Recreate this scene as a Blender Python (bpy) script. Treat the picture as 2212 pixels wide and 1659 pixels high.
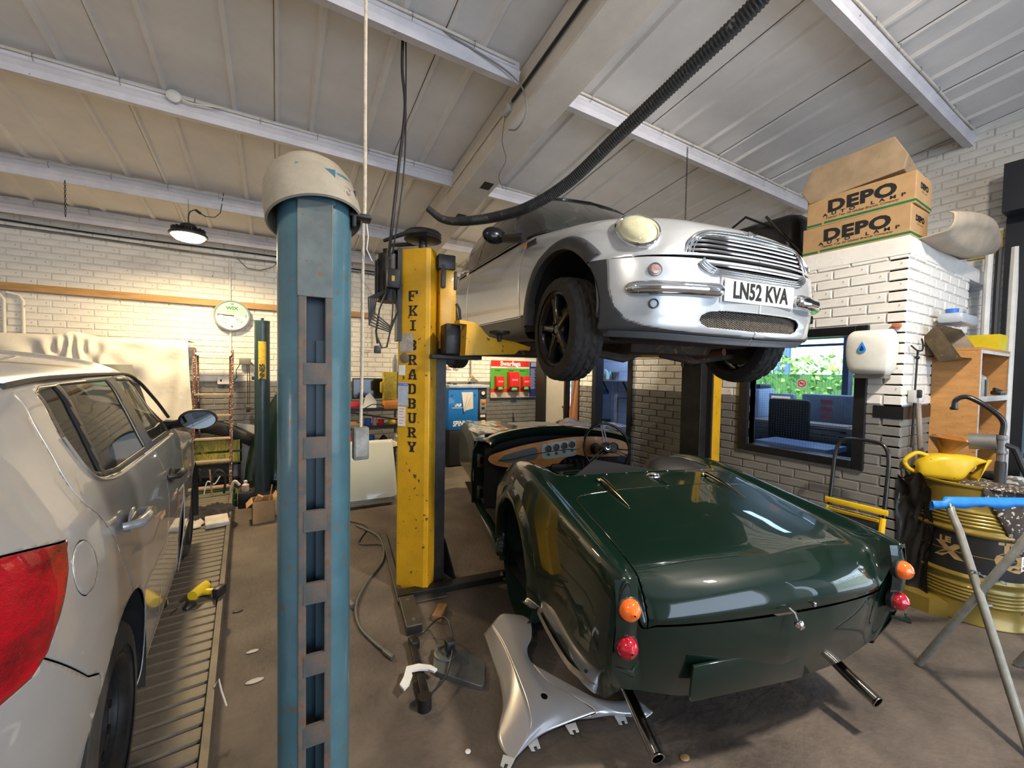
import bpy, bmesh, math, random
import numpy as np
from mathutils import Vector, Matrix
random.seed(7); np.random.seed(7)
R_=math.radians
for o in list(bpy.data.objects): bpy.data.objects.remove(o, do_unlink=True)
COL=bpy.context.scene.collection
SC=bpy.context.scene

# ---------------------------------------------------------------- camera
F_=870.; YAW=R_(30.2); PIT=R_(1.8); ROL=R_(1.0)
f0=np.array([math.sin(YAW)*math.cos(PIT),math.cos(YAW)*math.cos(PIT),-math.sin(PIT)])
r0=np.array([math.cos(YAW),-math.sin(YAW),0.]); u0=np.cross(r0,f0)
CR=r0*math.cos(ROL)+u0*math.sin(ROL); CU=-r0*math.sin(ROL)+u0*math.cos(ROL)
CP=np.array([0.,0.,1.55])
cd=bpy.data.cameras.new('camera'); cam=bpy.data.objects.new('camera',cd); COL.objects.link(cam)
cam.matrix_world=Matrix(((CR[0],CU[0],-f0[0],CP[0]),(CR[1],CU[1],-f0[1],CP[1]),(CR[2],CU[2],-f0[2],CP[2]),(0,0,0,1)))
cd.sensor_fit='HORIZONTAL'; cd.sensor_width=36.; cd.lens=F_/2212*36.; cd.clip_start=.02
SC.camera=cam
# ---------------------------------------------------------------- sky, lamps outside the frame, exposure
SC.view_settings.view_transform='Standard'; SC.view_settings.look='None'
SC.view_settings.gamma=1; SC.view_settings.use_curve_mapping=False
SC.view_settings.exposure=0.66
W=bpy.data.worlds.new('world'); SC.world=W; W.use_nodes=True
nt=W.node_tree; bg=nt.nodes['Background']; bg.inputs[0].default_value=(.62,.78,1.,1); bg.inputs[1].default_value=3.2
def area(name,loc,size,power,col,target,sy=None):
    l=bpy.data.lights.new(name,'AREA'); l.energy=power; l.color=col; l.size=size
    if sy: l.shape='RECTANGLE'; l.size_y=sy
    o=bpy.data.objects.new(name,l); COL.objects.link(o); o.location=loc
    o.rotation_euler=(Vector(target)-Vector(loc)).to_track_quat('-Z','Y').to_euler(); return o
area('high_bay_light_front',(2.35,-.55,3.75),.22,125,(1,.89,.76),(2.2,.6,0))
area('high_bay_light_side',(-1.6,-.3,3.7),.25,34,(1,.84,.66),(-1.3,1.2,0))
area('open_door_daylight',(1.6,-4.6,1.9),4.6,24,(.93,.92,1.),(1.6,2,1.3),3.2)
area('shutter_opening_daylight',(5.75,-1.5,.85),3.2,22,(.80,.88,1.),(2,0,.6),1.5)

area('washroom_daylight_fill',(4.2,4.0,2.35),.3,9,(.62,.76,1.),(4.3,4.4,0))  # small area light added to give the washroom blue daylight
area('office_ceiling_light',(4.9,2.2,2.38),.6,7,(.55,.72,1.),(4.9,2.2,0))
sn=bpy.data.lights.new('sun','SUN'); sn.energy=5.; sn.angle=.01; sn.color=(1,.95,.86); so_=bpy.data.objects.new('sun',sn); COL.objects.link(so_); so_.rotation_euler=Vector((.62,-.30,-.72)).to_track_quat('-Z','Y').to_euler()
# ---------------------------------------------------------------- helpers
def lk(o,parent=None):
    COL.objects.link(o)
    if parent is not None: o.parent=parent
    return o
def tag(o,label=None,cat=None,group=None,kind=None):
    if label: o['label']=label
    if cat: o['category']=cat
    if group: o['group']=group
    if kind: o['kind']=kind
    return o
def thing(name,label,cat,loc=(0,0,0),rz=0.,group=None,rot=None):
    o=bpy.data.objects.new(name,None); COL.objects.link(o); o.empty_display_size=.05
    o.location=loc; o.rotation_euler=rot if rot is not None else (0,0,rz)
    return tag(o,label,cat,group)
def copy_tree(o,parent=None):
    c=o.copy(); COL.objects.link(c)
    if parent is not None: c.parent=parent
    for ch in list(o.children): copy_tree(ch,c)
    return c
MATS={}
def mat(name,col,rough=.5,metal=0.,noise=0.,nscale=8.,col2=None,bump=0.,bscale=60.,coat=0.,spec=.5,trans=0.,emis=None,es=1.,alpha=1.,stretch=None,spots=None,thr=.62,ior=1.45,crough=.03):
    if name in MATS: return MATS[name]
    m=bpy.data.materials.new(name); m.use_nodes=True; MATS[name]=m
    n=m.node_tree; p=n.nodes['Principled BSDF']; I=p.inputs
    c=tuple(col)+(1,)
    I['Base Color'].default_value=c; I['Roughness'].default_value=rough; I['Metallic'].default_value=metal
    I['Coat Weight'].default_value=coat; I['Coat Roughness'].default_value=crough; I['Specular IOR Level'].default_value=spec
    I['Transmission Weight'].default_value=trans; I['Alpha'].default_value=alpha; I['IOR'].default_value=ior
    if emis is not None: I['Emission Color'].default_value=tuple(emis)+(1,); I['Emission Strength'].default_value=es
    L=n.links.new; src=None
    if noise or col2 or bump or spots:
        tc=n.nodes.new('ShaderNodeTexCoord'); mp=n.nodes.new('ShaderNodeMapping'); L(tc.outputs['Object'],mp.inputs[0])
        if stretch: mp.inputs['Scale'].default_value=stretch
        if noise or col2:
            nz=n.nodes.new('ShaderNodeTexNoise'); nz.inputs['Scale'].default_value=nscale; nz.inputs['Detail'].default_value=7; nz.inputs['Roughness'].default_value=.65
            L(mp.outputs[0],nz.inputs[0])
            rp=n.nodes.new('ShaderNodeValToRGB'); rp.color_ramp.elements[0].position=.35; rp.color_ramp.elements[1].position=.68
            c2=tuple(col2)+(1,) if col2 else tuple(max(0,x*(1-noise)) for x in col)+(1,)
            rp.color_ramp.elements[0].color=c2; rp.color_ramp.elements[1].color=c
            L(nz.outputs[0],rp.inputs[0]); src=rp.outputs[0]
        if spots:
            n2=n.nodes.new('ShaderNodeTexNoise'); n2.inputs['Scale'].default_value=nscale*4.3; n2.inputs['Detail'].default_value=5
            L(mp.outputs[0],n2.inputs[0])
            r2=n.nodes.new('ShaderNodeValToRGB'); r2.color_ramp.elements[0].position=thr; r2.color_ramp.elements[1].position=thr+.03
            r2.color_ramp.elements[0].color=(0,0,0,1); r2.color_ramp.elements[1].color=(1,1,1,1)
            L(n2.outputs[0],r2.inputs[0]); mx=n.nodes.new('ShaderNodeMixRGB'); L(r2.outputs[0],mx.inputs[0])
            if src: L(src,mx.inputs[1])
            else: mx.inputs[1].default_value=c
            mx.inputs[2].default_value=tuple(spots)+(1,); src=mx.outputs[0]
        if src: L(src,I['Base Color'])
        if bump:
            nb=n.nodes.new('ShaderNodeTexNoise'); nb.inputs['Scale'].default_value=bscale; nb.inputs['Detail'].default_value=4
            L(mp.outputs[0],nb.inputs[0]); bp=n.nodes.new('ShaderNodeBump'); bp.inputs['Strength'].default_value=bump; bp.inputs['Distance'].default_value=.01
            L(nb.outputs[0],bp.inputs['Height']); L(bp.outputs[0],I['Normal'])
    return m
class MB:
    def __init__(s): s.v=[]; s.f=[]; s.M=None
    def add(s,vs,fs):
        b=len(s.v)
        if s.M is not None: vs=[s.M@Vector(v) for v in vs]
        s.v+=[tuple(v) for v in vs]; s.f+=[tuple(b+i for i in f) for f in fs]; return s
    def box(s,x0,x1,y0,y1,z0,z1):
        return s.add([(x0,y0,z0),(x1,y0,z0),(x1,y1,z0),(x0,y1,z0),(x0,y0,z1),(x1,y0,z1),(x1,y1,z1),(x0,y1,z1)],
            [(0,3,2,1),(4,5,6,7),(0,1,5,4),(1,2,6,5),(2,3,7,6),(3,0,4,7)])
    def cbox(s,c,d,rz=0,rot=None):
        m=Matrix.Translation(c)@(rot.to_4x4() if rot is not None else Matrix.Rotation(rz,4,'Z'))
        a,b,e=[k/2 for k in d]
        vs=[(-a,-b,-e),(a,-b,-e),(a,b,-e),(-a,b,-e),(-a,-b,e),(a,-b,e),(a,b,e),(-a,b,e)]
        return s.add([m@Vector(v) for v in vs],[(0,3,2,1),(4,5,6,7),(0,1,5,4),(1,2,6,5),(2,3,7,6),(3,0,4,7)])
    def rbox(s,c,d,r=.01,rot=None,rz=0):   # box with chamfered edges
        m=Matrix.Translation(c)@(rot.to_4x4() if rot is not None else Matrix.Rotation(rz,4,'Z'))
        bm=bmesh.new(); bmesh.ops.create_cube(bm,size=1)
        for v in bm.verts: v.co=Vector((v.co.x*d[0],v.co.y*d[1],v.co.z*d[2]))
        bmesh.ops.bevel(bm,geom=bm.edges[:],offset=min(r,min(d)*.45),segments=2,affect='EDGES',profile=.5)
        bm.verts.index_update(); s.add([m@v.co for v in bm.verts],[[v.index for v in f.verts] for f in bm.faces]); bm.free(); return s
    def grid(s,G,cu=False,cv=False,flip=False):   # G[i][j] points
        n=len(G); k=len(G[0]); vs=[p for r in G for p in r]; fs=[]
        for i in range(n if cu else n-1):
            for j in range(k if cv else k-1):
                a=i*k+j; b=i*k+(j+1)%k; c=((i+1)%n)*k+(j+1)%k; d=((i+1)%n)*k+j
                fs.append((a,d,c,b) if flip else (a,b,c,d))
        return s.add(vs,fs)
    def lathe(s,prof,seg=24,m=None,cap=True):   # prof (r,z)
        G=[[(r*math.cos(2*math.pi*j/seg),r*math.sin(2*math.pi*j/seg),z) for j in range(seg)] for r,z in prof]
        if m is not None: G=[[m@Vector(p) for p in r] for r in G]
        s.grid(G,cv=True)
        if cap:
            for i in (0,-1):
                if prof[i][0]>1e-5: s.add(G[i],[tuple(range(seg)) if i else tuple(range(seg))[::-1]])
        return s
    def cyl(s,a,b,r,seg=14,r2=None,cap=True):
        a=Vector(a); b=Vector(b); d=b-a; q=d.to_track_quat('Z','Y').to_matrix().to_4x4()
        return s.lathe([(r,0),(r if r2 is None else r2,d.length)],seg,Matrix.Translation(a)@q,cap)
    def tube(s,pts,r,seg=8,cap=True,close=False):
        P=[Vector(p) for p in pts]; n=len(P); rr=r if isinstance(r,(list,tuple)) else [r]*n
        up=None; G=[]
        for i in range(n):
            t=(P[(i+1)%n]-P[i-1]) if close else (P[min(i+1,n-1)]-P[max(i-1,0)])
            t.normalize()
            if up is None: up=t.orthogonal().normalized()
            up=(up-t*up.dot(t)); up=up.normalized() if up.length>1e-6 else t.orthogonal().normalized()
            w=t.cross(up)
            G.append([P[i]+(up*math.cos(2*math.pi*j/seg)+w*math.sin(2*math.pi*j/seg))*rr[i] for j in range(seg)])
        s.grid(G,cu=close,cv=True,flip=True)
        if cap and not close:
            s.add(G[0],[tuple(range(seg))]); s.add(G[-1],[tuple(range(seg))[::-1]])
        return s
    def prism(s,poly,t,m=None):   # poly in xy, extruded 0..t in z
        n=len(poly); vs=[(x,y,0) for x,y in poly]+[(x,y,t) for x,y in poly]
        if m is not None: vs=[m@Vector(v) for v in vs]
        return s.add(vs,[tuple(range(n))[::-1],tuple(range(n,2*n))]+[(i,(i+1)%n,n+(i+1)%n,n+i) for i in range(n)])
    def sphere(s,c,r,sx=1,sy=1,sz=1,seg=16,rings=10,rot=None):
        m=Matrix.Translation(c)@(rot.to_4x4() if rot is not None else Matrix())@Matrix.Diagonal((sx*r,sy*r,sz*r,1))
        pr=[(math.sin(math.pi*i/rings),-math.cos(math.pi*i/rings)) for i in range(rings+1)]
        return s.lathe(pr,seg,m,cap=False)
    def mesh(s,name,smooth=None):
        me=bpy.data.meshes.new(name); me.from_pydata([tuple(v) for v in s.v],[],s.f)
        bm=bmesh.new(); bm.from_mesh(me); bmesh.ops.remove_doubles(bm,verts=bm.verts,dist=1e-5); bmesh.ops.recalc_face_normals(bm,faces=bm.faces); bm.to_mesh(me); bm.free()
        if smooth is not None:
            me.polygons.foreach_set('use_smooth',[True]*len(me.polygons))
            if smooth<180: me.set_sharp_from_angle(angle=R_(smooth))
        return me
    def build(s,name,m,parent=None,smooth=35,solid=None,bevel=None):
        me=s.mesh(name,smooth); me.materials.append(m); o=bpy.data.objects.new(name,me); lk(o,parent)
        if solid: md=o.modifiers.new('solid','SOLIDIFY'); md.thickness=solid; md.offset=-1
        if bevel: md=o.modifiers.new('bevel','BEVEL'); md.width=bevel; md.segments=2; md.limit_method='ANGLE'
        return o
def basis(o,x,y):   # matrix whose local x,y axes are the given world directions
    x=Vector(x).normalized(); y=Vector(y); y=(y-x*y.dot(x)).normalized(); z=x.cross(y)
    return Matrix(((x[0],y[0],z[0],o[0]),(x[1],y[1],z[1],o[1]),(x[2],y[2],z[2],o[2]),(0,0,0,1)))
def text(s,M,size,m,parent=None,name='lettering',ext=.0008,xs=1.,off=0.,align='CENTER',shear=0.,space=1.):
    c=bpy.data.curves.new(name,'FONT'); c.body=s; c.size=size; c.extrude=ext; c.offset=off; c.align_x=align; c.align_y='CENTER'; c.shear=shear; c.space_character=space
    c.resolution_u=3; t_=bpy.data.objects.new('tmp',c); me=bpy.data.meshes.new_from_object(t_); bpy.data.objects.remove(t_); bpy.data.curves.remove(c)
    me.materials.clear(); me.materials.append(m); o=bpy.data.objects.new(name,me); lk(o,parent)
    o.matrix_local=M@Matrix.Diagonal((xs,1,1,1))
    if size<.03: o['kind']='stuff'
    return o
def crom(P,n,closed=False):   # Catmull-Rom through P, n samples
    P=np.asarray(P,float); k=len(P); seg=k if closed else k-1
    out=[]
    for t in np.linspace(0,seg,n,endpoint=not closed):
        i=min(int(t),seg-1); u=t-i
        if closed: a,b,c,d=P[(i-1)%k],P[i%k],P[(i+1)%k],P[(i+2)%k]
        else:
            b,c=P[i],P[i+1]; a=P[i-1] if i>0 else 2*b-c; d=P[i+2] if i+2<k else 2*c-b
        out.append(.5*((2*b)+(c-a)*u+(2*a-5*b+4*c-d)*u*u+(3*b-a-3*c+d)*u**3))
    return np.array(out)
def surf(ctrl,nu,nv):   # ctrl[i][j] -> dense grid nu x nv
    A=np.array(ctrl,float); B=np.stack([crom(A[:,j],nu) for j in range(A.shape[1])],1)
    return np.stack([crom(B[i],nv) for i in range(nu)],0)
def circle(cy,cz,r,n=40,a0=0,a1=360,ry=None):
    return [(cy+r*math.cos(R_(a0+(a1-a0)*i/n)),cz+(ry or r)*math.sin(R_(a0+(a1-a0)*i/n))) for i in range(n if a1-a0>=360 else n+1)]
def cut(bm,poly,ax,filt=None):
    """score a polygon (seen along the third axis) into the mesh"""
    i,j=ax; k=3-i-j; n=len(poly)
    for e in range(n):
        a=poly[e]; b=poly[(e+1)%n]
        lo=(min(a[0],b[0])-.002,min(a[1],b[1])-.002); hi=(max(a[0],b[0])+.002,max(a[1],b[1])+.002)
        d=(b[0]-a[0],b[1]-a[1]); l=math.hypot(*d)
        if l<1e-6: continue
        no=[0,0,0]; no[i]=d[1]/l; no[j]=-d[0]/l; co=[0,0,0]; co[i]=a[0]; co[j]=a[1]
        fs=[]
        for f in bm.faces:
            if filt and not filt(f.calc_center_median()): continue
            xs=[v.co[i] for v in f.verts]; ys=[v.co[j] for v in f.verts]
            if max(xs)>=lo[0] and min(xs)<=hi[0] and max(ys)>=lo[1] and min(ys)<=hi[1]: fs.append(f)
        if not fs: continue
        g=set(fs)
        for f in fs: g.update(f.edges); g.update(f.verts)
        bmesh.ops.bisect_plane(bm,geom=list(g),dist=1e-5,plane_co=co,plane_no=no)
def inpoly(p,poly):
    x,y=p; c=False; n=len(poly); j=n-1
    for i in range(n):
        xi,yi=poly[i]; xj,yj=poly[j]
        if (yi>y)!=(yj>y) and x<(xj-xi)*(y-yi)/(yj-yi)+xi: c=not c
        j=i
    return c
def take(bm,test,keep=False):
    """faces passing test leave bm; returned as an MB"""
    fs=[f for f in bm.faces if test(f.calc_center_median())]
    mb=MB(); idx={}; 
    for f in fs:
        for v in f.verts:
            if v not in idx: idx[v]=len(mb.v); mb.v.append(tuple(v.co))
        mb.f.append(tuple(idx[v] for v in f.verts))
    if not keep: bmesh.ops.delete(bm,geom=fs,context='FACES')
    return mb
def grid_bm(G,mirror=False,flip=False):
    mb=MB(); mb.grid([[tuple(p) for p in r] for r in G],flip=flip)
    if mirror: mb.grid([[(-p[0],p[1],p[2]) for p in r] for r in G],flip=not flip)
    bm=bmesh.new(); vs=[bm.verts.new(v) for v in mb.v]
    for f in mb.f:
        try: bm.faces.new([vs[i] for i in f])
        except ValueError: pass
    bmesh.ops.remove_doubles(bm,verts=bm.verts,dist=1e-4)
    bmesh.ops.dissolve_degenerate(bm,dist=1e-5,edges=bm.edges); return bm
def bm_mb(bm):
    bm.verts.index_update(); mb=MB(); mb.v=[tuple(v.co) for v in bm.verts]; mb.f=[tuple(v.index for v in f.verts) for f in bm.faces]; return mb
def offset_poly(poly,d):
    n=len(poly); out=[]; A=sum(poly[i][0]*poly[(i+1)%n][1]-poly[(i+1)%n][0]*poly[i][1] for i in range(n)); s=1 if A>0 else -1
    for i in range(n):
        p,q,r=poly[i-1],poly[i],poly[(i+1)%n]
        a=(q[0]-p[0],q[1]-p[1]); b=(r[0]-q[0],r[1]-q[1]); la=math.hypot(*a) or 1; lb=math.hypot(*b) or 1
        n1=(s*a[1]/la,-s*a[0]/la); n2=(s*b[1]/lb,-s*b[0]/lb); m=(n1[0]+n2[0],n1[1]+n2[1]); k=m[0]*n1[0]+m[1]*n1[1]
        k=max(k,.4); out.append((q[0]+m[0]*d/k,q[1]+m[1]*d/k))
    return out
def rpoly(pts,r=.03,n=5):   # round the corners of a polygon
    out=[]; k=len(pts)
    for i in range(k):
        p,q,s=[Vector(a) for a in (pts[i-1],pts[i],pts[(i+1)%k])]
        a=(p-q); b=(s-q); ra=min(r,a.length*.45); rb=min(r,b.length*.45)
        A=q+a.normalized()*ra; B=q+b.normalized()*rb
        for t in range(n+1):
            u=t/n; out.append(tuple(A*(1-u)**2+q*2*u*(1-u)+B*u*u))
    return out
# ---------------------------------------------------------------- shared materials
WHITEP=mat('white_wall_paint',(.76,.735,.68),.55,noise=.16,nscale=5,bump=.25,bscale=40,spots=(.30,.25,.2),thr=.70)
GREYP=mat('grey_wall_paint',(.19,.185,.17),.5,noise=.2,nscale=5,bump=.25,bscale=40,spots=(.45,.43,.4),thr=.76)
MORTARW=mat('white_mortar',(.66,.63,.575),.65,noise=.22,nscale=9)
MORTARG=mat('grey_mortar',(.22,.21,.195),.7,noise=.3,nscale=9)
BLACKP=mat('black_gloss_paint',(.012,.012,.013),.3,noise=.3,nscale=12,spots=(.4,.4,.4),thr=.78)
BLACK=mat('black_plastic',(.018,.018,.019),.42)
RUBBER=mat('tyre_rubber',(.028,.025,.023),.8,noise=.4,nscale=25,bump=.3,bscale=90)
CHROME=mat('chrome',(.82,.82,.84),.07,1.)
STEEL=mat('bare_steel',(.35,.34,.33),.38,.9,noise=.4,nscale=14)
YEL=mat('yellow_lift_paint',(.64,.345,.012),.38,noise=.22,nscale=6,spots=(.10,.055,.02),thr=.66,bump=.1,coat=.2)
CREAMC=mat('cream_cable',(.66,.6,.5),.6,noise=.2,nscale=20)
CARD=mat('cardboard',(.42,.26,.12),.75,noise=.18,nscale=9,bump=.06)
WHITEM=mat('white_plastic',(.75,.75,.73),.4,noise=.12,nscale=12)
DARKMET=mat('dark_oily_metal',(.035,.033,.03),.45,.5,noise=.5,nscale=12)
RED=mat('red_plastic',(.62,.02,.02),.35); GREEN=mat('green_plastic',(.08,.62,.15),.35); BLUE=mat('blue_plastic',(.03,.13,.48),.4)
INK=mat('black_print',(.012,.012,.012),.5); WHITEINK=mat('white_print',(.85,.85,.85),.5)
WOOD=mat('pale_timber',(.50,.29,.11),.6,noise=.35,nscale=5,stretch=(1,8,8),bump=.1)
# ================================================================ setting
FLOORM=mat('oily_concrete_floor',(.15,.12,.095),.6,col2=(.058,.046,.038),nscale=1.7,bump=.5,bscale=38,spots=(.26,.23,.20),thr=.76)
_n=FLOORM.node_tree
MB().box(-4.2,6.2,-5.5,7.2,-.12,0).build('floor',FLOORM,smooth=None)['kind']='structure'
bpy.data.objects['floor']['label']='oil-stained brown concrete workshop floor'
def inv_dist(p):
    d=np.asarray(p)-CP; z=d@f0
    if z<.3: return 0
    x=(d@CR)/z*F_; y=(d@CU)/z*F_
    if abs(x)>1130 or abs(y)>850: return 0
    return 1/z
def brick_mesh(name,L,m,j):
    mb=MB(); h=.0325; w=L/2; b=.005; d=.007+.0015*(j%3)
    v=[(-w,0,-h),(w,0,-h),(w,0,h),(-w,0,h),(-w+b,-d,-h+b*.8),(w-b,-d,-h+b),(w-b*.8,-d,h-b),(-w+b,-d-.001,h-b*.7)]
    mb.add(v,[(4,5,6,7),(0,1,5,4),(1,2,6,5),(2,3,7,6),(3,0,4,7)])
    me=mb.mesh(name,None); me.materials.append(m); return me
BRM={}
def brick_wall(name,label,O,U,length,z0,z1,Nrm,holes,zpaint=1.35,topfun=None,mortar=True,nmax=290,parent=None,thick=.1):
    """painted brickwork: courses of separate bricks over a recessed mortar face. O origin, U along, Nrm faces the room"""
    U=Vector(U); N=Vector(Nrm); O=Vector(O)
    def P(u,z,d=0): return O+U*u+N*d+Vector((0,0,z))
    root=bpy.data.objects.new(name,None) if False else None
    # mortar slab, pierced
    us=sorted({0,length}|{h[0] for h in holes}|{h[1] for h in holes}); us=[u for u in us if 0<=u<=length]
    zs=sorted({z0,z1,zpaint}|{h[2] for h in holes}|{h[3] for h in holes}); zs=[z for z in zs if z0<=z<=z1]
    mb=MB(); mids=[]
    for a,b in zip(us,us[1:]):
        for c,d in zip(zs,zs[1:]):
            if any(h[0]<=(a+b)/2<=h[1] and h[2]<=(c+d)/2<=h[3] for h in holes): continue
            q=[P(a,c),P(b,c),P(b,d),P(a,d),P(a,c,-thick),P(b,c,-thick),P(b,d,-thick),P(a,d,-thick)]
            n0=len(mb.f); mb.add(q,[(0,1,2,3),(7,6,5,4),(0,4,5,1),(1,5,6,2),(2,6,7,3),(3,7,4,0)]); mids+=[0 if (c+d)/2>zpaint else 1]*6
    me=bpy.data.meshes.new(name); me.from_pydata([tuple(v) for v in mb.v],[],mb.f); me.materials.append(MORTARW); me.materials.append(MORTARG)
    me.polygons.foreach_set('material_index',mids); w=bpy.data.objects.new(name,me); lk(w,parent); 
    if parent is None: w['kind']='structure'
    w['label']=label
    if topfun:
        pass
    s_=-1 if (U.x*-N.y-U.y*-N.x)<0 else 1
    rot=Matrix(((s_*U[0],-N[0],0),(s_*U[1],-N[1],0),(0,0,1))).to_euler()
    L=[]; row=0; z=z0+.0375
    while z<z1:
        k=row%2; u=(.1125 if k else 0)-.1125
        while u<length:
            Lb=.215
            ua=u; ub=u+Lb
            a=max(ua,0.); b=min(ub,length)
            for h in holes:
                if h[2]<z+.03 and h[3]>z-.03:
                    if a<h[0]<b: b=h[0]
                    elif a<h[1]<b: a=h[1]
                    elif h[0]<=a and b<=h[1]: a=b
            if b-a>.05 and (topfun is None or z<topfun(P((a+b)/2,z))): L.append(((a+b)/2,z,b-a))
            u+=.225
        z+=.075; row+=1
    sc=sorted(L,key=lambda q:-inv_dist(P(q[0],q[1]))); near=[q for q in sc[:nmax] if inv_dist(P(q[0],q[1]))>0]; ns=set(near)
    for q in near:
        l=min((.215,.1025,.16,.07),key=lambda t:abs(t-q[2])); l=round(q[2],3) if abs(l-q[2])>.004 else l
        g=q[1]<zpaint; key=(l,g,random.randrange(3))
        if key not in BRM: BRM[key]=brick_mesh('brick',l,GREYP if g else WHITEP,key[2])
        o=bpy.data.objects.new('brick',BRM[key]); lk(o,w); o.location=P(q[0],q[1]); o.rotation_euler=rot
        o.rotation_euler.rotate_axis('Y',random.uniform(-.006,.006))
    for g,m in ((False,WHITEP),(True,GREYP)):
        mb=MB(); n=0
        for q in L:
            if q in ns or (q[1]<zpaint)!=g: continue
            a,b=q[0]-q[2]/2,q[0]+q[2]/2; h=.0325; d=.007+random.random()*.003; e=.005; z=q[1]; n+=1
            mb.add([P(a,z-h),P(b,z-h),P(b,z+h),P(a,z+h),P(a+e,z-h+e,d),P(b-e,z-h+e,d),P(b-e,z+h-e,d),P(a+e,z+h-e,d)],[(4,5,6,7),(0,1,5,4),(1,2,6,5),(2,3,7,6),(3,0,4,7)])
        if n: o=mb.build('brickwork',m,w,smooth=None); o['kind']='stuff'
    return w
YB=6.5; XO=3.85; YO=1.08; XW=5.8
RZ=lambda y:4.13-.135*y
brick_wall('wall_back','white over grey painted brick back wall behind the clock',(-4.2,YB,0),(1,0,0),9.2,0,3.26,(0,-1,0),[])
brick_wall('wall_right','white over grey painted brick wall of the office with the window',(XO,YO,0),(0,1,0),3.56,0,2.44,(-1,0,0),
    [(1.29-YO,2.15-YO,.86,1.93),(3.66-YO,4.27-YO,0,2.02)])
brick_wall('wall_front','white painted brick side face of the office corner',(XO,YO-.001,0),(1,0,0),1.42,0,2.44,(0,-1,0),[])
brick_wall('wall_outer','white painted brick outer wall above the roller shutter',(XW,-5,0),(0,1,0),11.4,0,3.9,(-1,0,0),
    [(1.2,5.93,0,3.05),(6.2,8.9,.95,2.05)],topfun=lambda p:RZ(p.y)-.03,nmax=200)
MB().box(XW+.1,XW+.16,-5,6.5,3.05,4.6).build('wall_outer_sheeting',WHITEP,smooth=None)['kind']='structure'
MB().add([(XW+.02,-5,3.85),(XW+.02,6.5,3.2),(XW+.02,6.5,RZ(6.5)+.1),(XW+.02,-5,RZ(-5)+.1)],[(0,1,2,3)]).build('wall_outer_gable',WHITEP,bpy.data.objects['wall_outer'],smooth=None)
# side returns that close the room behind the camera
MB().box(-4.3,-4.2,-5.5,6.6,0,4.9).build('wall_left',WHITEP,smooth=None)['kind']='structure'
mb=MB(); mb.box(-4.2,-.9,-5.6,-5.5,0,4.9); mb.box(4.2,6,-5.6,-5.5,0,4.9); mb.box(-.9,4.2,-5.6,-5.5,3.6,4.9); mb.build('wall_entrance',WHITEP,smooth=None)['kind']='structure'
# office: top lintel band, flat roof, inside walls, floor
lb=MB(); lb.box(XO-.012,XW,YO-.012,YO+.1,2.43,2.545); lb.box(XO-.012,XO+.1,YO+.1,4.9,2.431,2.545); lb.box(XO,XW,YO,4.9,2.545,2.56)
o=lb.build('trim_1',WHITEP,smooth=None); tag(o,'smooth white concrete band capping the office walls',kind='structure')
bb=MB(); bb.box(XO-.014,XO+.02,YO-.014,1.235,1.255,1.345); bb.box(XO+.02,4.4,YO-.0145,YO+.02,1.2551,1.3449)
tag(bb.build('trim_2',BLACKP,smooth=None),'black painted stripe round the office corner',kind='structure')
OFW=mat('office_blue_wall',(.16,.22,.33),.7,noise=.2); 
for nm,bx_,lb_ in (('wall_office_back',(XO+.1,XW,3.46,3.54,0,2.44),'blue-grey back wall of the office'),('wall_office_side',(XO+.1,XW,YO+.10,YO+.11,0,2.44),'blue-grey inside of the office side wall'),('floor_office',(XO+.1,XW,YO+.1,4.9,0,.01),'dark office floor'),('ceiling_office',(XO+.1,XW,YO+.1,4.9,2.42,2.43),'blue-grey office ceiling'),('wall_washroom_back',(XO+.1,4.5,4.9,4.96,0,2.44),'end wall of the washroom')):
    tag(MB().box(*bx_).build(nm,OFW,smooth=None),lb_,kind='structure')
TILEM=mat('blue_white_tile',(.42,.52,.72),.2,coat=.3)
# washroom behind the open doorway: tiled wall built tile by tile
tw=MB().box(4.45,4.5,3.54,4.9,0,2.4).build('wall_washroom',mat('tile_grout',(.25,.3,.4),.8),smooth=None); tag(tw,'tiled washroom wall seen through the doorway',kind='structure')
tme=MB(); tme.box(-.005,0,-.073,.073,-.073,.073); tme=tme.mesh('tile',None); tme.materials.append(TILEM)
for i in range(9):
    for j in range(12):
        o=bpy.data.objects.new('tile',tme); lk(o,tw); o.location=(4.45,3.62+.15*i,.3+.15*j)
# door frame (washroom doorway)
df=MB()
for y0,y1 in ((3.60,3.67),(4.26,4.33)): df.box(XO-.03,XO+.12,y0,y1,0,2.08)
df.box(XO-.029,XO+.119,3.67,4.26,2.02,2.08)
tag(df.build('door_1',BLACKP,smooth=None,bevel=.004),'black door frame of the washroom doorway',kind='structure')
# second doorway at the corner, with a grey door
d2=MB(); d2.box(3.88,4.0,5.60,5.84,0,2.15); d2.box(3.86,3.95,4.975,5.02,0,2.1); d2.box(3.861,3.94,4.65,5.60,2.101,2.44); d2.box(3.84,3.96,4.615,4.65,0,2.44)
tag(d2.build('door_2',BLACKP,smooth=None),'black door posts of the corner passage',kind='structure')
dl=thing('door_leaf','plain grey door leaf beside the brown hanging towel','door',(3.95,5.60,0))
MB().box(-.02,.02,-.575,-.003,.01,2.08).build('panel',mat('grey_door_paint',(.40,.385,.35),.5,noise=.1),dl,bevel=.003)
MB().cyl((-.05,-.5,1.0),(-.02,-.5,1.0),.02).build('handle',STEEL,dl)
MB().box(4.10,4.14,4.64,5.0,0,2.4).build('wall_dark_backing',mat('dark_passage',(.03,.02,.015),.8),smooth=None)['kind']='structure'  # near-black sheet added behind the towel so the opening reads dark
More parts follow.
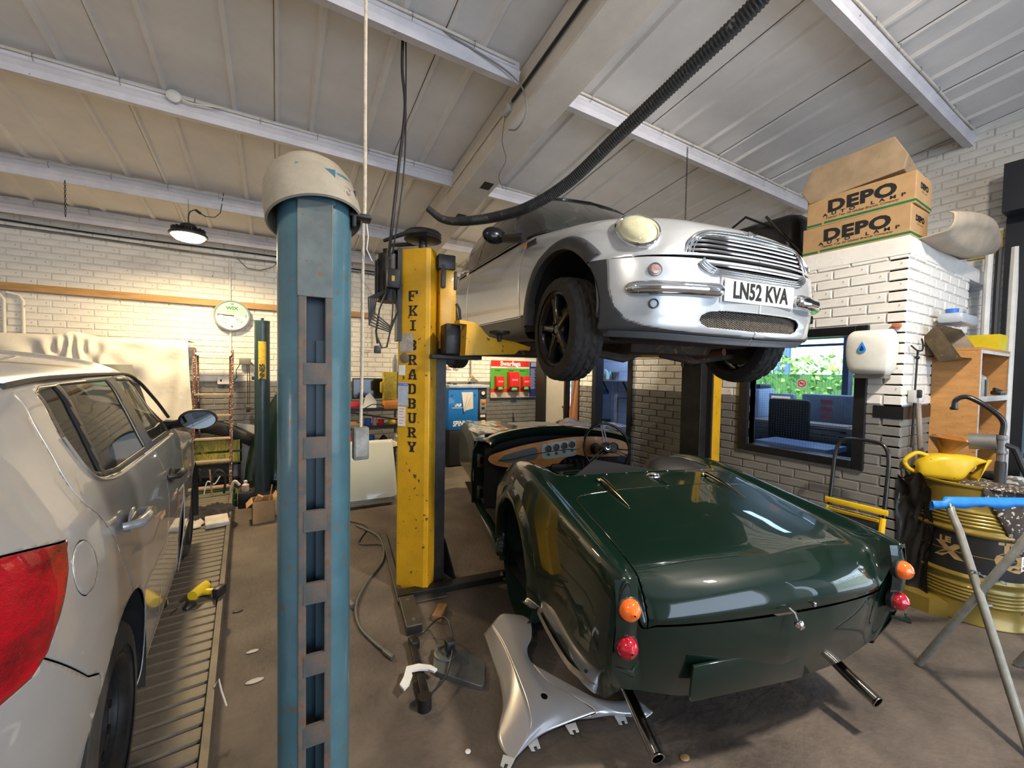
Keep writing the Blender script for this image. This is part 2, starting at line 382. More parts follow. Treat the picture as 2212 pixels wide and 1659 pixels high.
# ceiling: one base sheet + cladding panels (0.97 m sheets with three ribs each)
ROOFM=mat('roof_cladding_paint',(.74,.71,.67),.6,noise=.14,nscale=2.2,bump=.12,bscale=30)
mb=MB(); mb.add([(-4.3,-5.6,RZ(-5.6)+.06),(6.2,-5.6,RZ(-5.6)+.06),(6.2,6.6,RZ(6.6)+.06),(-4.3,6.6,RZ(6.6)+.06),(-4.3,-5.6,RZ(-5.6)+.12),(6.2,-5.6,RZ(-5.6)+.12),(6.2,6.6,RZ(6.6)+.12),(-4.3,6.6,RZ(6.6)+.12)],[(0,1,2,3),(4,5,6,7),(0,1,5,4),(1,2,6,5),(2,3,7,6),(3,0,4,7)])
ceil=mb.build('ceiling',ROOFM,smooth=None); tag(ceil,'pale painted ribbed metal roof lining',kind='structure')
prof=[(0.004,-.006),(.006,0),(.02,0),(.035,.022),(.235,.022)]
def rib(c): return [(c-.030,0),(c-.014,-.024),(c+.014,-.024),(c+.030,0)]
pr=[(.002,-.010),(.010,-.024),(.026,-.024),(.042,0)]+rib(.27)+rib(.70)+[(.93,0),(.945,-.006),(.968,-.006),(.968,.02)]
pm=MB(); G=[]
for y in (-5.5,-3.5,-1.5,.5,2.5,4.5,6.55): G.append([(x,y,RZ(y)+z+.0) for x,z in pr])
pm.grid(G); pme=pm.mesh('roof_panel',30); pme.materials.append(ROOFM)
for i in range(-4,7):
    x=i*.97
    o=bpy.data.objects.new('roof_panel',pme); lk(o,ceil); o.location=(x-.02,0,0)
# purlins with conduits clipped on
PURL=mat('purlin_paint',(.62,.60,.63),.55,noise=.16,nscale=6,spots=(.25,.2,.17),thr=.72)
def purlin(y,x0,x1,h,name,label,kx=None):
    s=.135; zt=RZ(y)-.024
    p=[(0,0),(.05,-.006),(.05,-.012),(.006,-.006),(.006,-h*.35),(-.012,-h*.5),(.006,-h*.65),(.006,-h+.012),(.06,-h+.02),(.075,-h+.04),(.079,-h+.036),(.064,-h+.008),(.0,-h),(0,-h*.68),(-.02,-h*.5),(0,-h*.32)]
    mb=MB(); G=[[(x,y+a,zt+b) for a,b in p] for x in (x0,x1)]; mb.grid(G,cv=True); mb.add(G[0],[tuple(range(len(p)))]); mb.add(G[1],[tuple(range(len(p)))[::-1]])
    o=mb.build(name,PURL,smooth=None); tag(o,label,kind='structure')
    pts=[(x,y-.012+.003*math.sin(x*5.1),zt-.022+.003*math.sin(x*3.3)) for x in np.arange(x0+.02,x1,.12)]
    c=MB().tube(pts,.009,7).build('conduit',CREAMC,o)
    cl=MB(); 
    for x in np.arange(x0+.3,x1-.1,.42): cl.tube([(x,y+.0,zt),(x,y-.027,zt-.012),(x,y-.027,zt-.04),(x,y-.002,zt-.055)],.0022,5)
    cl.build('clip',STEEL,o)['kind']='stuff'
    return o
for i,(y,a,b,h,t) in enumerate([(3.93,-4.2,1.56,.15,'white roof purlin left of the rafter, third bay'),(5.36,-4.2,1.58,.16,'white roof purlin above the hanging lamp'),(2.55,-4.2,1.50,.15,'white roof purlin left of the rafter with looped cable'),
     (2.55,1.86,XW,.15,'white roof purlin right of the rafter over the raised car'),(3.93,1.86,XW,.15,'white roof purlin behind the raised car'),(1.20,1.86,XW,.15,'white roof purlin right of the rafter near the boxes'),(5.36,1.86,XW,.15,'white roof purlin at the back right'),(1.2,-4.2,1.5,.15,'white roof purlin over the left lift'),(-.2,-4.2,XW,.15,'white roof purlin above the camera'),(6.27,-4.2,XW,.16,'white eaves purlin along the back wall')]):
    purlin(y,a,b,h,'trim_%d'%(i+10),t)
# rafter (boxed portal beam) running down the slope
RAFM=mat('rafter_paint',(.62,.57,.50),.6,noise=.14,nscale=4,bump=.15,spots=(.3,.25,.2),thr=.73)
xl,xr=1.55,1.85
G=[]
for y in (-5.5,6.48):
    zt=RZ(y)-.01; dz=.30
    G.append([(xl,y,zt),(xl,y,zt-dz+.012),(xl+.012,y,zt-dz),(xr-.012,y,zt-dz),(xr,y,zt-dz+.012),(xr,y,zt)])
mb=MB(); mb.grid(G); raf=mb.build('trim_30',RAFM,smooth=None); tag(raf,'deep boxed rafter crossing the roof slope',kind='structure')
def rb(y,d=0): return RZ(y)-.31-d
for y0,y1 in ((3.50,3.62),(4.15,4.27)):
    mb=MB(); mb.add([(1.70,y0,rb(y0,.001)),(1.80,y0,rb(y0,.001)),(1.80,y1,rb(y1,.001)),(1.70,y1,rb(y1,.001))],[(0,1,2,3)]); mb.build('slot',mat('slot_dark',(.03,.028,.025),.8),raf,smooth=None)
# ================================================================ raised silver hatchback
SILV=mat('silver_paint',(.56,.585,.61),.30,.55,coat=1.,noise=.05,nscale=30)
SILVD=mat('dull_grey_plastic',(.13,.135,.145),.5,noise=.15,nscale=12)
ARCHP=mat('grey_black_arch_plastic',(.045,.046,.048),.5,noise=.25,nscale=9)
GLASSD=mat('dark_car_glass',(.018,.026,.024),.04,spec=.8,coat=.5)
UNDER=mat('rusty_underside',(.05,.032,.022),.8,noise=.6,nscale=9,spots=(.16,.07,.03),thr=.62)
DARK=mat('dark_void',(.010,.010,.011),.85)
LENSY=mat('yellowed_headlamp_lens',(.66,.64,.42),.12,noise=.15,nscale=20,coat=1.,bump=.35,bscale=16)
AMBER=mat('amber_lens',(.85,.16,.01),.15,coat=1.,noise=.3,nscale=60)
RIMB=mat('gloss_black_wheel',(.008,.008,.009),.22,coat=.3,spec=.3)
def tyre(mb_name,R,w,rr,parent,x0=0.,m=RUBBER,nth=168):
    """tyre around local x axis; outer face at x0+w/2"""
    mb=MB(); prof=[]
    for t in np.linspace(-1,1,15):   # tread
        prof.append((t*w*.40, R-.010*abs(t)**3))
    side=[(.46,R-.022),(.495,R-.05),(.50,R-.085),(.48,(R+rr)/2-.01),(.44,rr+.02),(.42,rr+.006),(.38,rr)]
    full=[(-a*w,b) for a,b in side[::-1]]+prof+[(a*w,b) for a,b in side]
    G=[]
    for i in range(nth):
        th=2*math.pi*i/nth; row=[]
        for k,(x,r) in enumerate(full):
            rr_=r
            if 7<=k<22:
                t=(k-14)
                if t in (-4,4,0): rr_=r-.009
                elif (i+abs(t)*1)%7<2: rr_=r-.007
            elif k in (5,6,22,23) and i%4==0: rr_=r-.004
            row.append((x0+x,rr_*math.cos(th),rr_*math.sin(th)))
        G.append(row)
    mb.grid(G,cu=True); return mb.build(mb_name,m,parent,smooth=24)
def wheel_x(parent,R,w,rr,kind,side=1,mt=RIMB,tm=RUBBER):
    """wheel with its axle along x; side=+1: outer face towards +x"""
    tyre('tyre',R,w,rr,parent,m=tm)
    s=side
    def X(z): return s*z
    q=Matrix.Rotation(R_(90)*s,4,'Y')
    rim=MB(); rim.lathe([(rr,-w*.40),(rr-.006,-w*.38),(rr-.02,-w*.2),(rr-.03,.0),(rr-.022,w*.30),(rr-.004,w*.38),(rr+.008,w*.42),(rr+.004,w*.45),(rr-.006,w*.43),(rr-.018,w*.34),(rr-.03,w*.1)],48,q,cap=False)
    ro=rim.build('rim',mt,parent)
    if kind=='spoke':
        sp=MB()
        for k in range(5):
            a=2*math.pi*k/5+math.pi/2
            ca,sa=math.cos(a),math.sin(a)
            for e in (0,):
                G=[]
                for r,hw,x in ((.035,.034,w*.34),(.07,.026,w*.345),(rr*.62,.021,w*.36),(rr-.03,.030,w*.38),(rr-.008,.042,w*.33)):
                    row=[]
                    for t,dx in ((-1,-.03),(-1,0),(-.6,.010),(0,.004),(.6,.010),(1,0),(1,-.03)):
                        y=r*ca-t*hw*sa; z=r*sa+t*hw*ca; row.append((X(x+dx),y,z))
                    G.append(row)
                sp.grid(G)
        sp.build('spokes',mt,ro,smooth=50)
        hb=MB(); hb.lathe([(.082,w*.2),(.082,w*.30),(.072,w*.335),(.03,w*.33),(.026,w*.36),(.0,w*.365)],28,q); hb.build('hub',mt,ro)
    else:
        d=MB(); d.lathe([(rr-.03,w*.14),(rr-.045,w*.10),(rr-.055,w*.16),(rr-.075,w*.24),(rr-.10,w*.25),(.075,w*.12),(.055,w*.20),(.035,w*.21),(.0,w*.19)],40,q,cap=False); d.build('disc',mt,ro)
        hs=MB()
        for k in range(10):
            a=2*math.pi*k/10; rh=rr-.075; c=(X(w*.245),rh*math.cos(a),rh*math.sin(a)); hs.cyl(c,(c[0]+X(.004),c[1],c[2]),.013,10)
        hs.build('vent_hole',DARK,ro)['kind']='stuff'
    bl=MB()
    for k in range(5):
        a=2*math.pi*k/5; c=(X(w*.30 if kind=='spoke' else w*.13),.05*math.cos(a),.05*math.sin(a)); bl.cyl(c,(c[0]+X(.014),c[1],c[2]),.009,6)
    bl.build('wheel_bolts',STEEL,ro)['kind']='stuff'
    b=MB(); b.lathe([(rr-.035,-w*.1),(.05,-w*.1),(.05,w*.05),(.13,w*.05),(.13,w*.07),(.0,w*.07)],30,q,cap=False); b.build('brake_disc',DARKMET,ro)
def mirrorx(G): return [[(-p[0],p[1],p[2]) for p in r] for r in G]
CAR=thing('silver_hatchback','silver hatchback with chrome grille and black wheels raised on the yellow lift','car',(2.235,1.845,1.588),rot=(R_(0),0,R_(172)))
CAR.rotation_euler=Matrix.Rotation(R_(172),3,'Z').to_euler() if False else (Matrix.Rotation(R_(172.9),3,'Z')@Matrix.Rotation(R_(-1.8),3,'X')).to_euler()
def mini():
    P=CAR
    # clamshell bonnet with wing tops
    st=[
     [(0,-.33,.975),(.25,-.345,.97),(.48,-.39,.95),(.66,-.46,.92),(.765,-.50,.88),(.812,-.50,.80),(.84,-.50,.66),(.843,-.50,.5),(.83,-.50,.33)],
     [(0,-.15,.95),(.25,-.16,.945),(.47,-.19,.925),(.64,-.23,.895),(.75,-.26,.845),(.805,-.26,.77),(.84,-.26,.65),(.843,-.26,.5),(.83,-.26,.33)],
     [(0,.03,.92),(.25,.03,.915),(.46,.02,.895),(.62,.0,.865),(.725,.0,.815),(.795,.0,.745),(.836,.0,.64),(.842,0,.5),(.83,0,.33)],
     [(0,.20,.88),(.24,.20,.877),(.44,.19,.86),(.585,.18,.835),(.69,.17,.79),(.77,.17,.72),(.822,.17,.63),(.835,.17,.5),(.82,.17,.33)],
     [(0,.35,.84),(.24,.35,.836),(.42,.34,.822),(.55,.325,.795),(.64,.31,.745),(.725,.30,.68),(.785,.30,.61),(.812,.30,.53),(.80,.30,.40)],
     [(0,.48,.79),(.22,.475,.786),(.39,.465,.775),(.50,.445,.745),(.585,.425,.705),(.66,.405,.65),(.715,.39,.60),(.75,.385,.565),(.765,.38,.535)],
     [(0,.575,.735),(.2,.57,.73),(.36,.55,.718),(.465,.53,.69),(.55,.505,.655),(.615,.48,.62),(.665,.46,.59),(.70,.45,.568),(.715,.44,.55)],
     [(0,.635,.655),(.19,.63,.65),(.34,.61,.642),(.45,.585,.625),(.53,.56,.608),(.59,.53,.592),(.635,.505,.576),(.66,.49,.565),(.675,.48,.552)],
     [(0,.662,.565),(.19,.655,.565),(.34,.637,.563),(.45,.61,.56),(.53,.58,.558),(.59,.55,.557),(.635,.52,.556),(.66,.50,.555),(.68,.485,.552)]]
    D=surf(st,97,81)
    bm=grid_bm(D)
    arch=circle(.02,.31,.358,48)
    cut(bm,arch,(1,2),lambda c:c.z<.75)
    take(bm,lambda c:inpoly((c.y,c.z),arch) and c.z<.72)
    gr=rpoly([(-.01,.705),(.34,.690),(.43,.63),(.455,.568),(-.01,.5745)],.03)
    gr=[(.0,.705),(.20,.702),(.31,.69),(.38,.665),(.425,.62),(.45,.574),(0,.574)]
    fr=lambda c:c.y>.45
    cut(bm,gr,(0,2),fr); take(bm,lambda c:c.y>.45 and inpoly((c.x,c.z),gr))
    # headlamp hole
    Dd=D.reshape(-1,3); k_=np.argmin(((Dd-np.array([.600,.42,.705]))**2).sum(1)); i_,j_=divmod(k_,81)
    pc=Vector(D[i_,j_]); du=Vector(D[i_+9,j_]-D[i_-9,j_]).normalized(); dv=Vector(D[i_,j_+7]-D[i_,j_-7]).normalized(); nn=du.cross(dv)
    if nn.y<0: nn=-nn
    nn=(nn.normalized()+Vector((.05,.30,-.05))).normalized(); upv=-(du+dv*.55); hx_=upv.cross(nn)
    hm=basis(pc+nn*.002,hx_,upv)@Matrix.Diagonal((1.12,1.18,1.1,1))
    shell=bm_mb(bm)
    for s in (1,-1):
        mb=MB(); mb.v=[(s*v[0],v[1],v[2]) for v in shell.v]; mb.f=shell.f
        mb.build('bonnet_half',SILV,P,smooth=60,solid=.006)
    # side panel from the door back to the tail
    sd=[]
    for y,dx,b in ((-.50,0,.88),(-.75,.0,.885),(-1.1,.002,.89),(-1.5,.002,.895),(-2.0,.0,.90),(-2.4,-.01,.905),(-2.65,-.045,.91)):
        sd.append([(.765+dx,y,b),(.812+dx,y,b-.085),(.84+dx,y,.66),(.843+dx,y,.5),(.832+dx,y,.36),(.822+dx,y,.315)])
    for x,y in ((.70,-2.83),(.55,-2.93),(.30,-2.965),(0,-2.975)):
        k=x/.85
        sd.append([(x*.93,y+.05,.92),(x*.97,y+.01,.82),(x,y-.01,.66),(x*1.01,y-.02,.5),(x,y,.36),(x*.97,y+.02,.3)])
    D2=surf(sd,130,41); bm=grid_bm(D2)
    ra=circle(-2.467,.30,.345,44); cut(bm,ra,(1,2)); take(bm,lambda c:inpoly((c.y,c.z),ra) and c.x>.5)
    door=rpoly([(-.525,.885+.03),(-1.72,.93),(-1.78,.60),(-1.74,.335),(-.475,.335),(-.485,.6)],.035)
    g=offset_poly(door,.0035); cut(bm,door,(1,2)); cut(bm,g,(1,2))
    dm=take(bm,lambda c:inpoly((c.y,c.z),door) and c.x>.5)
    take(bm,lambda c:inpoly((c.y,c.z),g) and c.x>.5)
    sh=bm_mb(bm)
    for s in (1,-1):
        mb=MB(); mb.v=[(s*v[0],v[1],v[2]) for v in sh.v]; mb.f=sh.f; mb.build('side_panel',SILV,P,smooth=60,solid=.005)
        mb=MB(); mb.v=[(s*v[0],v[1],v[2]) for v in dm.v]; mb.f=dm.f; dr=mb.build('door',SILV,P,smooth=60,solid=.02)
        hb=MB(); hb.tube([(s*.835,-1.73,.875),(s*.868,-1.76,.877),(s*.87,-1.86,.879),(s*.835,-1.90,.88)],.010,8); hb.sphere((s*.828,-1.81,.872),.045,.25,1,.6); hb.build('door_handle',CHROME,dr)
        # sill
        G=[]
        for y in np.linspace(-.42,-2.09,14): G.append([(s*.828,y,.325),(s*.832,y,.30),(s*.825,y,.22),(s*.80,y,.18),(s*.72,y,.165)])
        MB().grid(G).build('sill',ARCHP,P,smooth=50)
        # arch flares
        for c,r0_,r1_,a0,a1,fx in ((.02,.352,.425,39,188,None),(-2.467,.340,.41,-18,192,.835)):
            cz=.31 if c>-1 else .30; G=[]
            for i in range(57):
                a=R_(a0+(a1-a0)*i/56); row=[]
                front=max(0,math.cos(a)) if c>-1 else 0
                for t,dx in ((0,-.035),(0,.010),(.12,.016),(.8,.013),(1.,.004),(1.0,-.02)):
                    r=(r0_+(r1_-r0_)*t)*(1+.02*front); y=c+r*math.cos(a); z=cz+r*math.sin(a)
                    if c>-1:
                        if y>.02: x=np.interp(y,[0,.17,.30,.38,.44,.50],[.843,.835,.808,.775,.735,.70])
                        else: x=.843
                        if z>.60: x-=np.interp(z,[.6,.66,.72,.76],[0,.006,.024,.05])
                    else: x=fx-(.0 if z<.6 else np.interp(z,[.6,.72],[0,.02]))-(max(0,-y-2.6)*.5)
                    row.append((s*(x+dx),y,z))
                G.append(row)
            MB().grid(G).build('arch_flare',ARCHP,P,smooth=50)
        # wheel well
        for c in (.02,-2.467):
            w=MB(); G=[[(s*xx,c+.36*math.cos(a),.31+.36*math.sin(a)) for a in np.linspace(-.15,math.pi+.15,20)] for xx in (.80,.5)]
            w.grid(G); w.add([(s*.5,c+.36*math.cos(a),.31+.36*math.sin(a)) for a in np.linspace(-.15,math.pi+.15,20)],[tuple(range(20))]); w.build('wheel_well',DARK,P)
        # headlamp
        hM=hm if s==1 else Matrix.Diagonal((-1,1,1,1))@hm
        def el(rx,ry,z,n=40): return [hM@Vector((rx*math.cos(t),ry*math.sin(t),z)) for t in np.linspace(0,2*math.pi,n,endpoint=False)]
        b=MB(); b.grid([el(.088,.125,-.03),el(.094,.131,.004),el(.092,.129,.012),el(.084,.121,.014),el(.078,.113,.006),el(.075,.109,-.01)],cv=True); hl=b.build('headlamp_ring',CHROME,P,smooth=60)
        l=MB(); l.grid([el(.079*k,.114*k,z) for k,z in ((1,.002),(.93,.016),(.78,.028),(.55,.037),(.3,.041),(.02,.043))],cv=True); l.build('headlamp_lens',LENSY,hl,smooth=80)
        # wing mirror
        mm=MB(); mm.sphere((s*.930,-.80,.955),.075,1.25,.62,.86,20,12); mo=mm.build('mirror_shell',RIMB,P,smooth=80)
        MB().tube([(s*.79,-.56,.90),(s*.83,-.62,.905),(s*.88,-.72,.92)],[.04,.036,.03],8).build('mirror_stalk',BLACK,mo)
        # side repeater grille
        iv=MB(); iv.rbox((s*.835,-.335,.795),(.012,.15,.038),.006); io=iv.build('repeater_surround',BLACK,P)
        for k in range(3): MB().box(s*.838,s*.845,-.395,-.27,.783+.010*k,.787+.010*k).build('vent_fin',BLACK,io,smooth=None)
        MB().rbox((s*.843,-.413,.797),(.012,.038,.034),.012).build('repeater_lens',AMBER,io)
    # bumper
    def nose(z): return np.interp(z,[.12,.2,.3,.4,.5,.56],[.615,.655,.672,.675,.668,.655])
    lv=[.135,.165,.205,.25,.30,.36,.42,.48,.52,.545]
    bp=[]
    for (x,dy) in ((0,0),(.12,-.003),(.25,-.012),(.38,-.028),(.50,-.058),(.60,-.105),(.68,-.165),(.745,-.24),(.795,-.33),(.822,-.42)):
        row=[]
        for z in lv:
            n=nose(z); cr=max(0,x-.45); tk=.0 if z>.25 else (.25-z)*.35
            row.append((x*(1-.05*(z<.15)-tk*.2),n+dy-tk*cr*.4,z+ (.03*(x/.82)**2 if z<.2 else 0)))
        bp.append(row)
    D3=surf(bp,90,56); bm=grid_bm(D3)
    cut(bm,arch,(1,2),lambda c:c.x>.6); take(bm,lambda c:c.x>.6 and inpoly((c.y,c.z),arch))
    intake=rpoly([(-.01,.30),(.30,.297),(.385,.262),(.385,.235),(.31,.212),(-.01,.208)],.035)
    intake=[(0,.300),(.25,.299),(.33,.290),(.37,.270),(.375,.250),(.36,.232),(.32,.216),(0,.209)]
    cut(bm,intake,(0,2)); take(bm,lambda c:inpoly((c.x,c.z),intake))
    lg=[(0,.53),(.385,.53),(.372,.512),(.345,.497),(.31,.488),(0,.486)]
    cut(bm,lg,(0,2)); take(bm,lambda c:inpoly((c.x,c.z),lg))
    pr_=[(0,.462),(.268,.462),(.272,.345),(0,.345)]
    cut(bm,pr_,(0,2)); take(bm,lambda c:inpoly((c.x,c.z),pr_))
    flp=[(.760,.56),(.757,.40),(.742,.31),(.70,.245),(.62,.212),(.50,.196),(.30,.186),(0,.182),(0,.05),(.95,.05),(.95,.56)]
    cut(bm,flp,(0,2)); lip=take(bm,lambda c:c.z<.168+.03*(c.x/.82)**2 and c.x<.74)
    flm=take(bm,lambda c:inpoly((c.x,c.z),flp))
    lip0=(lambda *a:None)(bm,lambda c:c.z<.178+.03*(c.x/.82)**2)
    sh=bm_mb(bm)
    for s in (1,-1):
        mb=MB(); mb.v=[(s*v[0],v[1],v[2]) for v in sh.v]; mb.f=sh.f; mb.build('front_bumper_half',SILV,P,smooth=60,solid=.006)
        mb=MB(); mb.v=[(s*v[0],v[1],v[2]) for v in lip.v]; mb.f=lip.f; mb.build('bumper_lip_half',SILVD,P,smooth=60,solid=.006)
        mb=MB(); mb.v=[(s*(v[0]+.006),v[1]+.004,v[2]) for v in flm.v]; mb.f=flm.f; mb.build('bumper_flare',ARCHP,P,smooth=60,solid=.012)
        # chrome overrider bar, indicator and blank
        pts=[];
        for x in np.linspace(.275,.715,34):
            dy=np.interp(x,[0,.12,.25,.38,.50,.60,.68,.745],[0,-.003,-.012,-.028,-.058,-.105,-.165,-.24]); pts.append((s*x,.690+dy,.392))
        pts=np.array(pts); n=len(pts); rad=[.036*math.sqrt(max(.12,1-((abs(i-(n-1)/2)/((n-1)/2))**16))) for i in range(n)]
        MB().tube([tuple(p) for p in pts],rad,14).build('chrome_bumper_bar',CHROME,P,smooth=70)
        nrm=Vector((s*.42,.9,.05)).normalized(); q=nrm.to_track_quat('Z','Y').to_matrix().to_4x4()
        o_=Matrix.Translation((s*.60,.563,.482))@q
        ir=MB(); ir.lathe([(.034,-.01),(.034,.004),(.030,.006),(.029,-.004)],26,o_,cap=False); irr=ir.build('indicator_ring',SILVD,P)
        MB().lathe([(.029,-.002),(.02,.006),(0,.008)],26,o_).build('indicator_lens',mat('clear_pink_lens',(.45,.30,.26),.12,coat=1.,noise=.5,nscale=70),irr)
        o_=Matrix.Translation((s*.605,.570,.318))@q
        ir=MB(); ir.lathe([(.024,-.01),(.024,.004),(.019,.005),(.018,-.012),(0,-.012)],24,o_,cap=False); ir.build('fog_lamp_blank',BLACK,P)
        # suspension arm and tie rod
        a=MB(); a.tube([(s*.10,-.12,.10),(s*.30,-.02,.06),(s*.66,.0,.10)],[.028,.03,.022],8); a.build('suspension_arm',UNDER,P)
    # recessed dark backing behind grille, intake, plate
    bk=MB()
    def yb(x,z,off): return nose(z)-.16*x*x-.9*max(0,abs(x)-.38)**1.5-off
    for z0,z1,w,off,zt in ((.485,.575,.44,.05,0),(.20,.31,.42,.06,0)):
        bk.grid([[(x,yb(x,.5,off),z) for x in np.linspace(-w,w,17)] for z in (z0,z1)])
    bk.grid([[(x,np.interp(z,[.57,.65,.71],[.60,.585,.54])-.2*x*x,z) for x in np.linspace(-.46,.46,17)] for z in np.linspace(.55,.72,6)])
    bk.build('grille_backing',DARK,P)
    def gy(x,z): return np.interp(z,[.565,.655,.735],[.662,.635,.575])-.16*x*x-.55*max(0,abs(x)-.34)**1.3
    def bar(z,w,r,name='grille_bar',par=P,sq=1.):
        MB().tube([(x,gy(x,z)-.004 if z>.56 else yb(x,z,.004),z) for x in np.linspace(-w,w,25)],r,8).build(name,CHROME,par)
    for z,w in ((.684,.315),(.662,.365),(.639,.395),(.615,.412),(.590,.428)): bar(z,w,.0085)
    # thick chrome surround, two beads
    so=MB()
    for d,r in ((0,.010),(.020,.007),(.036,.004)):
        pts=[]
        for x,z in [(.455-d,.572),(.437-d,.615),(.405-d,.652),(.345-d*.8,.684-d*.4),(.24,.702-d*.9),(0,.71-d*.9)]:
            pts.append((x,gy(x,z)+.002,z))
        pts=pts+[(-p[0],p[1],p[2]) for p in pts[-2::-1]]
        so.tube([tuple(p) for p in crom(pts,60)],r,8)
    so.build('grille_surround',CHROME,P,smooth=70)
    lo=MB(); lgr=[(.395,.528),(.388,.512),(.368,.496),(.335,.483),(.29,.476),(0,.472)]
    for d,r in ((0,.007),(.013,.006),(.025,.005)):
        pts=[(x-d*.8,yb(x-d,z,-.004),z+d*.8) for x,z in lgr]; pts=pts+[(-p[0],p[1],p[2]) for p in pts[-2::-1]]; lo.tube([tuple(p) for p in crom(pts,60)],r,8)
    lo.build('lower_grille_trim',CHROME,P,smooth=70)
    bar(.522,.36,.010,'lower_grille_bar')
    # honeycomb intake mesh
    hx=MB(); a=.0072; hgt=a*math.sqrt(3)
    def hy(x): return nose(.25)-.16*x*x-.022
    for i in range(-33,34):
        for j in range(9):
            x=i*1.5*a*1.02; z=.2125+(j+(.5 if i%2 else 0))*hgt*.78
            if abs(x)>.372-.9*max(0,abs(z-.255)-.025): continue
            for k in (0,1,2):
                p=(x+a*math.cos(R_(60*k)),z+a*.78*math.sin(R_(60*k))); q=(x+a*math.cos(R_(60*k+60)),z+a*.78*math.sin(R_(60*k+60)))
                w=.0011; dx,dz=q[0]-p[0],q[1]-p[1]; l=math.hypot(dx,dz); ox,oz=-dz/l*w,dx/l*w
                hx.add([(p[0]+ox,hy(x),p[1]+oz),(q[0]+ox,hy(x),q[1]+oz),(q[0]-ox,hy(x),q[1]-oz),(p[0]-ox,hy(x),p[1]-oz),(p[0]+ox,hy(x)-.006,p[1]+oz),(q[0]+ox,hy(x)-.006,q[1]+oz),(q[0]-ox,hy(x)-.006,q[1]-oz),(p[0]-ox,hy(x)-.006,p[1]-oz)],[(0,1,2,3),(0,4,5,1),(2,6,7,3)])
    hx.build('intake_mesh',mat('corroded_mesh_metal',(.42,.36,.30),.4,.7,noise=.4,nscale=40),P,smooth=None)['kind']='stuff'
    # number plate
    pl=MB(); pl.rbox((0,.672,.402),(.52,.008,.111),.004); po=pl.build('number_plate',mat('plate_white',(.80,.80,.78),.3,coat=.4),P)
    MB().box(-.275,.275,.655,.664,.342,.465).build('plate_recess',SILV,P)
    M=basis((0,.6775,.402),(-1,0,0),(0,0,1))
    text('LN52 KVA',M,.112,INK,po,'plate_lettering',.001,.80,.0032,space=1.04)
    # emblem
    e=MB(); e.lathe([(.020,0),(.02,.006),(.012,.008),(0,.008)],20,basis((0,.597,.722),(-1,0,0),(0,-.6,.8))); 
    for s in (1,-1): e.add([(s*.02,.595,.728),(s*.062,.588,.738),(s*.058,.590,.732),(s*.02,.598,.716)],[(0,1,2,3)])
    e.build('bonnet_emblem',CHROME,P)
    # greenhouse
    base=[(0,-.33,.975),(.30,-.35,.97),(.56,-.42,.945),(.70,-.52,.925),(.765,-.80,.905),(.775,-1.3,.905),(.775,-1.9,.91),(.755,-2.4,.92),(.64,-2.72,.93),(.35,-2.83,.935),(0,-2.85,.935)]
    top=[(0,-.92,1.385),(.28,-.945,1.378),(.48,-1.0,1.36),(.565,-1.08,1.345),(.59,-1.25,1.345),(.60,-1.5,1.345),(.60,-1.95,1.345),(.585,-2.3,1.335),(.51,-2.50,1.33),(.28,-2.58,1.34),(0,-2.60,1.345)]
    G=[]
    for b,t in zip(base,top):
        b=np.array(b); t=np.array(t); m=(b+t)/2+np.array([.018 if b[0]>.3 else 0,.02 if b[1]>-.6 else 0,.008]); G.append([tuple(b),tuple(m),tuple(t),tuple(t*np.array([.93,1,1])+np.array([0,-.03 if b[1]>-.6 else 0,.022]))])
    D4=surf(G,120,31); bm=grid_bm(D4,mirror=True)
    # pane regions
    panes={'side_glass':rpoly([(-.80,.935),(-1.13,1.315),(-1.66,1.32),(-1.68,.94)],.03),'quarter_glass':rpoly([(-1.75,.945),(-1.74,1.32),(-2.28,1.31),(-2.42,.96)],.04)}
    for k,pg in panes.items():
        cut(bm,pg,(1,2),lambda c:abs(c.x)>.45); 
    gl=take(bm,lambda c:abs(c.x)>.45 and any(inpoly((c.y,c.z),pg) for pg in panes.values()))
    fs=[(-.66,.985),(.66,.985),(.515,1.355),(-.515,1.355)]
    ws=rpoly([(-.655,.945),(.655,.945),(.50,1.358),(-.50,1.358)],.05)
    cut(bm,ws,(0,2),lambda c:c.y>-1.2 and abs(c.x)<.75)
    gl2=take(bm,lambda c:c.y>-1.15 and inpoly((c.x,c.z),ws))
    bm_mb(bm).build('window_frame',BLACKC,P,smooth=60,solid=.012)
    side_panes(gl,P); gl2.build('windscreen',WSG,P,smooth=60)
    # roof
    tp=[tuple(np.array(t)*np.array([.93,1,1])+np.array([0,-.03 if b[1]>-.6 else 0,.022])) for b,t in zip(base,top)]
    rf=crom(tp,60); ctr=np.array([0,-1.75,1.425]); G=[]
    for k in (0,.15,.35,.6,.85,1.): G.append([tuple((p*(1-k)+ctr*k)+np.array([0,0,.022*(1-(1-k)**2)*0+.0])) for p in rf])
    mb=MB(); mb.grid(G); mb.grid(mirrorx(G)); mb.build('roof',SILV,P,smooth=60)
    # interior: dash, seats
    i=MB(); i.rbox((0,-.72,.90),(1.25,.30,.14),.05); i.build('dashboard',mat('grey_trim',(.10,.11,.105),.7),P)
    for s in (1,-1):
        q=MB(); q.rbox((s*.36,-1.55,.92),(.44,.14,.66),.06); q.rbox((s*.36,-1.58,1.27),(.24,.09,.16),.04); q.build('front_seat',mat('seat_cloth',(.05,.055,.055),.9),P)
    t_=[(-.36+.17*math.cos(a),-.98-.06*math.sin(a),1.0+.17*math.sin(a)) for a in np.linspace(0,2*math.pi,24,endpoint=False)]
    sw=MB(); sw.tube(t_,.014,8,close=True); sw.cyl((-.36,-.98,1.),(-.36,-.82,.95),.03); sw.build('steering_wheel',BLACK,P)
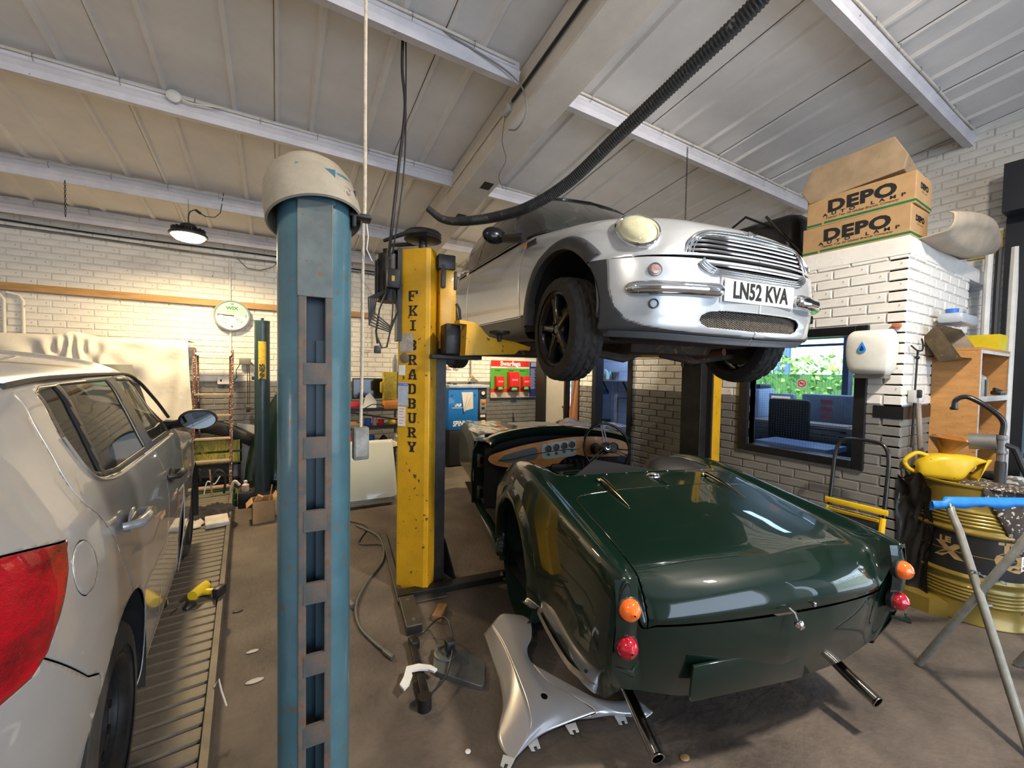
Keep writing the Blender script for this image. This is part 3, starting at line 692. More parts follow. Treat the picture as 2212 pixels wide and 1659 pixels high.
    # underbody
    u=MB(); u.rbox((0,-1.3,.20),(1.30,2.9,.10),.03); u.rbox((0,.28,.20),(1.10,.55,.08),.03); u.rbox((0,-.05,.14),(.72,.34,.10),.03)
    u.cyl((.0,-.3,.13),(.0,-2.5,.14),.03); u.rbox((0,-2.5,.16),(.85,.45,.14),.05); u.cyl((-.45,-2.72,.15),(.45,-2.72,.15),.09,16); u.build('underbody',UNDER,P)
    b=MB(); b.tube([(-.34,.20,.12),(-.30,-.05,.09),(-.46,-.10,.06)],[.025,.03,.025],8); b.build('front_subframe_arm',mat('rust',(.12,.04,.02),.8,noise=.4),P)
    k=MB(); k.rbox((0,-.05,.62),(.9,.9,.3),.05); k.build('engine_bay',DARK,P)
    for (x,y,st_) in ((.745,0,7),(-.745,0,7),(.745,-2.467,0),(-.745,-2.467,0)):
        w=thing('wheel',None,None,(x,y,.215)); w.parent=P; del_=w
        w.rotation_euler=(R_(12),0,R_(-4) if y==0 else 0)
        wheel_x(w,.307,.190,.212,'spoke',1 if x>0 else -1)
BLACKC=mat('window_frame_black',(.012,.012,.013),.25,coat=.5)
WSG=mat('windscreen_glass',(.10,.125,.115),.03,spec=.8,trans=.75,coat=.3)
def side_panes(gl,P):
    for s in (1,-1):
        for k in (1,-1):
            m=MB(); m.v=list(gl.v); m.f=[f for f in gl.f if sum(gl.v[i][0] for i in f)*s>0 and (sum(gl.v[i][1] for i in f)/len(f)+1.71)*k>0]
            u=sorted({i for f in m.f for i in f}); d={a:b for b,a in enumerate(u)}; m.v=[m.v[i] for i in u]; m.f=[tuple(d[i] for i in f) for f in m.f]; m.build('side_glass',GLASSD,P,smooth=60)
mini()
# ================================================================ green sports car body
GRN=mat('racing_green_paint',(.0035,.014,.009),.35,.0,coat=1.,spec=.15,noise=.06,nscale=3,crough=.02)
GRND=mat('green_inner',(.012,.035,.022),.45,noise=.3,nscale=6)
BURR=mat('varnished_dash_wood',(.48,.20,.045),.3,noise=.35,nscale=7,stretch=(1,3,3),coat=.5)
REDL=mat('red_lens',(.42,.006,.02),.12,coat=1.,noise=.3,nscale=80)
ORL=mat('orange_lens',(.95,.16,.015),.12,coat=1.,noise=.15,nscale=80)
SPT=thing('sports_car','dark green open sports car body without wheels, tail towards the camera','car',(1.696,.843,0.03),R_(-15.7))
def sport():
    P=SPT
    xs=lambda *a:a
    rows=[
     (.85,[(0,.925),(.25,.92),(.45,.908),(.56,.898),(.61,.893),(.665,.905),(.712,.87),(.752,.70),(.755,.45),(.72,.25)]),
     (.70,[(0,.902),(.25,.898),(.45,.886),(.56,.877),(.61,.870),(.667,.890),(.712,.85),(.748,.68),(.752,.44),(.72,.24)]),
     (.50,[(0,.872),(.25,.868),(.45,.856),(.56,.847),(.61,.842),(.67,.866),(.712,.828),(.742,.66),(.745,.43),(.71,.232)]),
     (.25,[(0,.838),(.25,.835),(.45,.822),(.555,.811),(.61,.806),(.67,.842),(.708,.80),(.734,.63),(.735,.41),(.70,.235)]),
     (.08,[(0,.812),(.25,.807),(.44,.79),(.55,.772),(.605,.766),(.668,.823),(.702,.78),(.724,.61),(.722,.42),(.68,.29)])]
    st=[[(x,y,z) for x,z in r] for y,r in rows]
    st.append([(0,-.02,.778),(.25,-.01,.77),(.44,.005,.75),(.545,.02,.728),(.595,.03,.712),(.660,-.01,.808),(.694,-.01,.765),(.712,.005,.60),(.705,.02,.43),(.65,.045,.33)])
    st.append([(0,-.072,.735),(.25,-.062,.728),(.43,-.04,.705),(.535,-.015,.685),(.585,.0,.665),(.655,-.03,.798),(.688,-.03,.755),(.704,-.015,.60),(.696,.005,.45),(.64,.03,.35)])
    st.append([(0,-.098,.675),(.25,-.088,.67),(.43,-.062,.655),(.53,-.036,.642),(.58,-.015,.632),(.653,-.04,.792),(.684,-.038,.75),(.70,-.022,.60),(.69,-.002,.46),(.635,.025,.36)])
    st.append([(0,-.095,.632),(.25,-.085,.630),(.43,-.06,.624),(.53,-.034,.618),(.578,-.013,.612),(.652,-.042,.788),(.682,-.04,.748),(.698,-.025,.60),(.688,-.004,.465),(.632,.023,.362)])
    D=surf(st,121,82); bm=grid_bm(D)
    lid=[(0,.67),(.50,.665),(.545,.645),(.567,.60),(.560,.3),(.552,-.02),(.55,-.2),(0,-.2)]
    lid=[(0,.672)]+rpoly([(.03,.672),(.568,.660),(.556,-.25),(.03,-.25)],.07)[6:12]+[(.556,-.25),(0,-.25)]
    fl=lambda c:c.z>.60 and c.x<.62
    g=offset_poly(lid,.004); g=[(max(-.01,p[0]),p[1]) for p in g]
    cut(bm,lid,(0,1),fl); cut(bm,g,(0,1),fl)
    lm=take(bm,lambda c:fl(c) and inpoly((c.x,c.y),lid))
    take(bm,lambda c:fl(c) and inpoly((c.x,c.y),g))
    mb=MB(); 
    for s in (1,-1):
        b=len(mb.v); mb.v+=[(s*v[0],v[1],v[2]+.002) for v in lm.v]; mb.f+=[tuple(b+i for i in (f if s==1 else f[::-1])) for f in lm.f]
    me=mb.build('boot_lid',GRN,P,smooth=60,solid=.012); LID=me
    sh=bm_mb(bm)
    # forward part of the rear quarter: deck behind cockpit, round to the door shut line
    fr=[ [(x,.85,z) for x,z in rows[0][1]],
      [(0,.875,.930),(.25,.88,.926),(.42,.90,.918),(.52,.935,.912),(.575,.98,.912),(.650,1.02,.928),(.715,1.0,.885),(.760,.98,.72),(.765,.98,.46),(.735,.98,.26)],
      [(0,.885,.905),(.25,.89,.900),(.41,.915,.895),(.505,.96,.893),(.56,1.06,.915),(.645,1.20,.93),(.715,1.18,.882),(.762,1.16,.72),(.768,1.16,.46),(.74,1.16,.27)],
      [(0,.89,.88),(.25,.895,.875),(.40,.92,.87),(.495,.98,.87),(.555,1.20,.905),(.635,1.40,.905),(.705,1.38,.865),(.755,1.34,.72),(.762,1.34,.46),(.74,1.34,.24)],
      [(0,.90,.86),(.25,.90,.855),(.40,.93,.85),(.49,1.0,.85),(.56,1.35,.865),(.625,1.58,.845),(.69,1.56,.815),(.742,1.52,.70),(.755,1.50,.46),(.74,1.50,.20)],
      [(0,.90,.85),(.25,.90,.845),(.40,.93,.84),(.49,1.0,.84),(.57,1.5,.80),(.62,1.74,.75),(.675,1.74,.73),(.730,1.72,.64),(.748,1.70,.44),(.74,1.70,.17)]]
    D2=surf(fr,70,82); b2=grid_bm(D2)
    arch=[(1.14+.372*math.cos(a),.345+(.372 if math.sin(a)>0 else .165)*math.sin(a)) for a in np.linspace(0,2*math.pi,52,endpoint=False)]
    for b in (bm,b2):
        cut(b,arch,(1,2),lambda c:c.x>.66); take(b,lambda c:c.x>.66 and inpoly((c.y,c.z),arch))
    sh=bm_mb(bm); sh2=bm_mb(b2)
    for s in (1,-1):
        for q in (sh,sh2):
            pass
    for s in (1,-1):
        mb=MB()
        for q in (sh,sh2):
            b=len(mb.v); mb.v+=[(s*v[0],v[1],v[2]) for v in q.v]; mb.f+=[tuple(b+i for i in f) for f in q.f]
        mb.build('rear_wing',GRN,P,smooth=60,solid=.004)
        # flared arch lip
        G=[]
        for i in range(64):
            a=R_(-48+274*i/63); row=[]
            ca,sa=math.cos(a),math.sin(a)
            for t,dx in ((0,-.05),(0,.022),(.10,.032),(.24,.030),(.5,.016),(.85,.0),(1.,-.014)):
                r=.366+.13*t*(1 if sa>-.2 else .6); y=1.14+r*ca; z=.345+(r if sa>0 else r*.46)*sa
                x=np.interp(y,[.25,.50,.70,.85,1.0,1.16,1.5,1.7],[.730,.742,.748,.755,.765,.768,.757,.745])
                if z>.60: x-=np.interp(z,[.60,.68,.76,.84,.9],[0,.006,.020,.045,.08])
                if z<.35: x-=np.interp(z,[.0,.35],[.035,0])
                row.append((s*(x+dx),y,z))
            G.append(row)
        MB().grid(G).build('wheel_arch_lip',GRN,P,smooth=70)
        # inner well: back wall and bulkhead
        w=MB(); ring=[(1.14+.37*math.cos(a),.345+.36*math.sin(a)) for a in np.linspace(0,2*math.pi,40,endpoint=False)]
        w.grid([[(s*x,y,z) for y,z in ring] for x in (.735,.46)],cv=True)
        w.build('wheel_well',GRND,P); 
        b=MB(); b.rbox((s*.45,1.2,.33),(.02,.16,.5),.01); b.rbox((s*.56,1.32,.42),(.10,.10,.16),.02); b.rbox((s*.60,1.0,.20),(.12,.07,.22),.02); b.cyl((s*.5,1.14,.30),(s*.66,1.14,.30),.03); b.build('hub_carrier',DARKMET,P)
        # sill, door shut pillars
        k=MB(); k.rbox((s*.70,2.28,.15),(.10,1.25,.08),.03); k.build('sill',GRN,P)
        # bright steel strip standing in for the reflection along the lower wing edge
        pts=[(.70,.248),(.60,.236),(.45,.230),(.28,.245),(.14,.30),(.04,.37)]
        c=crom([(0,y,z) for y,z in pts],24); G=[]
        for p in c:
            xx=np.interp(p[1],[0,.1,.3,.8],[.655,.69,.712,.728]); G.append([(s*(xx+.010),p[1],p[2]+.034),(s*(xx+.012),p[1],p[2]+.004),(s*(xx-.03),p[1]+.0,p[2]-.012)])
        MB().grid(G).build('wing_edge_reflection',STEEL,P,smooth=60)
        # lamps: pod flap, orange above red
        for z,m,nm,r in ((.700,ORL,'indicator_lamp',.0385),(.560,REDL,'tail_lamp',.0385)):
            n=Vector((s*.10,-1,.06)).normalized(); M=Matrix.Translation((s*.652,-.043 if z>.6 else -.033,z))@n.to_track_quat('Z','Y').to_matrix().to_4x4()
            b=MB(); b.lathe([(r+.004,-.02),(r+.005,.000),(r+.001,.004),(r-.001,.002)],26,M,cap=False); o=b.build(nm,BLACK,P)
            l=MB(); l.lathe([(r,0),(r*.98,.014),(r*.84,.026),(r*.55,.036),(r*.22,.040),(.003,.046)],26,M,cap=False); l.build('lens',m,o,smooth=60)
            if z>.6:
                e=MB()
                for q in (.35,.55,.75): e.lathe([(r*q+.0012,.047-.02*q*q),(r*q,.050-.02*q*q),(r*q-.0012,.047-.02*q*q)],20,M,cap=False)
        pd=MB(); G=[]
        for t in np.linspace(0,1,9):
            G.append([(s*(.655+.045*math.cos(a)*(1-.15*t)),-.035+.015*t-.02*math.sin(math.pi*t)+.012*abs(math.cos(a)),.80-.30*t) for a in np.linspace(math.pi,0,9)])
        pd.grid(G); pd.build('lamp_plinth',GRN,P,smooth=60)
        u=MB(); u.tube([(s*.61,-.04,.498),(s*.655,-.075,.494),(s*.70,-.04,.498)],[.006,.012,.006],8); u.build('plinth_foot',GRN,P)
        # hinge on the deck
        if True:
            hx,hy=s*.345,.745
            zf=lambda y:np.interp(y,[.25,.5,.7,.85],[.832,.866,.898,.922])
            h=MB(); h.tube([(hx,.775,zf(.775)+.012),(hx,.73,zf(.73)+.016),(hx,.60,zf(.60)+.014),(hx,.48,zf(.48)+.004)],[.014,.013,.009,.002],10); h.rbox((hx,.785,zf(.785)+.006),(.045,.02,.022),.006)
            h.build('boot_hinge',mat('tinted_chrome',(.75,.66,.45),.12,1.),P,smooth=60)
        # exhaust
        e=MB(); pts=crom([(s*.48,.55,.20),(s*.525,.28,.235),(s*.52,.18,.225),(s*.525,.05,.18),(s*.53,-.055,.150)],20)
        e.tube([tuple(p) for p in pts],.024,16,cap=False); p=Vector(pts[-1]); d=(Vector(pts[-1])-Vector(pts[-2])).normalized()
        e.lathe([(.024,-.004),(.0272,.0),(.0262,.004),(.0215,.004),(.0215,-.05)],20,Matrix.Translation(p)@d.to_track_quat('Z','Y').to_matrix().to_4x4(),cap=False)
        e.build('exhaust_pipe',mat('exhaust_steel',(.50,.48,.44),.16,1.,noise=.45,nscale=9),P,smooth=60)
    # rear panel
    T=[(0,-.095,.625),(.14,-.091,.6245),(.25,-.085,.624),(.43,-.06,.618),(.53,-.034,.612),(.585,-.012,.606),(.615,-.015,.70),(.652,-.036,.787),(.682,-.036,.748)]
    Bt=[(0,.0,.285),(.14,.0,.285),(.25,.0,.288),(.40,.005,.305),(.48,.01,.325),(.54,.015,.340),(.575,.018,.35),(.61,.02,.355),(.632,.023,.362)]
    G=[]
    for t in np.linspace(0,1,12):
        row=[]
        for a,b in zip(T,Bt):
            a=np.array(a); b=np.array(b); p=a*(1-t)+b*t; w=max(0,1-a[0]/.62); p[1]-=.035*math.sin(math.pi*t)*w
            if a[0]>.64: # follow outer edge
                o=np.array([np.interp(t,[0,.4,.75,1],[a[0],.698,.688,b[0]]),p[1],p[2]]); p=p*.0+o if a[0]>.67 else (p+o)/2
            row.append(tuple(p))
        G.append(row)
    Dr=surf(G,40,66); mb=MB(); Gr=[[tuple(p) for p in r] for r in Dr]; mb.grid(Gr); mb.grid(mirrorx(Gr),flip=True)
    mb.build('rear_panel',GRN,P,smooth=60)
    # blank dark green number plate, tilted
    v=MB(); v.rbox((-.145,-.060,.402),(.52,.012,.145),.004,rot=Matrix.Rotation(R_(6),3,'X')); v.build('blank_plate',GRN,P)
    b=MB(); b.grid([[(x,y,z) for x in np.linspace(-.42,.42,9)] for y,z in ((.03,.30),(.3,.26),(.8,.25))]); b.grid([[(x,y,z) for x in np.linspace(-.72,.72,9)] for y,z in ((.8,.25),(1.6,.14),(2.9,.13),(3.6,.16))]); b.build('floor_pan',DARK,P)
    # boot handle, catch, filler, studs
    h=MB(); h.tube([(-.02,-.105,.655),(-.02,-.128,.648),(-.015,-.132,.628)],.0045,8); h.lathe([(.004,0),(.014,.004),(.017,.012),(.014,.02),(.009,.024),(.011,.028),(0,.031)],12,Matrix.Translation((-.015,-.13,.622))@Matrix.Rotation(R_(115),4,'X')); h.build('boot_handle',CHROME,LID)
    h=MB(); h.rbox((.10,-.105,.655),(.012,.012,.018),.004); h.build('catch',CHROME,LID)
    f=MB(); f.lathe([(.040,0),(.040,.008),(.034,.014),(.030,.022),(.012,.026),(0,.027)],28,Matrix.Translation((.0,.80,.912))@Matrix.Rotation(R_(-7),4,'X')); f.build('filler_cap',CHROME,P)
    for x in (-.50,-.40,-.27,-.14,.0,.14,.27,.40,.50):
        y=.862+.25*max(0,abs(x)-.25)**1.5*1.2
        s_=MB(); s_.sphere((x,y,.929-.06*x*x*1.0),.006,1,1,.7,8,6); s_.build('hood_stud',CHROME,P)
    # cockpit interior
    rim=crom([(-.555,1.45,.865),(-.53,1.15,.90),(-.48,.97,.895),(-.38,.915,.895),(-.2,.893,.905),(0,.885,.912),(.2,.893,.905),(.38,.915,.895),(.48,.97,.895),(.53,1.15,.90),(.555,1.45,.865)],60)
    tub=MB(); tub.grid([[(p[0],p[1]-.002,p[2]) for p in rim],[(p[0]*.96,p[1]+.03,p[2]-.10) for p in rim],[(p[0]*.94,p[1]+.06,.45) for p in rim],[(p[0]*.9,p[1]+.12,.25) for p in rim]]); tub.build('cockpit_tub',GRND,P)
    ct=MB(); ct.grid([[(x,y,.22) for x in (-.68,0,.68)] for y in (.9,2.9)]); ct.build('cockpit_floor',DARK,P)
    sb=MB()
    for cx in (-.33,.33):
        for k,(r,z0) in enumerate(((.24,.86),(.228,.845))):
            sb.tube([(cx+r*math.cos(a),1.12+.10*math.sin(a),.70+(z0-.70)*math.sin(a)**.6) for a in np.linspace(.02,math.pi-.02,20)],.011-.003*k,8)
        sb.grid([[(cx+.23*u*1.0,1.12+.08*math.sqrt(1-u*u)+.02,.45+t*(.25+.15*math.sqrt(max(0,1-u*u)))) for u in np.linspace(-1,1,15)] for t in (0,.5,1)])
    sb.build('seat_shell',GRND,P)
    bd=MB(); bd.prism([(-.38,0),(-.17,.115),(.30,.01),(.24,-.25),(-.28,-.25)],.01,basis((-.10,.985,.875),(1,.12,0),(0,.55,1))); bd.build('tunnel_board',mat('grey_board',(.014,.014,.015),.8,spec=.2),P)
    hc=MB()
    c=crom([(.10,1.02,.86),(.18,1.05,.945),(.30,1.06,.965),(.42,1.02,.945),(.52,.99,.91),(.56,.97,.895)],24)
    G=[[tuple(p),tuple(p+np.array([.0,.08,-.01])),tuple(p*np.array([1,1,0])+np.array([0,.12,.80]))] for p in c]; hc.grid(G); hc.grid([[tuple(p),(p[0],p[1]-.07,.88)] for p in c]); hc.build('folded_hood_cover',mat('black_vinyl',(.02,.018,.016),.5,noise=.3),P,smooth=70)
    # padded strip along the passenger side of the cockpit
    tt=crom([(-.50,1.02,.885),(-.545,1.15,.865),(-.575,1.35,.86),(-.58,1.55,.83),(-.575,1.62,.80)],20)
    MB().grid([[tuple(p+np.array([-.012,0,.035])),tuple(p+np.array([.02,0,.030])),tuple(p+np.array([.02,0,-.05]))] for p in tt]).build('cockpit_padding',mat('grey_padding',(.16,.17,.15),.55,noise=.2),P,smooth=70)
    # scuttle hoop and front bodywork
    def hoop(y,dz=0,w=.70,h=.14,n=31,base=.86): return [(w*math.sin(a),y-.0+.10*(1-math.cos(a)**2)*-1,base+h*math.cos(a)+dz) for a in np.linspace(-math.pi/2,math.pi/2,n)]
    G=[hoop(2.30,0,.69,.12,31,.86),hoop(2.34,.012,.705,.125,31,.865),hoop(2.42,.012,.72,.125,31,.865),hoop(2.60,-.01,.735,.12,31,.86),hoop(2.85,-.03,.74,.11,31,.85)]
    sc=MB(); sc.grid(G); sc.grid([hoop(2.30,0,.69,.12,31,.86),hoop(2.33,-.04,.67,.11,31,.86),hoop(2.50,-.06,.66,.10,31,.84)]); sc.build('scuttle',GRN,P,smooth=60)
    bk=MB(); bk.grid([[ (x,2.45,z) for x in (-.70,0,.70)] for z in (.2,.93)]); bk.build('bulkhead',DARK,P)
    fw=MB()
    rowsf=[(2.80,.80),(3.0,.83),(3.3,.86),(3.6,.875),(3.85,.87),(4.0,.80),(4.08,.66)]
    for s in (1,-1):
        st=[]
        for y,zt in rowsf:
            k=np.interp(y,[2.8,3.85,4.0,4.08],[0,0,.05,.13])
            st.append([(s*.40,y,zt-.06),(s*.52,y,zt-.03),(s*(.62-k*.3),y,zt+.01),(s*(.70-k*.7),y,zt-.01),(s*(.75-k),y,zt-.10),(s*(.765-k),y,.60),(s*(.76-k),y,.40),(s*(.745-k),y,.20 if y<3.0 else .34)])
        Gf=surf(st,40,40); MB().grid([[tuple(p) for p in r] for r in Gf]).build('front_wing',GRN,P,smooth=70,solid=.006)
        ap=MB(); ap.grid([[(s*x,2.80,z) for x in (.745,.58)] for z in (.17,.45,.80)]); ap.tube([(s*.752,2.79,.17),(s*.762,2.79,.45),(s*.75,2.79,.70),(s*.70,2.79,.81),(s*.62,2.79,.80)],.012,8); ap.build('door_pillar',GRND,P)
        for z in (.60,.27):
            hp=MB(); hp.rbox((s*.665,2.785,z),(.09,.012,.14),.004); ho=hp.build('hinge_plate',mat('bare_alloy_plate',(.32,.32,.30),.35,.8,noise=.5,nscale=30),P)
            MB().rbox((s*.665,2.775,z),(.035,.014,.07),.004).build('hinge_slot',DARK,ho)
        bpz=MB(); bpz.tube([(s*.60,1.75,.20),(s*.62,1.78,.45),(s*.61,1.76,.70),(s*.56,1.62,.80)],.010,8); bpz.grid([[(s*x,1.76,z) for x in (.735,.60)] for z in (.17,.45,.70)]); bpz.build('door_shut_pillar',GRND,P)
    bn=MB(); bn.grid([[(x,y,z+.07*math.cos(x*2.2)) for x in np.linspace(-.42,.42,13)] for y,z in ((2.85,.82),(3.3,.80),(3.7,.76),(4.0,.66))]); bn.build('bonnet',GRN,P,smooth=70)
    # dashboard
    M=basis((0,2.20,.0),(1,0,0),(0,.06,1))
    dp=[(-.70,.72),(-.68,.765),(-.58,.80),(-.40,.845),(-.2,.878),(0,.905),(.2,.915),(.42,.905),(.60,.87),(.69,.82),(.70,.76),(.62,.72),(.30,.72),(.13,.745),(.02,.715),(-.08,.655),(-.30,.64),(-.52,.655),(-.64,.68)]
    dpc=[tuple(p) for p in crom(dp,90,closed=True)]
    db=MB(); db.prism(dpc,.018,M); DB=db.build('wooden_dashboard',BURR,P)
    gx=[(-.62,.715),(-.56,.765),(-.42,.80),(-.27,.832),(-.245,.80),(-.245,.745),(-.27,.715),(-.42,.700),(-.54,.698)]
    gb=MB(); gb.prism(rpoly(gx,.02),.006,M@Matrix.Translation((0,0,.018))); go=gb.build('glovebox_lid',mat('grey_green_lid',(.06,.068,.062),.4),DB)
    MB().tube([M@Vector(p) for p in ((-.62,.722,.03),(-.50,.725,.032),(-.30,.765,.032),(-.10,.79,.035),(.05,.80,.035),(.16,.80,.04))],.0035,6).build('loose_wire',BLACK,DB)
    gp=MB(); gp.prism(rpoly([(-.21,.73),(-.205,.855),(.13,.895),(.135,.745),(.10,.735),(-.16,.715)],.025),.006,M@Matrix.Translation((0,0,.018))); gp.build('gauge_panel',mat('brushed_gauge_panel',(.30,.33,.29),.45,.3,noise=.3,nscale=25),DB)
    for k in range(4):
        cx=-.145+.078*k; cz=.815+.010*k
        q=M@Matrix.Translation((cx,cz,.024)); g_=MB(); g_.lathe([(.030,0),(.030,.010),(.026,.012),(.025,.004),(0,.004)],22,q); g=g_.build('gauge',BLACK,DB)
        MB().lathe([(.0305,.008),(.0305,.011),(.0275,.013)],22,q,cap=False).build('gauge_bezel',STEEL,g)
        MB().lathe([(.010,0),(.012,.012),(0,.014)],12,M@Matrix.Translation((cx,cz-.055,.024))).build('switch_knob',BLACK,DB)
    for cx,cz,r in ((.33,.80,.052),(.52,.80,.052)):
        q=M@Matrix.Translation((cx,cz,.018)); g_=MB(); g_.lathe([(r,0),(r,.012),(r-.006,.015),(r-.008,.006),(0,.006)],28,q); g_.build('dial_opening',BLACK,DB)
    # steering wheel
    SW=basis((.32,1.98,.855),(1,-.05,0),(0,.35,1)); w=MB(); R=.215
    w.tube([SW@Vector((R*math.cos(a),R*math.sin(a),0)) for a in np.linspace(0,2*math.pi,56,endpoint=False)],.0115,10,close=True); wo=w.build('steering_wheel',RIMB,P,smooth=70)
    for k in range(3):
        a=R_(96+120*k); d=Vector((math.cos(a),math.sin(a),0)); n=Vector((-d.y,d.x,0))
        for e in (-1,1): 
            sp=MB(); sp.tube([SW@(d*.035+n*e*.013),SW@(d*.205+n*e*.010)],.006,6); sp.build('spoke',STEEL,wo)
    hb=MB(); hb.lathe([(.050,-.03),(.052,0),(.040,.022),(.0,.026)],26,SW); hb.build('wheel_boss',BLACK,wo); MB().lathe([(.024,.026),(.024,.029),(.018,.030),(.018,.027)],24,SW,cap=False).build('boss_ring',CHROME,wo)
    cl=MB(); cl.cyl(SW@Vector((0,0,-.02)),SW@Vector((0,0,-.30)),.028); cl.rbox(tuple(SW@Vector((0,0,-.12))),(.10,.10,.08),.02); cl.tube([SW@Vector((.05,0,-.07)),SW@Vector((.24,-.02,-.06))],.006,6); cl.build('steering_column',BLACK,P)
    un=MB()
    for k in range(10):
        x=-.15+.06*k; un.tube([(x,2.25,.70),(x+.03*random.uniform(-1,1),2.2,.60),(x+.05*random.uniform(-1,1),2.3,.45)],.008,6)
    un.rbox((.02,2.25,.62),(.28,.1,.10),.02); un.cyl((.13,2.15,.66),(.13,2.20,.66),.02); un.build('underdash_wiring',DARKMET,P)['kind']='stuff'
sport()
# plastic sheets and rags on the bonnet of the sports car
def crumple(name,label,cat,M,w,d,h,m,n=26,seed=1,group=None):
    rs=np.random.RandomState(seed); ph=rs.rand(10)*6.3; fx=rs.rand(10)*9+2; fy=rs.rand(10)*9+2
    G=[]
    for i in range(n):
        row=[]
        for j in range(n):
            u=i/(n-1)*2-1; v=j/(n-1)*2-1; e=1+.12*math.sin(5*math.atan2(v,u)+ph[0]); z=0
            for k in range(8): z+=math.sin(fx[k]*u+fy[k]*v+ph[k])/8
            q=max(0,1-max(abs(u),abs(v))**3)
            row.append(M@Vector((u*w/2*e,v*d/2*e,.004+h*(.30+.75*abs(z))*q**.5)))
        G.append(row)
    o=MB().grid(G).build(name,m,smooth=80); tag(o,label,cat,group); return o
PLASTIC=mat('clear_plastic_sheet',(.62,.64,.64),.12,noise=.3,nscale=8,coat=1.,alpha=.75)
WM=Matrix.Translation((1.714,.839,.03))@Matrix.Rotation(R_(-15.7),4,'Z')
crumple('plastic_sheet','crumpled clear plastic sheet over the left front wing of the green sports car','plastic sheet',WM@Matrix.Translation((-.50,3.35,.855)),.46,1.0,.06,PLASTIC,seed=3)
crumple('paper_sheet','creased white paper sheet lying across the green sports car bonnet','paper',WM@Matrix.Translation((.05,3.2,.89)),.55,.55,.03,mat('creased_paper',(.62,.60,.56),.7),seed=5)
crumple('rag','crumpled white and pink rag on the scuttle of the green sports car','rag',WM@Matrix.Translation((.20,2.50,.985)),.26,.22,.09,mat('pinkish_rag',(.55,.36,.36),.8,col2=(.6,.56,.5),nscale=12),seed=9)
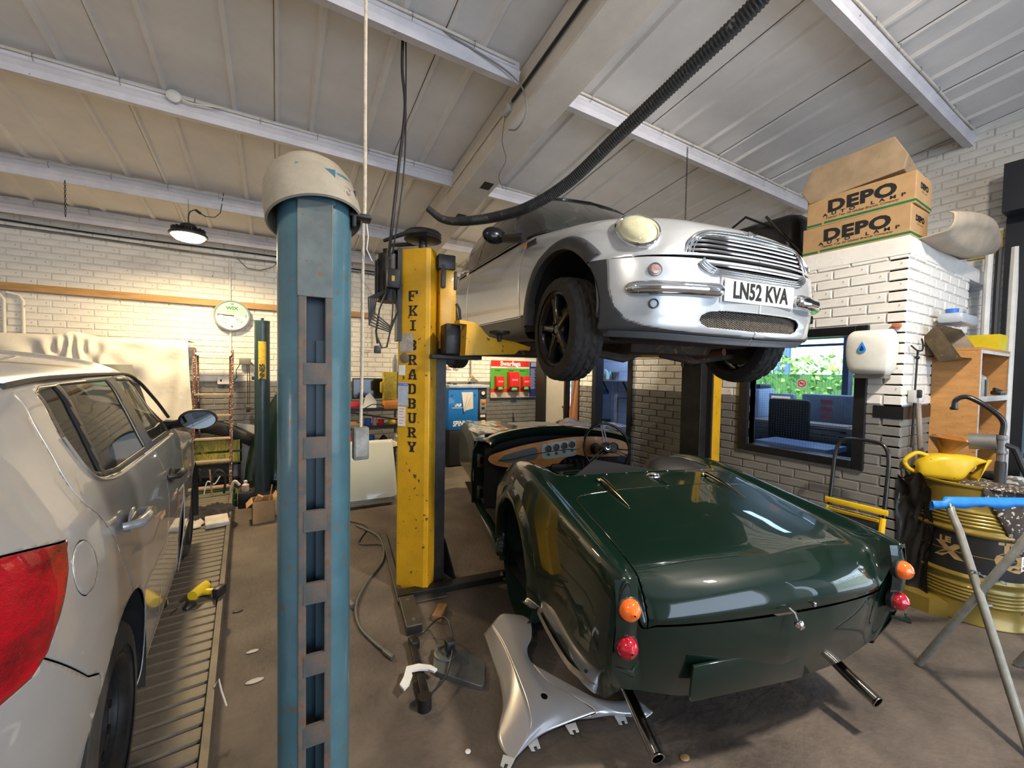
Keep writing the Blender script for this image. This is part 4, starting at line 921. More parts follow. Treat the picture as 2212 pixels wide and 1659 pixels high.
# ================================================================ silver-grey estate on the four-post lift ramp
SKP=mat('silver_grey_paint',(.50,.495,.49),.28,.45,coat=1.,noise=.04,nscale=20)
TINT=mat('tinted_side_glass',(.50,.56,.52),.03,trans=.96,spec=.7,ior=1.1)
SATIN=mat('satin_dark_trim',(.05,.045,.042),.35)
TAILR=mat('red_tail_lamp',(.50,.0,.012),.08,col2=(.13,.0,.004),nscale=7,coat=1.,stretch=(1,1,2),bump=.5,bscale=170)
SKO=thing('silver_estate_car','silver grey five-door car parked on the ribbed ramp at the left','car',(-1.21,1.565,.15),R_(3.4))
def skoda():
    P=SKO
    def xp(y,z):
        b=np.interp(z,[.15,.25,.40,.60,.75,.90,.98,1.03,1.10,1.20,1.30,1.36],[.76,.79,.80,.815,.82,.812,.800,.785,.755,.715,.672,.63])
        t=0
        if y<-.15: t=.45*(-.15-y)**2
        return b-t
    zs=[.17,.24,.33,.42,.52,.60,.68,.76,.84,.90,.95,.99,1.025,1.06,1.10,1.15,1.20,1.25,1.30,1.345]
    rows=[]
    for y in (-.66,-.60,-.5,-.4,-.3,-.2,-.1,0,.2,.4,.6,.8,1.0,1.2,1.36):
        r=[]
        zt=np.interp(y,[-.66,1.0,1.1,1.2,1.36],[1.36,1.36,1.32,1.245,1.12])
        for z in zs:
            z2=z if z<=1.06 else 1.06+(z-1.06)*(zt-1.06)/.30
            r.append((xp(y,z),y,z2))
        r+= [(.60,y,zt+.015),(.52,y,zt+.045),(.36,y,zt+.072),(.18,y,zt+.083),(0,y,zt+.086)] if y<1.05 else [(.62,y,zt+.0),(.60,y,zt+.0),(.58,y,zt),(.57,y,zt),(.56,y,zt)]
        rows.append(r)
    D=surf(rows,150,110); bm=grid_bm(D)
    side=lambda c:c.x>.45
    arch=circle(.02,.33,.352,48); cut(bm,arch,(1,2),side); take(bm,lambda c:c.x>.45 and inpoly((c.y,c.z),arch))
    big=[(-.069,1.322),(-.105,1.20),(-.082,1.12),(-.05,1.085),(.02,1.066),(.15,1.052),(.507,1.044),(1.195,1.036),(1.282,1.10),(1.24,1.19),(1.10,1.302),(1.02,1.334),(.80,1.344),(.24,1.342),(-.01,1.337)]
    gA=[(-.048,1.322),(-.076,1.20),(-.055,1.12),(-.02,1.092),(.016,1.082),(.095,1.333),(.0,1.328)]
    gB=[(.048,1.080),(.15,1.068),(.595,1.062),(.645,1.336),(.135,1.336)]
    gC=[(.735,1.062),(1.15,1.056),(1.225,1.115),(1.20,1.18),(1.07,1.29),(1.0,1.326),(.76,1.335)]
    for g in (big,gA,gB,gC): cut(bm,g,(1,2),side)
    gl=[]
    for nm,g in (('rear_quarter_glass',gA),('rear_door_glass',gB),('front_door_glass',gC)):
        t=take(bm,lambda c:c.x>.45 and inpoly((c.y,c.z),g)); gl.append((nm,t))
    fr=take(bm,lambda c:c.x>.45 and inpoly((c.y,c.z),big))
    # shut lines
    def strip(line,w=.0045):
        L=[Vector(p) for p in line]; a=[];b=[]
        for i,p in enumerate(L):
            t=(L[min(i+1,len(L)-1)]-L[max(i-1,0)]).normalized(); n=Vector((-t.y,t.x))*w/2; a.append(tuple(p+n)); b.append(tuple(p-n))
        return a+b[::-1]
    gaps=[crom([(-.165,1.345),(-.194,1.249),(-.203,1.18),(-.21,1.12),(-.200,1.05),(-.15,.995),(-.10,.925),(.022,.758),(.14,.62),(.235,.50)],40),
          crom([(.665,1.05),(.70,.985),(.742,.938),(.80,.81),(.80,.66),(.72,.50),(.70,.25)],30),
          crom([(1.30,1.03),(1.345,.95),(1.35,.6),(1.33,.25)],14),
          [(-.455,.806),(-.388,.738),(-.31,.66),(-.253,.628),(-.235,.60)],
          [(.40,.245),(1.33,.245)]]
    gp=MB()
    for g in gaps:
        s_=strip([tuple(p) for p in g]); 
        n=len(s_)//2
        for k in range(n-1):
            q=[s_[k],s_[k+1],s_[2*n-2-k],s_[2*n-1-k]]
            cut(bm,q,(1,2),side); take(bm,lambda c:c.x>.45 and inpoly((c.y,c.z),q))
    flap=[(-.293+.052*math.cos(a)+.0*math.sin(a),.917+.063*math.sin(a)) for a in np.linspace(0,2*math.pi,32,endpoint=False)]
    fo=offset_poly(flap,.0025); cut(bm,flap,(1,2),side); cut(bm,fo,(1,2),side)
    fm=take(bm,lambda c:c.x>.45 and inpoly((c.y,c.z),flap)); take(bm,lambda c:c.x>.45 and inpoly((c.y,c.z),fo))
    lamp=[(-.338,1.000),(-.350,.985),(-.362,.945),(-.409,.866),(-.45,.813),(-.492,.790),(-.60,.785),(-.70,.80),(-.70,1.055),(-.60,1.045),(-.487,1.034),(-.434,1.022),(-.36,1.004)]
    lo=offset_poly(lamp,.004); cut(bm,lamp,(1,2),side); cut(bm,lo,(1,2),side)
    lm=take(bm,lambda c:c.x>.3 and inpoly((c.y,c.z),lamp)); take(bm,lambda c:c.x>.3 and inpoly((c.y,c.z),lo))
    body=bm_mb(bm)
    def dbl(m,nm,mt,par=P,solid=None,dx=0.,smooth=55):
        out=[]
        for s in (1,-1):
            mb=MB(); mb.v=[(s*(v[0]+dx),v[1],v[2]) for v in m.v]; mb.f=m.f; out.append(mb.build(nm,mt,par,smooth=smooth,solid=solid))
        return out
    dbl(body,'body_side',SKP,solid=.004)
    dbl(fr,'window_surround',SATIN,solid=.02)
    for nm,t in gl: dbl(t,nm,TINT,dx=-.006)
    dbl(fm,'fuel_flap',SKP,dx=.001,solid=.003); lmo=dbl(lm,'tail_lamp',TAILR,dx=.004,solid=.02)
    inn=MB(); inn.grid([[(max(0,xp(y,z)-.03),y,z) for z in (.2,.6,1.02)] for y in np.linspace(.40,1.33,8)]); inn.grid([[(max(0,xp(y,z)-.03),y,z) for z in (.72,.85,1.02)] for y in np.linspace(-.6,.4,8)]); inn.grid([[(xp(y,z)-.035,y,z) for z in (1.06,1.2,1.34)] for y in np.linspace(-.62,-.09,6)]); 
    inn.build('inner_trim',DARK,P); i2=MB(); i2.grid(mirrorx([[(xp(y,z)-.03,y,z) for z in (.72,.85,1.02)] for y in np.linspace(-.6,1.33,8)])); i2.build('inner_trim',DARK,P)
    # belt line chrome/rubber strip and roof gutter
    bt=crom([(-.10,1.205),(-.078,1.115),(-.045,1.078),(.02,1.058),(.15,1.044),(.507,1.036),(.85,1.030),(1.20,1.028)],50)
    MB().tube([(xp(p[0],p[1])+.003,p[0],p[1]) for p in bt],.0045,6).build('belt_moulding',mat('satin_metal_strip',(.55,.52,.47),.3,.8),P)
    gt=crom([(-.20,1.338),(.0,1.348),(.24,1.352),(.66,1.353),(1.02,1.345),(1.12,1.306),(1.26,1.19),(1.335,1.10)],50)
    MB().tube([(xp(p[0],min(1.36,p[1]))+.0,p[0],p[1]+.006) for p in gt],.008,6).build('roof_gutter',BLACK,P)
    # lamp inner detail: brighter stepped reflector bars
    dt=MB()
    for k in range(9):
        y=-.37-.016*k; dt.rbox((xp(y,.93)-.012,y,.965-.010*k),(.006,.010,.05),.002)
    # front end
    fr_=[]
    for y,zt in ((1.36,1.06),(1.6,1.02),(1.9,.97),(2.2,.91),(2.5,.82),(2.72,.68),(2.80,.5)):
        k=np.interp(y,[1.36,2.2,2.5,2.8],[0,.02,.09,.28])
        fr_.append([(.79-k,y,.20),(.815-k,y,.42),(.82-k,y,.60),(.815-k,y,min(.76,zt-.06)),(.80-k,y,min(.90,zt-.03)),(.74-k,y,zt-.005),(.55-k*.7,y,zt+.02),(.28,y,zt+.035),(0,y,zt+.04)])
    Df=surf(fr_,60,60); b2=grid_bm(Df); ar2=circle(2.13,.32,.345,44); cut(b2,ar2,(1,2),side); take(b2,lambda c:c.x>.4 and inpoly((c.y,c.z),ar2))
    dbl(bm_mb(b2),'front_wing',SKP,solid=.004)
    w=MB(); w.grid([[(x,y,z) for x in (-.66,-.3,.3,.66)] for y,z in ((1.55,1.04),(1.3,1.22),(1.02,1.40))]); w.build('windscreen',TINT,P)
    # far side simple closures, tail
    t=MB(); t.grid([[(x,y,z) for x in np.linspace(-.66,.66,11)] for y,z in ((-.70,.3),(-.72,.6),(-.70,.95),(-.66,1.1),(-.56,1.36),(-.5,1.42))]); t.build('tailgate',SKP,P,smooth=60)
    fl=MB(); fl.rbox((0,1.0,.22),(1.45,3.2,.08),.03); fl.build('floor_pan',DARK,P)
    for cy,R in ((.02,.36),(2.13,.355)):
        for s in (1,-1):
            G=[[(s*xx,cy+R*math.cos(a),.33+R*math.sin(a)) for a in np.linspace(-.4,math.pi+.4,24)] for xx in (.80,.52)]
            m=MB(); m.grid(G); m.add([(s*.52,cy+R*math.cos(a),.33+R*math.sin(a)) for a in np.linspace(-.4,math.pi+.4,24)],[tuple(range(24))]); m.build('wheel_well',DARK,P)
    for s in (1,-1):
        for y0,mt,zz in ((.065,SKP,.918),(.90,BLACK,.872)):
            x=.825
            h=MB(); h.tube([(s*(x-.01),y0-.095,zz+.004),(s*(x+.028),y0-.085,zz+.006),(s*(x+.034),y0,zz+.002),(s*(x+.028),y0+.085,zz-.006),(s*(x-.01),y0+.095,zz-.008)],[.012,.015,.015,.015,.012],8)
            ho=h.build('door_handle',mt,P,smooth=70)
            d=MB(); d.sphere((s*(x-.004),y0,zz-.004),.05,.18,1.1,.75,14,8); d.build('handle_cup',SATIN if mt is BLACK else SKP,P,smooth=80)
    for s in (1,-1):
        m=MB(); m.sphere((s*.905,1.12,1.112),.075,1.15,.55,.72,20,12); mo=m.build('mirror_shell',BLACK,P,smooth=80)
        g=MB(); g.lathe([(.07,0),(.068,.003),(0,.004)],28,basis((s*.908,1.078,1.110),(s*-1,.08,0),(0,0,1))@Matrix.Diagonal((1.08,.66,-1 if s<0 else 1,1))); g.build('mirror_glass',mat('mirror_glass',(.12,.13,.13),.04,1.),mo,smooth=60)
        a=MB(); a.tube([(s*.76,1.22,1.075),(s*.80,1.19,1.082),(s*.85,1.15,1.095)],[.03,.022,.025],8); a.build('mirror_arm',BLACK,mo)
    i=MB()
    for s in (1,-1):
        q=MB(); q.rbox((s*.36,.55,.85),(.46,.16,.62),.06); q.rbox((s*.36,.53,1.19),(.26,.10,.18),.04); q.build('seat',SATIN,P)
    q=MB(); q.rbox((0,-.25,.80),(1.2,.16,.5),.06); q.build('rear_seat',SATIN,P)
    for (x,y,cy) in ((.705,.02,0),(-.705,.02,0),(.69,2.13,0),(-.69,2.13,0)):
        w=bpy.data.objects.new('wheel',None); COL.objects.link(w); w.parent=P; w.location=(x,y,.301)
        wheel_x(w,.301,.175,.19,'disc',1 if x>0 else -1,mat('dirty_steel_wheel',(.06,.055,.05),.45,.4,noise=.5,nscale=14),mat('dusty_tyre',(.06,.054,.046),.85,noise=.5,nscale=14,bump=.2))
skoda()
# ================================================================ four-post lift (blue) with ribbed ramp
BLUP=mat('worn_blue_lift_paint',(.062,.145,.185),.34,noise=.32,nscale=5,spots=(.11,.085,.065),thr=.66,coat=.35,bump=.08)
BLUD=mat('dark_blue_inside',(.018,.045,.06),.4)
RUST=mat('rusty_strip',(.135,.093,.066),.6,.0,col2=(.05,.058,.058),nscale=12,spots=(.12,.06,.035),thr=.58)
LIFT=thing('blue_four_post_lift','blue four-post lift with ribbed steel ramp under the silver grey car','car lift',(-1.21,1.565,0),R_(3.4))
PLATE=mat('worn_ramp_steel',(.165,.142,.112),.5,.25,noise=.45,nscale=5,spots=(.12,.10,.08),thr=.62)
PLD=mat('ramp_groove',(.05,.045,.04),.7,.3)
def lift4():
    for x0,x1,nv in ((.47,1.0,True),(-1.0,-.47,False)):
        b=MB(); b.box(x0,x1,-.9,3.9,.02,.137); rp=b.build('ramp',PLD,LIFT,smooth=None)
        sm=MB(); sm.add([(x0+.012,0,.137),(x1-.028,0,.137),(x1-.028,.072,.137),(x0+.012,.072,.137),(x0+.012,.006,.146),(x1-.028,.006,.146),(x1-.028,.064,.149),(x0+.012,.064,.149)],[(4,5,6,7),(0,1,5,4),(1,2,6,5),(2,3,7,6),(3,0,4,7)])
        me=sm.mesh('slat',None); me.materials.append(PLATE)
        for k in range(56):
            o=bpy.data.objects.new('slat',me); lk(o,rp); o.location=(0,-.88+.085*k,0)
        e=MB(); e.box(x1-.022,x1+.004,-.9,3.9,.02,.162); e.build('edge_rail',PLATE,rp,smooth=None)
lift4()
def column(name,label,x,y,h,ang,dome,grp=None):
    P=thing(name,label,'lift column',(x,y,0),ang,grp)
    R=.094; a0=R_(-90+23); n=40
    ring=[(R*math.cos(a),R*math.sin(a)) for a in np.linspace(a0,a0+2*math.pi-2*R_(23),n)]
    inner=[(r[0]*.93,r[1]*.93) for r in ring]
    sh=MB(); sh.grid([[(p[0],p[1],z) for p in ring] for z in (0,h)]); sh.grid([[(p[0],p[1],z) for p in inner] for z in (0,h)])
    sh.add([(p[0],p[1],h) for p in ring],[tuple(range(n))]); col=sh.build('column_tube',BLUP,P,smooth=50)
    yb=-R*math.cos(R_(23)); w=R*math.sin(R_(23))
    st=MB(); st.box(-w-.004,-w+.016,yb-.006,yb+.006,0,h-.09); st.box(w-.014,w+.004,yb-.006,yb+.006,0,h-.09); st.build('strip_edge',RUST,P,smooth=None,bevel=.003)['kind']='stuff'
    hd=MB(); hd.box(-w-.006,w+.005,yb-.007,yb+.006,h-.34,h-.09); ho=hd.build('strip_head',mat('grey_worn_strip',(.13,.15,.14),.5,.3,noise=.4,nscale=10,spots=(.14,.09,.06),thr=.62),P,smooth=None,bevel=.002)
    hp=MB(); hp.box(-w-.01,w+.01,yb-.003,yb+.01,h-.095,h); hp.build('column_face',BLUP,P,smooth=None)
    z=h-.40-.14
    rm=MB(); rm.box(-w+.010,w-.008,yb-.0075,yb+.004,-.028,.028); rme=rm.mesh('rung',None); rme.materials.append(RUST)
    while z>.05:
        o=bpy.data.objects.new('rung',rme); lk(o,P); o.location=(0,0,z); z-=.196
    bk=MB(); bk.box(-w,w,-.03,-.02,0,h-.1); bk.box(.002,w,-.055,-.03,0,h-.45); bk.build('column_core',BLUD,P,smooth=None)
    bt=MB()
    for bx in (-.013,.025): bt.cyl((bx,yb-.004,h-.045),(bx,yb-.006,h-.045),.0042,10)
    bt.build('bolt_hole',DARK,P)['kind']='stuff'
    bp=MB(); bp.rbox((0,.02,.006),(.32,.34,.012),.002); bp.build('base_plate',DARKMET,P)
    return P,h,yb
P1,h1,yb1=column('lift_column','tall blue slotted lift column with a domed cap in front of the camera',.092,1.27,2.075,R_(-4),True)
dm=MB(); G=[]
M=Matrix.Translation((-.008,.012,2.015))@Matrix.Rotation(R_(-16),4,'X')@Matrix.Rotation(R_(-9),4,'Y')
pr=[(.124,-.060),(.123,-.02),(.122,.0),(.116,.043),(.100,.078),(.074,.105),(.038,.121),(.001,.126)]
pri=[(r*.955,z-.003) for r,z in pr]
dm.lathe(pr,44,M,cap=False); dm.lathe(pri,44,M,cap=False); dm.lathe([pr[0],pri[0]],44,M,cap=False)
dm.build('dome_cap',mat('dirty_beige_dome',(.33,.29,.22),.6,noise=.35,nscale=7,bump=.15,spots=(.14,.11,.09),thr=.66),P1,smooth=60)
bk=MB(); bk.rbox((.115,-.02,1.985),(.06,.05,.012),.003); bk.rbox((.098,-.01,2.0),(.012,.07,.10),.003); bk.build('side_bracket',DARKMET,P1)
P2,h2,yb2=column('lift_column','short dark blue lift column with a yellow label by the back wall',-.165,5.84,2.09,R_(182),False)
P2.scale=(.88,.88,1)
for o_ in P2.children:
    if o_.name.startswith('column_tube'): o_.data=o_.data.copy(); o_.data.materials[0]=mat('dark_teal_lift_paint',(.018,.042,.055),.35,noise=.3,nscale=6,coat=.3)
mb=MB(); mb.lathe([(.094,0),(.096,.01),(.096,.03),(.0,.034)],30,Matrix.Translation((0,0,2.085))); mb.cyl((0,0,2.11),(0,0,2.15),.018,8); mb.build('column_cap',BLUD,P2)
yl=MB(); yl.grid([[(.0965*math.sin(a),.0965*math.cos(a),z) for a in np.linspace(-.5,.5,9)] for z in (1.40,1.86)]); yo=yl.build('warning_label',mat('yellow_label',(.62,.42,.03),.5,noise=.25,nscale=25,spots=(.1,.09,.05),thr=.6),P2,smooth=None)
text('NNES',basis((.0,.098,1.49),(0,0,1),(1,0,0)),.085,INK,yo,'label_lettering',.0006,.9,.003)
# ================================================================ yellow two-post lift
def slab_letters(s,M,sz,gap,par,name='lettering'):
    F={'F':["#########","##.....##","##.#...##".replace('#...','....'),"##..#....","#####....","##..#....","##.......","##.......","####....."],
       'K':["####.####",".##...##.",".##..##..",".##.##...",".####....",".##.##...",".##..##..",".##...##.","####.####"],
       'I':["######","..##..","..##..","..##..","..##..","..##..","..##..","..##..","######"],
       'R':["#######..",".##..###.",".##...##.",".##..###.",".######..",".##.##...",".##..##..",".##...##.","####.####"],
       'A':["...####..","...####..","..##.##..","..##.##..",".##...##.",".#######.",".##...##.",".##...##.","####.####"],
       'D':["#######..",".##..###.",".##...##.",".##...##.",".##...##.",".##...##.",".##...##.",".##..###.","#######.."],
       'B':["#######..",".##..###.",".##...##.",".##..###.",".######..",".##..###.",".##...##.",".##..###.","#######.."],
       'U':["####.####",".##...##.",".##...##.",".##...##.",".##...##.",".##...##.",".##...##.",".###.###.","..#####.."],
       'Y':["####.####",".##...##.",".##...##.","..##.##..","...###...","...###...","...###...","...###...","..#####.."]}
    y=0
    for ch in s:
        if ch==' ': y-=gap*sz*.35; continue
        g=F[ch]; w=len(g[0]); mb=MB(); u=sz/9
        for r,row in enumerate(g):
            c=0
            while c<w:
                if row[c]=='#':
                    e=c
                    while e<w and row[e]=='#': e+=1
                    mb.add([M@Vector(((c-w/2)*u,y-(r+1)*u,0)),M@Vector(((e-w/2)*u,y-(r+1)*u,0)),M@Vector(((e-w/2)*u,y-r*u,0)),M@Vector(((c-w/2)*u,y-r*u,0)),
                            M@Vector(((c-w/2)*u,y-(r+1)*u,.001)),M@Vector(((e-w/2)*u,y-(r+1)*u,.001)),M@Vector(((e-w/2)*u,y-r*u,.001)),M@Vector(((c-w/2)*u,y-r*u,.001))],[(4,5,6,7),(0,1,5,4),(1,2,6,5),(2,3,7,6),(3,0,4,7)]); c=e
                else: c+=1
        mb.build(name,INK,par,smooth=None); y-=gap*sz
TL=thing('yellow_two_post_lift','yellow two-post lift holding up the silver hatchback','car lift',(.88,2.80,0),R_(-7))
def W2L(p): return TL_inv@Vector(p)
TLm=Matrix.Translation((.88,2.80,0))@Matrix.Rotation(R_(-7),4,'Z'); TL_inv=TLm.inverted()
def twopost():
    T=TL
    A,B,B2,C_,D_,E_=[(W2L((x,y,0)).x,W2L((x,y,0)).y) for x,y in ((.722,2.822),(.866,2.664),(.893,2.650),(1.005,2.783),(.985,3.02),(.79,3.05))]
    m=MB(); m.prism([A,B,B2,C_,D_,E_],2.375); m.build('post_cover',YEL,T,smooth=None,bevel=.006)
    # letters on the left face
    Aw,Bw=Vector((*A,0)),Vector((*B,0)); u=(Bw-Aw).normalized(); n=Vector((u.y,-u.x,0))
    o=Aw+u*(.55*(Bw-Aw).length)+n*.0015+Vector((0,0,2.088))
    M=basis(o,u,(0,0,1)); 
    slab_letters('FKI BRADBURY',M,.070,1.43,T)
    def sticker(cu,z,w,h,m,nm='sticker'):
        q=basis(Aw+u*cu+n*.003+Vector((0,0,z)),u,(0,0,1)); b=MB(); b.M=q; b.box(-w/2,w/2,-h/2,h/2,0,.0012); return b.build(nm,m,T,smooth=None),q
    sticker(.068,1.735,.105,.125,mat('grimy_sticker',(.42,.37,.32),.6,noise=.4,nscale=18))
    b=MB(); b.lathe([(.036,0),(.036,.006),(.03,.009),(0,.009)],24,basis(Aw+u*.055+n*.002+Vector((0,0,1.63)),u,(0,0,1))); b.build('badge_disc',mat('brown_disc',(.17,.13,.09),.5,noise=.3),T)
    wl=mat('white_label',(.72,.70,.66),.5,noise=.15,nscale=30)
    s1,q=sticker(.036,1.545,.05,.07,wl); s2,q2=sticker(.045,1.38,.078,.16,mat('blue_grey_label',(.42,.47,.55),.45,noise=.2,nscale=30))
    text('EGSCO',q2@Matrix.Translation((0,.065,.0014)),.026,mat('blue_ink',(.04,.09,.45),.5),s2,'label_lettering',.0003,.95,.001)
    s3,q3=sticker(.036,1.225,.06,.135,wl)
    lm=MB(); lm.M=q3
    for k in range(6): lm.box(-.022,.022-.006*(k%3),.05-.02*k,.054-.02*k,.0012,.0016)
    lm.build('label_lines',mat('red_ink',(.5,.1,.08),.5),s3,smooth=None)
    # carriage and inner channel
    c=MB(); c.rbox((.165,.0,2.03),(.115,.20,.56),.006); c.prism([(.11,-.10),(.22,-.10),(.20,.10),(.12,.10)],.06,Matrix.Translation((0,0,1.70))); c.build('carriage',YEL,T)
    c=MB(); c.rbox((.15,-.02,2.30),(.12,.20,.10),.006); c.rbox((.125,-.112,2.20),(.035,.02,.16),.008); c.rbox((.215,-.10,2.18),(.02,.02,.13),.006); c.build('carriage_guard',BLACK,T)
    i=MB(); i.box(.09,.17,-.045,.12,0,1.78); i.build('inner_channel',DARKMET,T,smooth=None)
    p=MB(); p.lathe([(.025,2.375),(.03,2.40),(.028,2.44),(.11,2.445),(.128,2.452),(.118,2.463),(.128,2.474),(.118,2.485),(.128,2.496),(.118,2.506),(.10,2.508),(.02,2.47),(.0,2.47)],36,Matrix.Translation((-.0,-.02,0))); p.build('drive_pulley',BLACK,T)
    MB().tube([(-.255,.03,2.43),(-.10,-.12,2.47),(.0,-.150,2.482)],[.012,.016,.018],6).build('drive_belt',RUBBER,T); MB().tube([(-.20,.12,2.43),(.0,.112,2.47)],[.012,.016],6).build('drive_belt',RUBBER,T)
    mo=MB(); mo.cyl((-.215,.07,2.02),(-.215,.07,2.34),.085,20); mo.cyl((-.215,.07,2.34),(-.215,.07,2.38),.05,16); mo.rbox((-.20,-.05,2.16),(.09,.05,.13),.01); mo.box(-.17,-.14,-.03,.12,1.75,2.38)
    for k in range(12):
        a=2*math.pi*k/12; mo.cbox((-.215+.088*math.cos(a),.07+.088*math.sin(a),2.17),(.016,.006,.26),a)
    MO=mo.build('lift_motor',DARKMET,T); MB().box(-.215,-.195,-.077,-.0755,2.14,2.175).build('motor_label',mat('yellow_label',(.6,.42,.03)),MO,smooth=None)
    cb=MB(); rs=random.Random(3)
    for k in range(5):
        w=.05+.02*k; cb.tube([(-.22,-.03,2.10),(-.28-w*.6,-.05,2.02),(-.30-w*.4,-.06,1.92-.02*k),(-.22,-.06,1.84-.01*k),(-.17,-.05,1.94),(-.19,-.04,2.08)],.006,6)
    cb.tube([(-.24,-.03,2.08),(-.29,-.05,1.95),(-.31,-.05,1.80),(-.30,-.05,1.72)],.007,6); cb.tube([(-.20,-.03,2.0),(-.21,-.05,1.85),(-.24,-.05,1.70),(-.27,-.05,1.69),(-.30,-.05,1.76)],.006,6)
    cb.build('coiled_cable',BLACK,MO)['kind']='stuff'; pg=MB(); pg.rbox((-.30,-.05,1.68),(.045,.03,.05),.006); pg.build('cable_plug',BLACK,MO)
    MB().tube([(.225,-.10,2.02),(.245,-.11,1.98),(.25,-.11,1.92),(.24,-.11,1.86),(.225,-.10,1.83)],.010,8).build('safety_handle',BLACK,T)
    # left arm
    def L(x,y,z): return W2L((x,y,z))
    ar=MB(); up=[(1.02,1.645),(1.445,1.672),(1.47,1.675),(1.56,1.70),(1.545,1.728),(1.49,1.735),(1.415,1.752),(1.25,1.762),(1.20,1.765),(1.16,1.785),(1.13,1.82),(1.10,1.85),(1.05,1.862),(.995,1.86),(.995,1.845),(1.03,1.84),(1.035,1.645)]
    up=[(1.03,1.645),(1.40,1.668),(1.44,1.700),(1.52,1.695),(1.525,1.722),(1.45,1.738),(1.39,1.752),(1.25,1.768),(1.20,1.775),(1.17,1.80),(1.13,1.845),(1.09,1.862),(.99,1.870),(.99,1.845),(1.04,1.842)]
    # arm plane is vertical, through world Y=2.50
    Mx=TL_inv@basis((0,2.46,0),(1,0,0),(0,0,1)); ar.prism(up,.09,Mx); ar.build('lift_arm',YEL,T,smooth=None,bevel=.003)
    pv=MB(); pv.rbox(tuple(L(1.0,2.55,1.755)),(.10,.16,.20),.01); pv.rbox(tuple(L(1.06,2.60,1.64)),(.35,.10,.03),.005); pv.build('arm_pivot',DARKMET,T)
    pd=MB(); pd.lathe([(.012,-.06),(.02,-.02),(.065,-.01),(.07,.0),(.07,.008),(.03,.012),(0,.012)],24,Matrix.Translation(L(1.27,2.36,1.805))); pd.build('lift_pad',BLACK,T)
    a2=MB(); a2.tube([tuple(L(1.50,2.42,1.69)),tuple(L(1.86,2.40,1.675))],.03,6); a2.rbox(tuple(L(1.72,2.42,1.70)),(.20,.08,.05),.01); a2.build('arm_extension',UNDER,T)
    ra=MB(); ra.rbox(tuple(L(1.05,2.95,1.62)),(.22,.2,.05),.01); ra.build('rear_arm',DARKMET,T)
    # right hand post near the office wall
    i=MB(); q=TL_inv@Matrix.Translation((3.52,2.53,0))@Matrix.Rotation(R_(-7),4,'Z'); i.M=q
    i.box(-.005,.08,-.11,.13,0,1.68); i.build('right_inner_channel',DARKMET,T,smooth=None,bevel=.004)
    y=MB(); y.M=q; y.prism([(.10,-.17),(.225,-.15),(.25,.12),(.10,.15)],2.45); y.build('right_post_cover',YEL,T,smooth=None,bevel=.005)
    y=MB(); y.M=q; y.box(.085,.10,-.16,.14,0,2.3); y.build('right_post_back',DARK,T,smooth=None)
    y=MB(); y.M=q; y.rbox((.05,-.02,1.76),(.16,.26,.16),.01); y.build('right_carriage',DARKMET,T)
    ra=MB(); ra.prism([(2.30,1.675),(3.10,1.700),(3.16,1.70),(3.16,1.76),(3.05,1.765),(3.03,1.755),(2.34,1.715)],.09,TL_inv@basis((0,2.46,0),(1,0,0),(0,0,1))); ra.rbox(tuple(L(3.18,2.42,1.735)),(.05,.06,.075),.01); ra.rbox(tuple(L(3.40,2.38,1.745)),(.07,.06,.08),.02); ra.build('right_lift_arm',YEL,T,smooth=None)
    rb_=MB(); rb_.tube([tuple(L(3.16,2.46,1.73)),tuple(L(3.50,2.46,1.73))],.04,8); rb_.cyl(tuple(L(3.22,2.42,1.70)),tuple(L(3.22,2.42,1.62)),.012,8); rb_.build('right_arm_pivot',DARKMET,T)
    # feet and floor bars
    f=MB(); 
    f.box(-.17,-.075,-.55,-.22,.0,.058); f.box(-.175,-.13,-.22,1.0,.0,.03); f.box(-.16,.15,-.24,.28,.0,.014)
    f.build('floor_rail',mat('dull_rail_steel',(.13,.12,.11),.45,.7,noise=.4,nscale=9),T,smooth=None,bevel=.004)
    e=MB(); e.box(-.163,-.082,-.5515,-.549,.006,.050); e.build('rail_end',DARK,T,smooth=None)
    for yy in (-.50,-.28): 
        b=MB(); b.lathe([(.012,.058),(.012,.066),(0,.068)],8,Matrix.Translation((-.122,yy,0))); b.build('rail_bolt',STEEL,T)
    cr=MB(); cr.M=TL_inv@Matrix.Translation((.70,2.70,0))@Matrix.Rotation(R_(-8),4,'Z'); cr.box(.0,2.9,-.05,.03,0,.045); cr.box(.0,2.9,-.02,.10,0,.012); cr.build('cross_bar',DARKMET,T,smooth=None,bevel=.003)
    g=MB(); g.M=TL_inv; g.prism([(0,0),(.16,0),(0,.26)],.012,basis((1.10,2.86,.012),(.2,-1,0),(0,0,1))); g.build('post_gusset',DARKMET,T,smooth=None)
twopost()
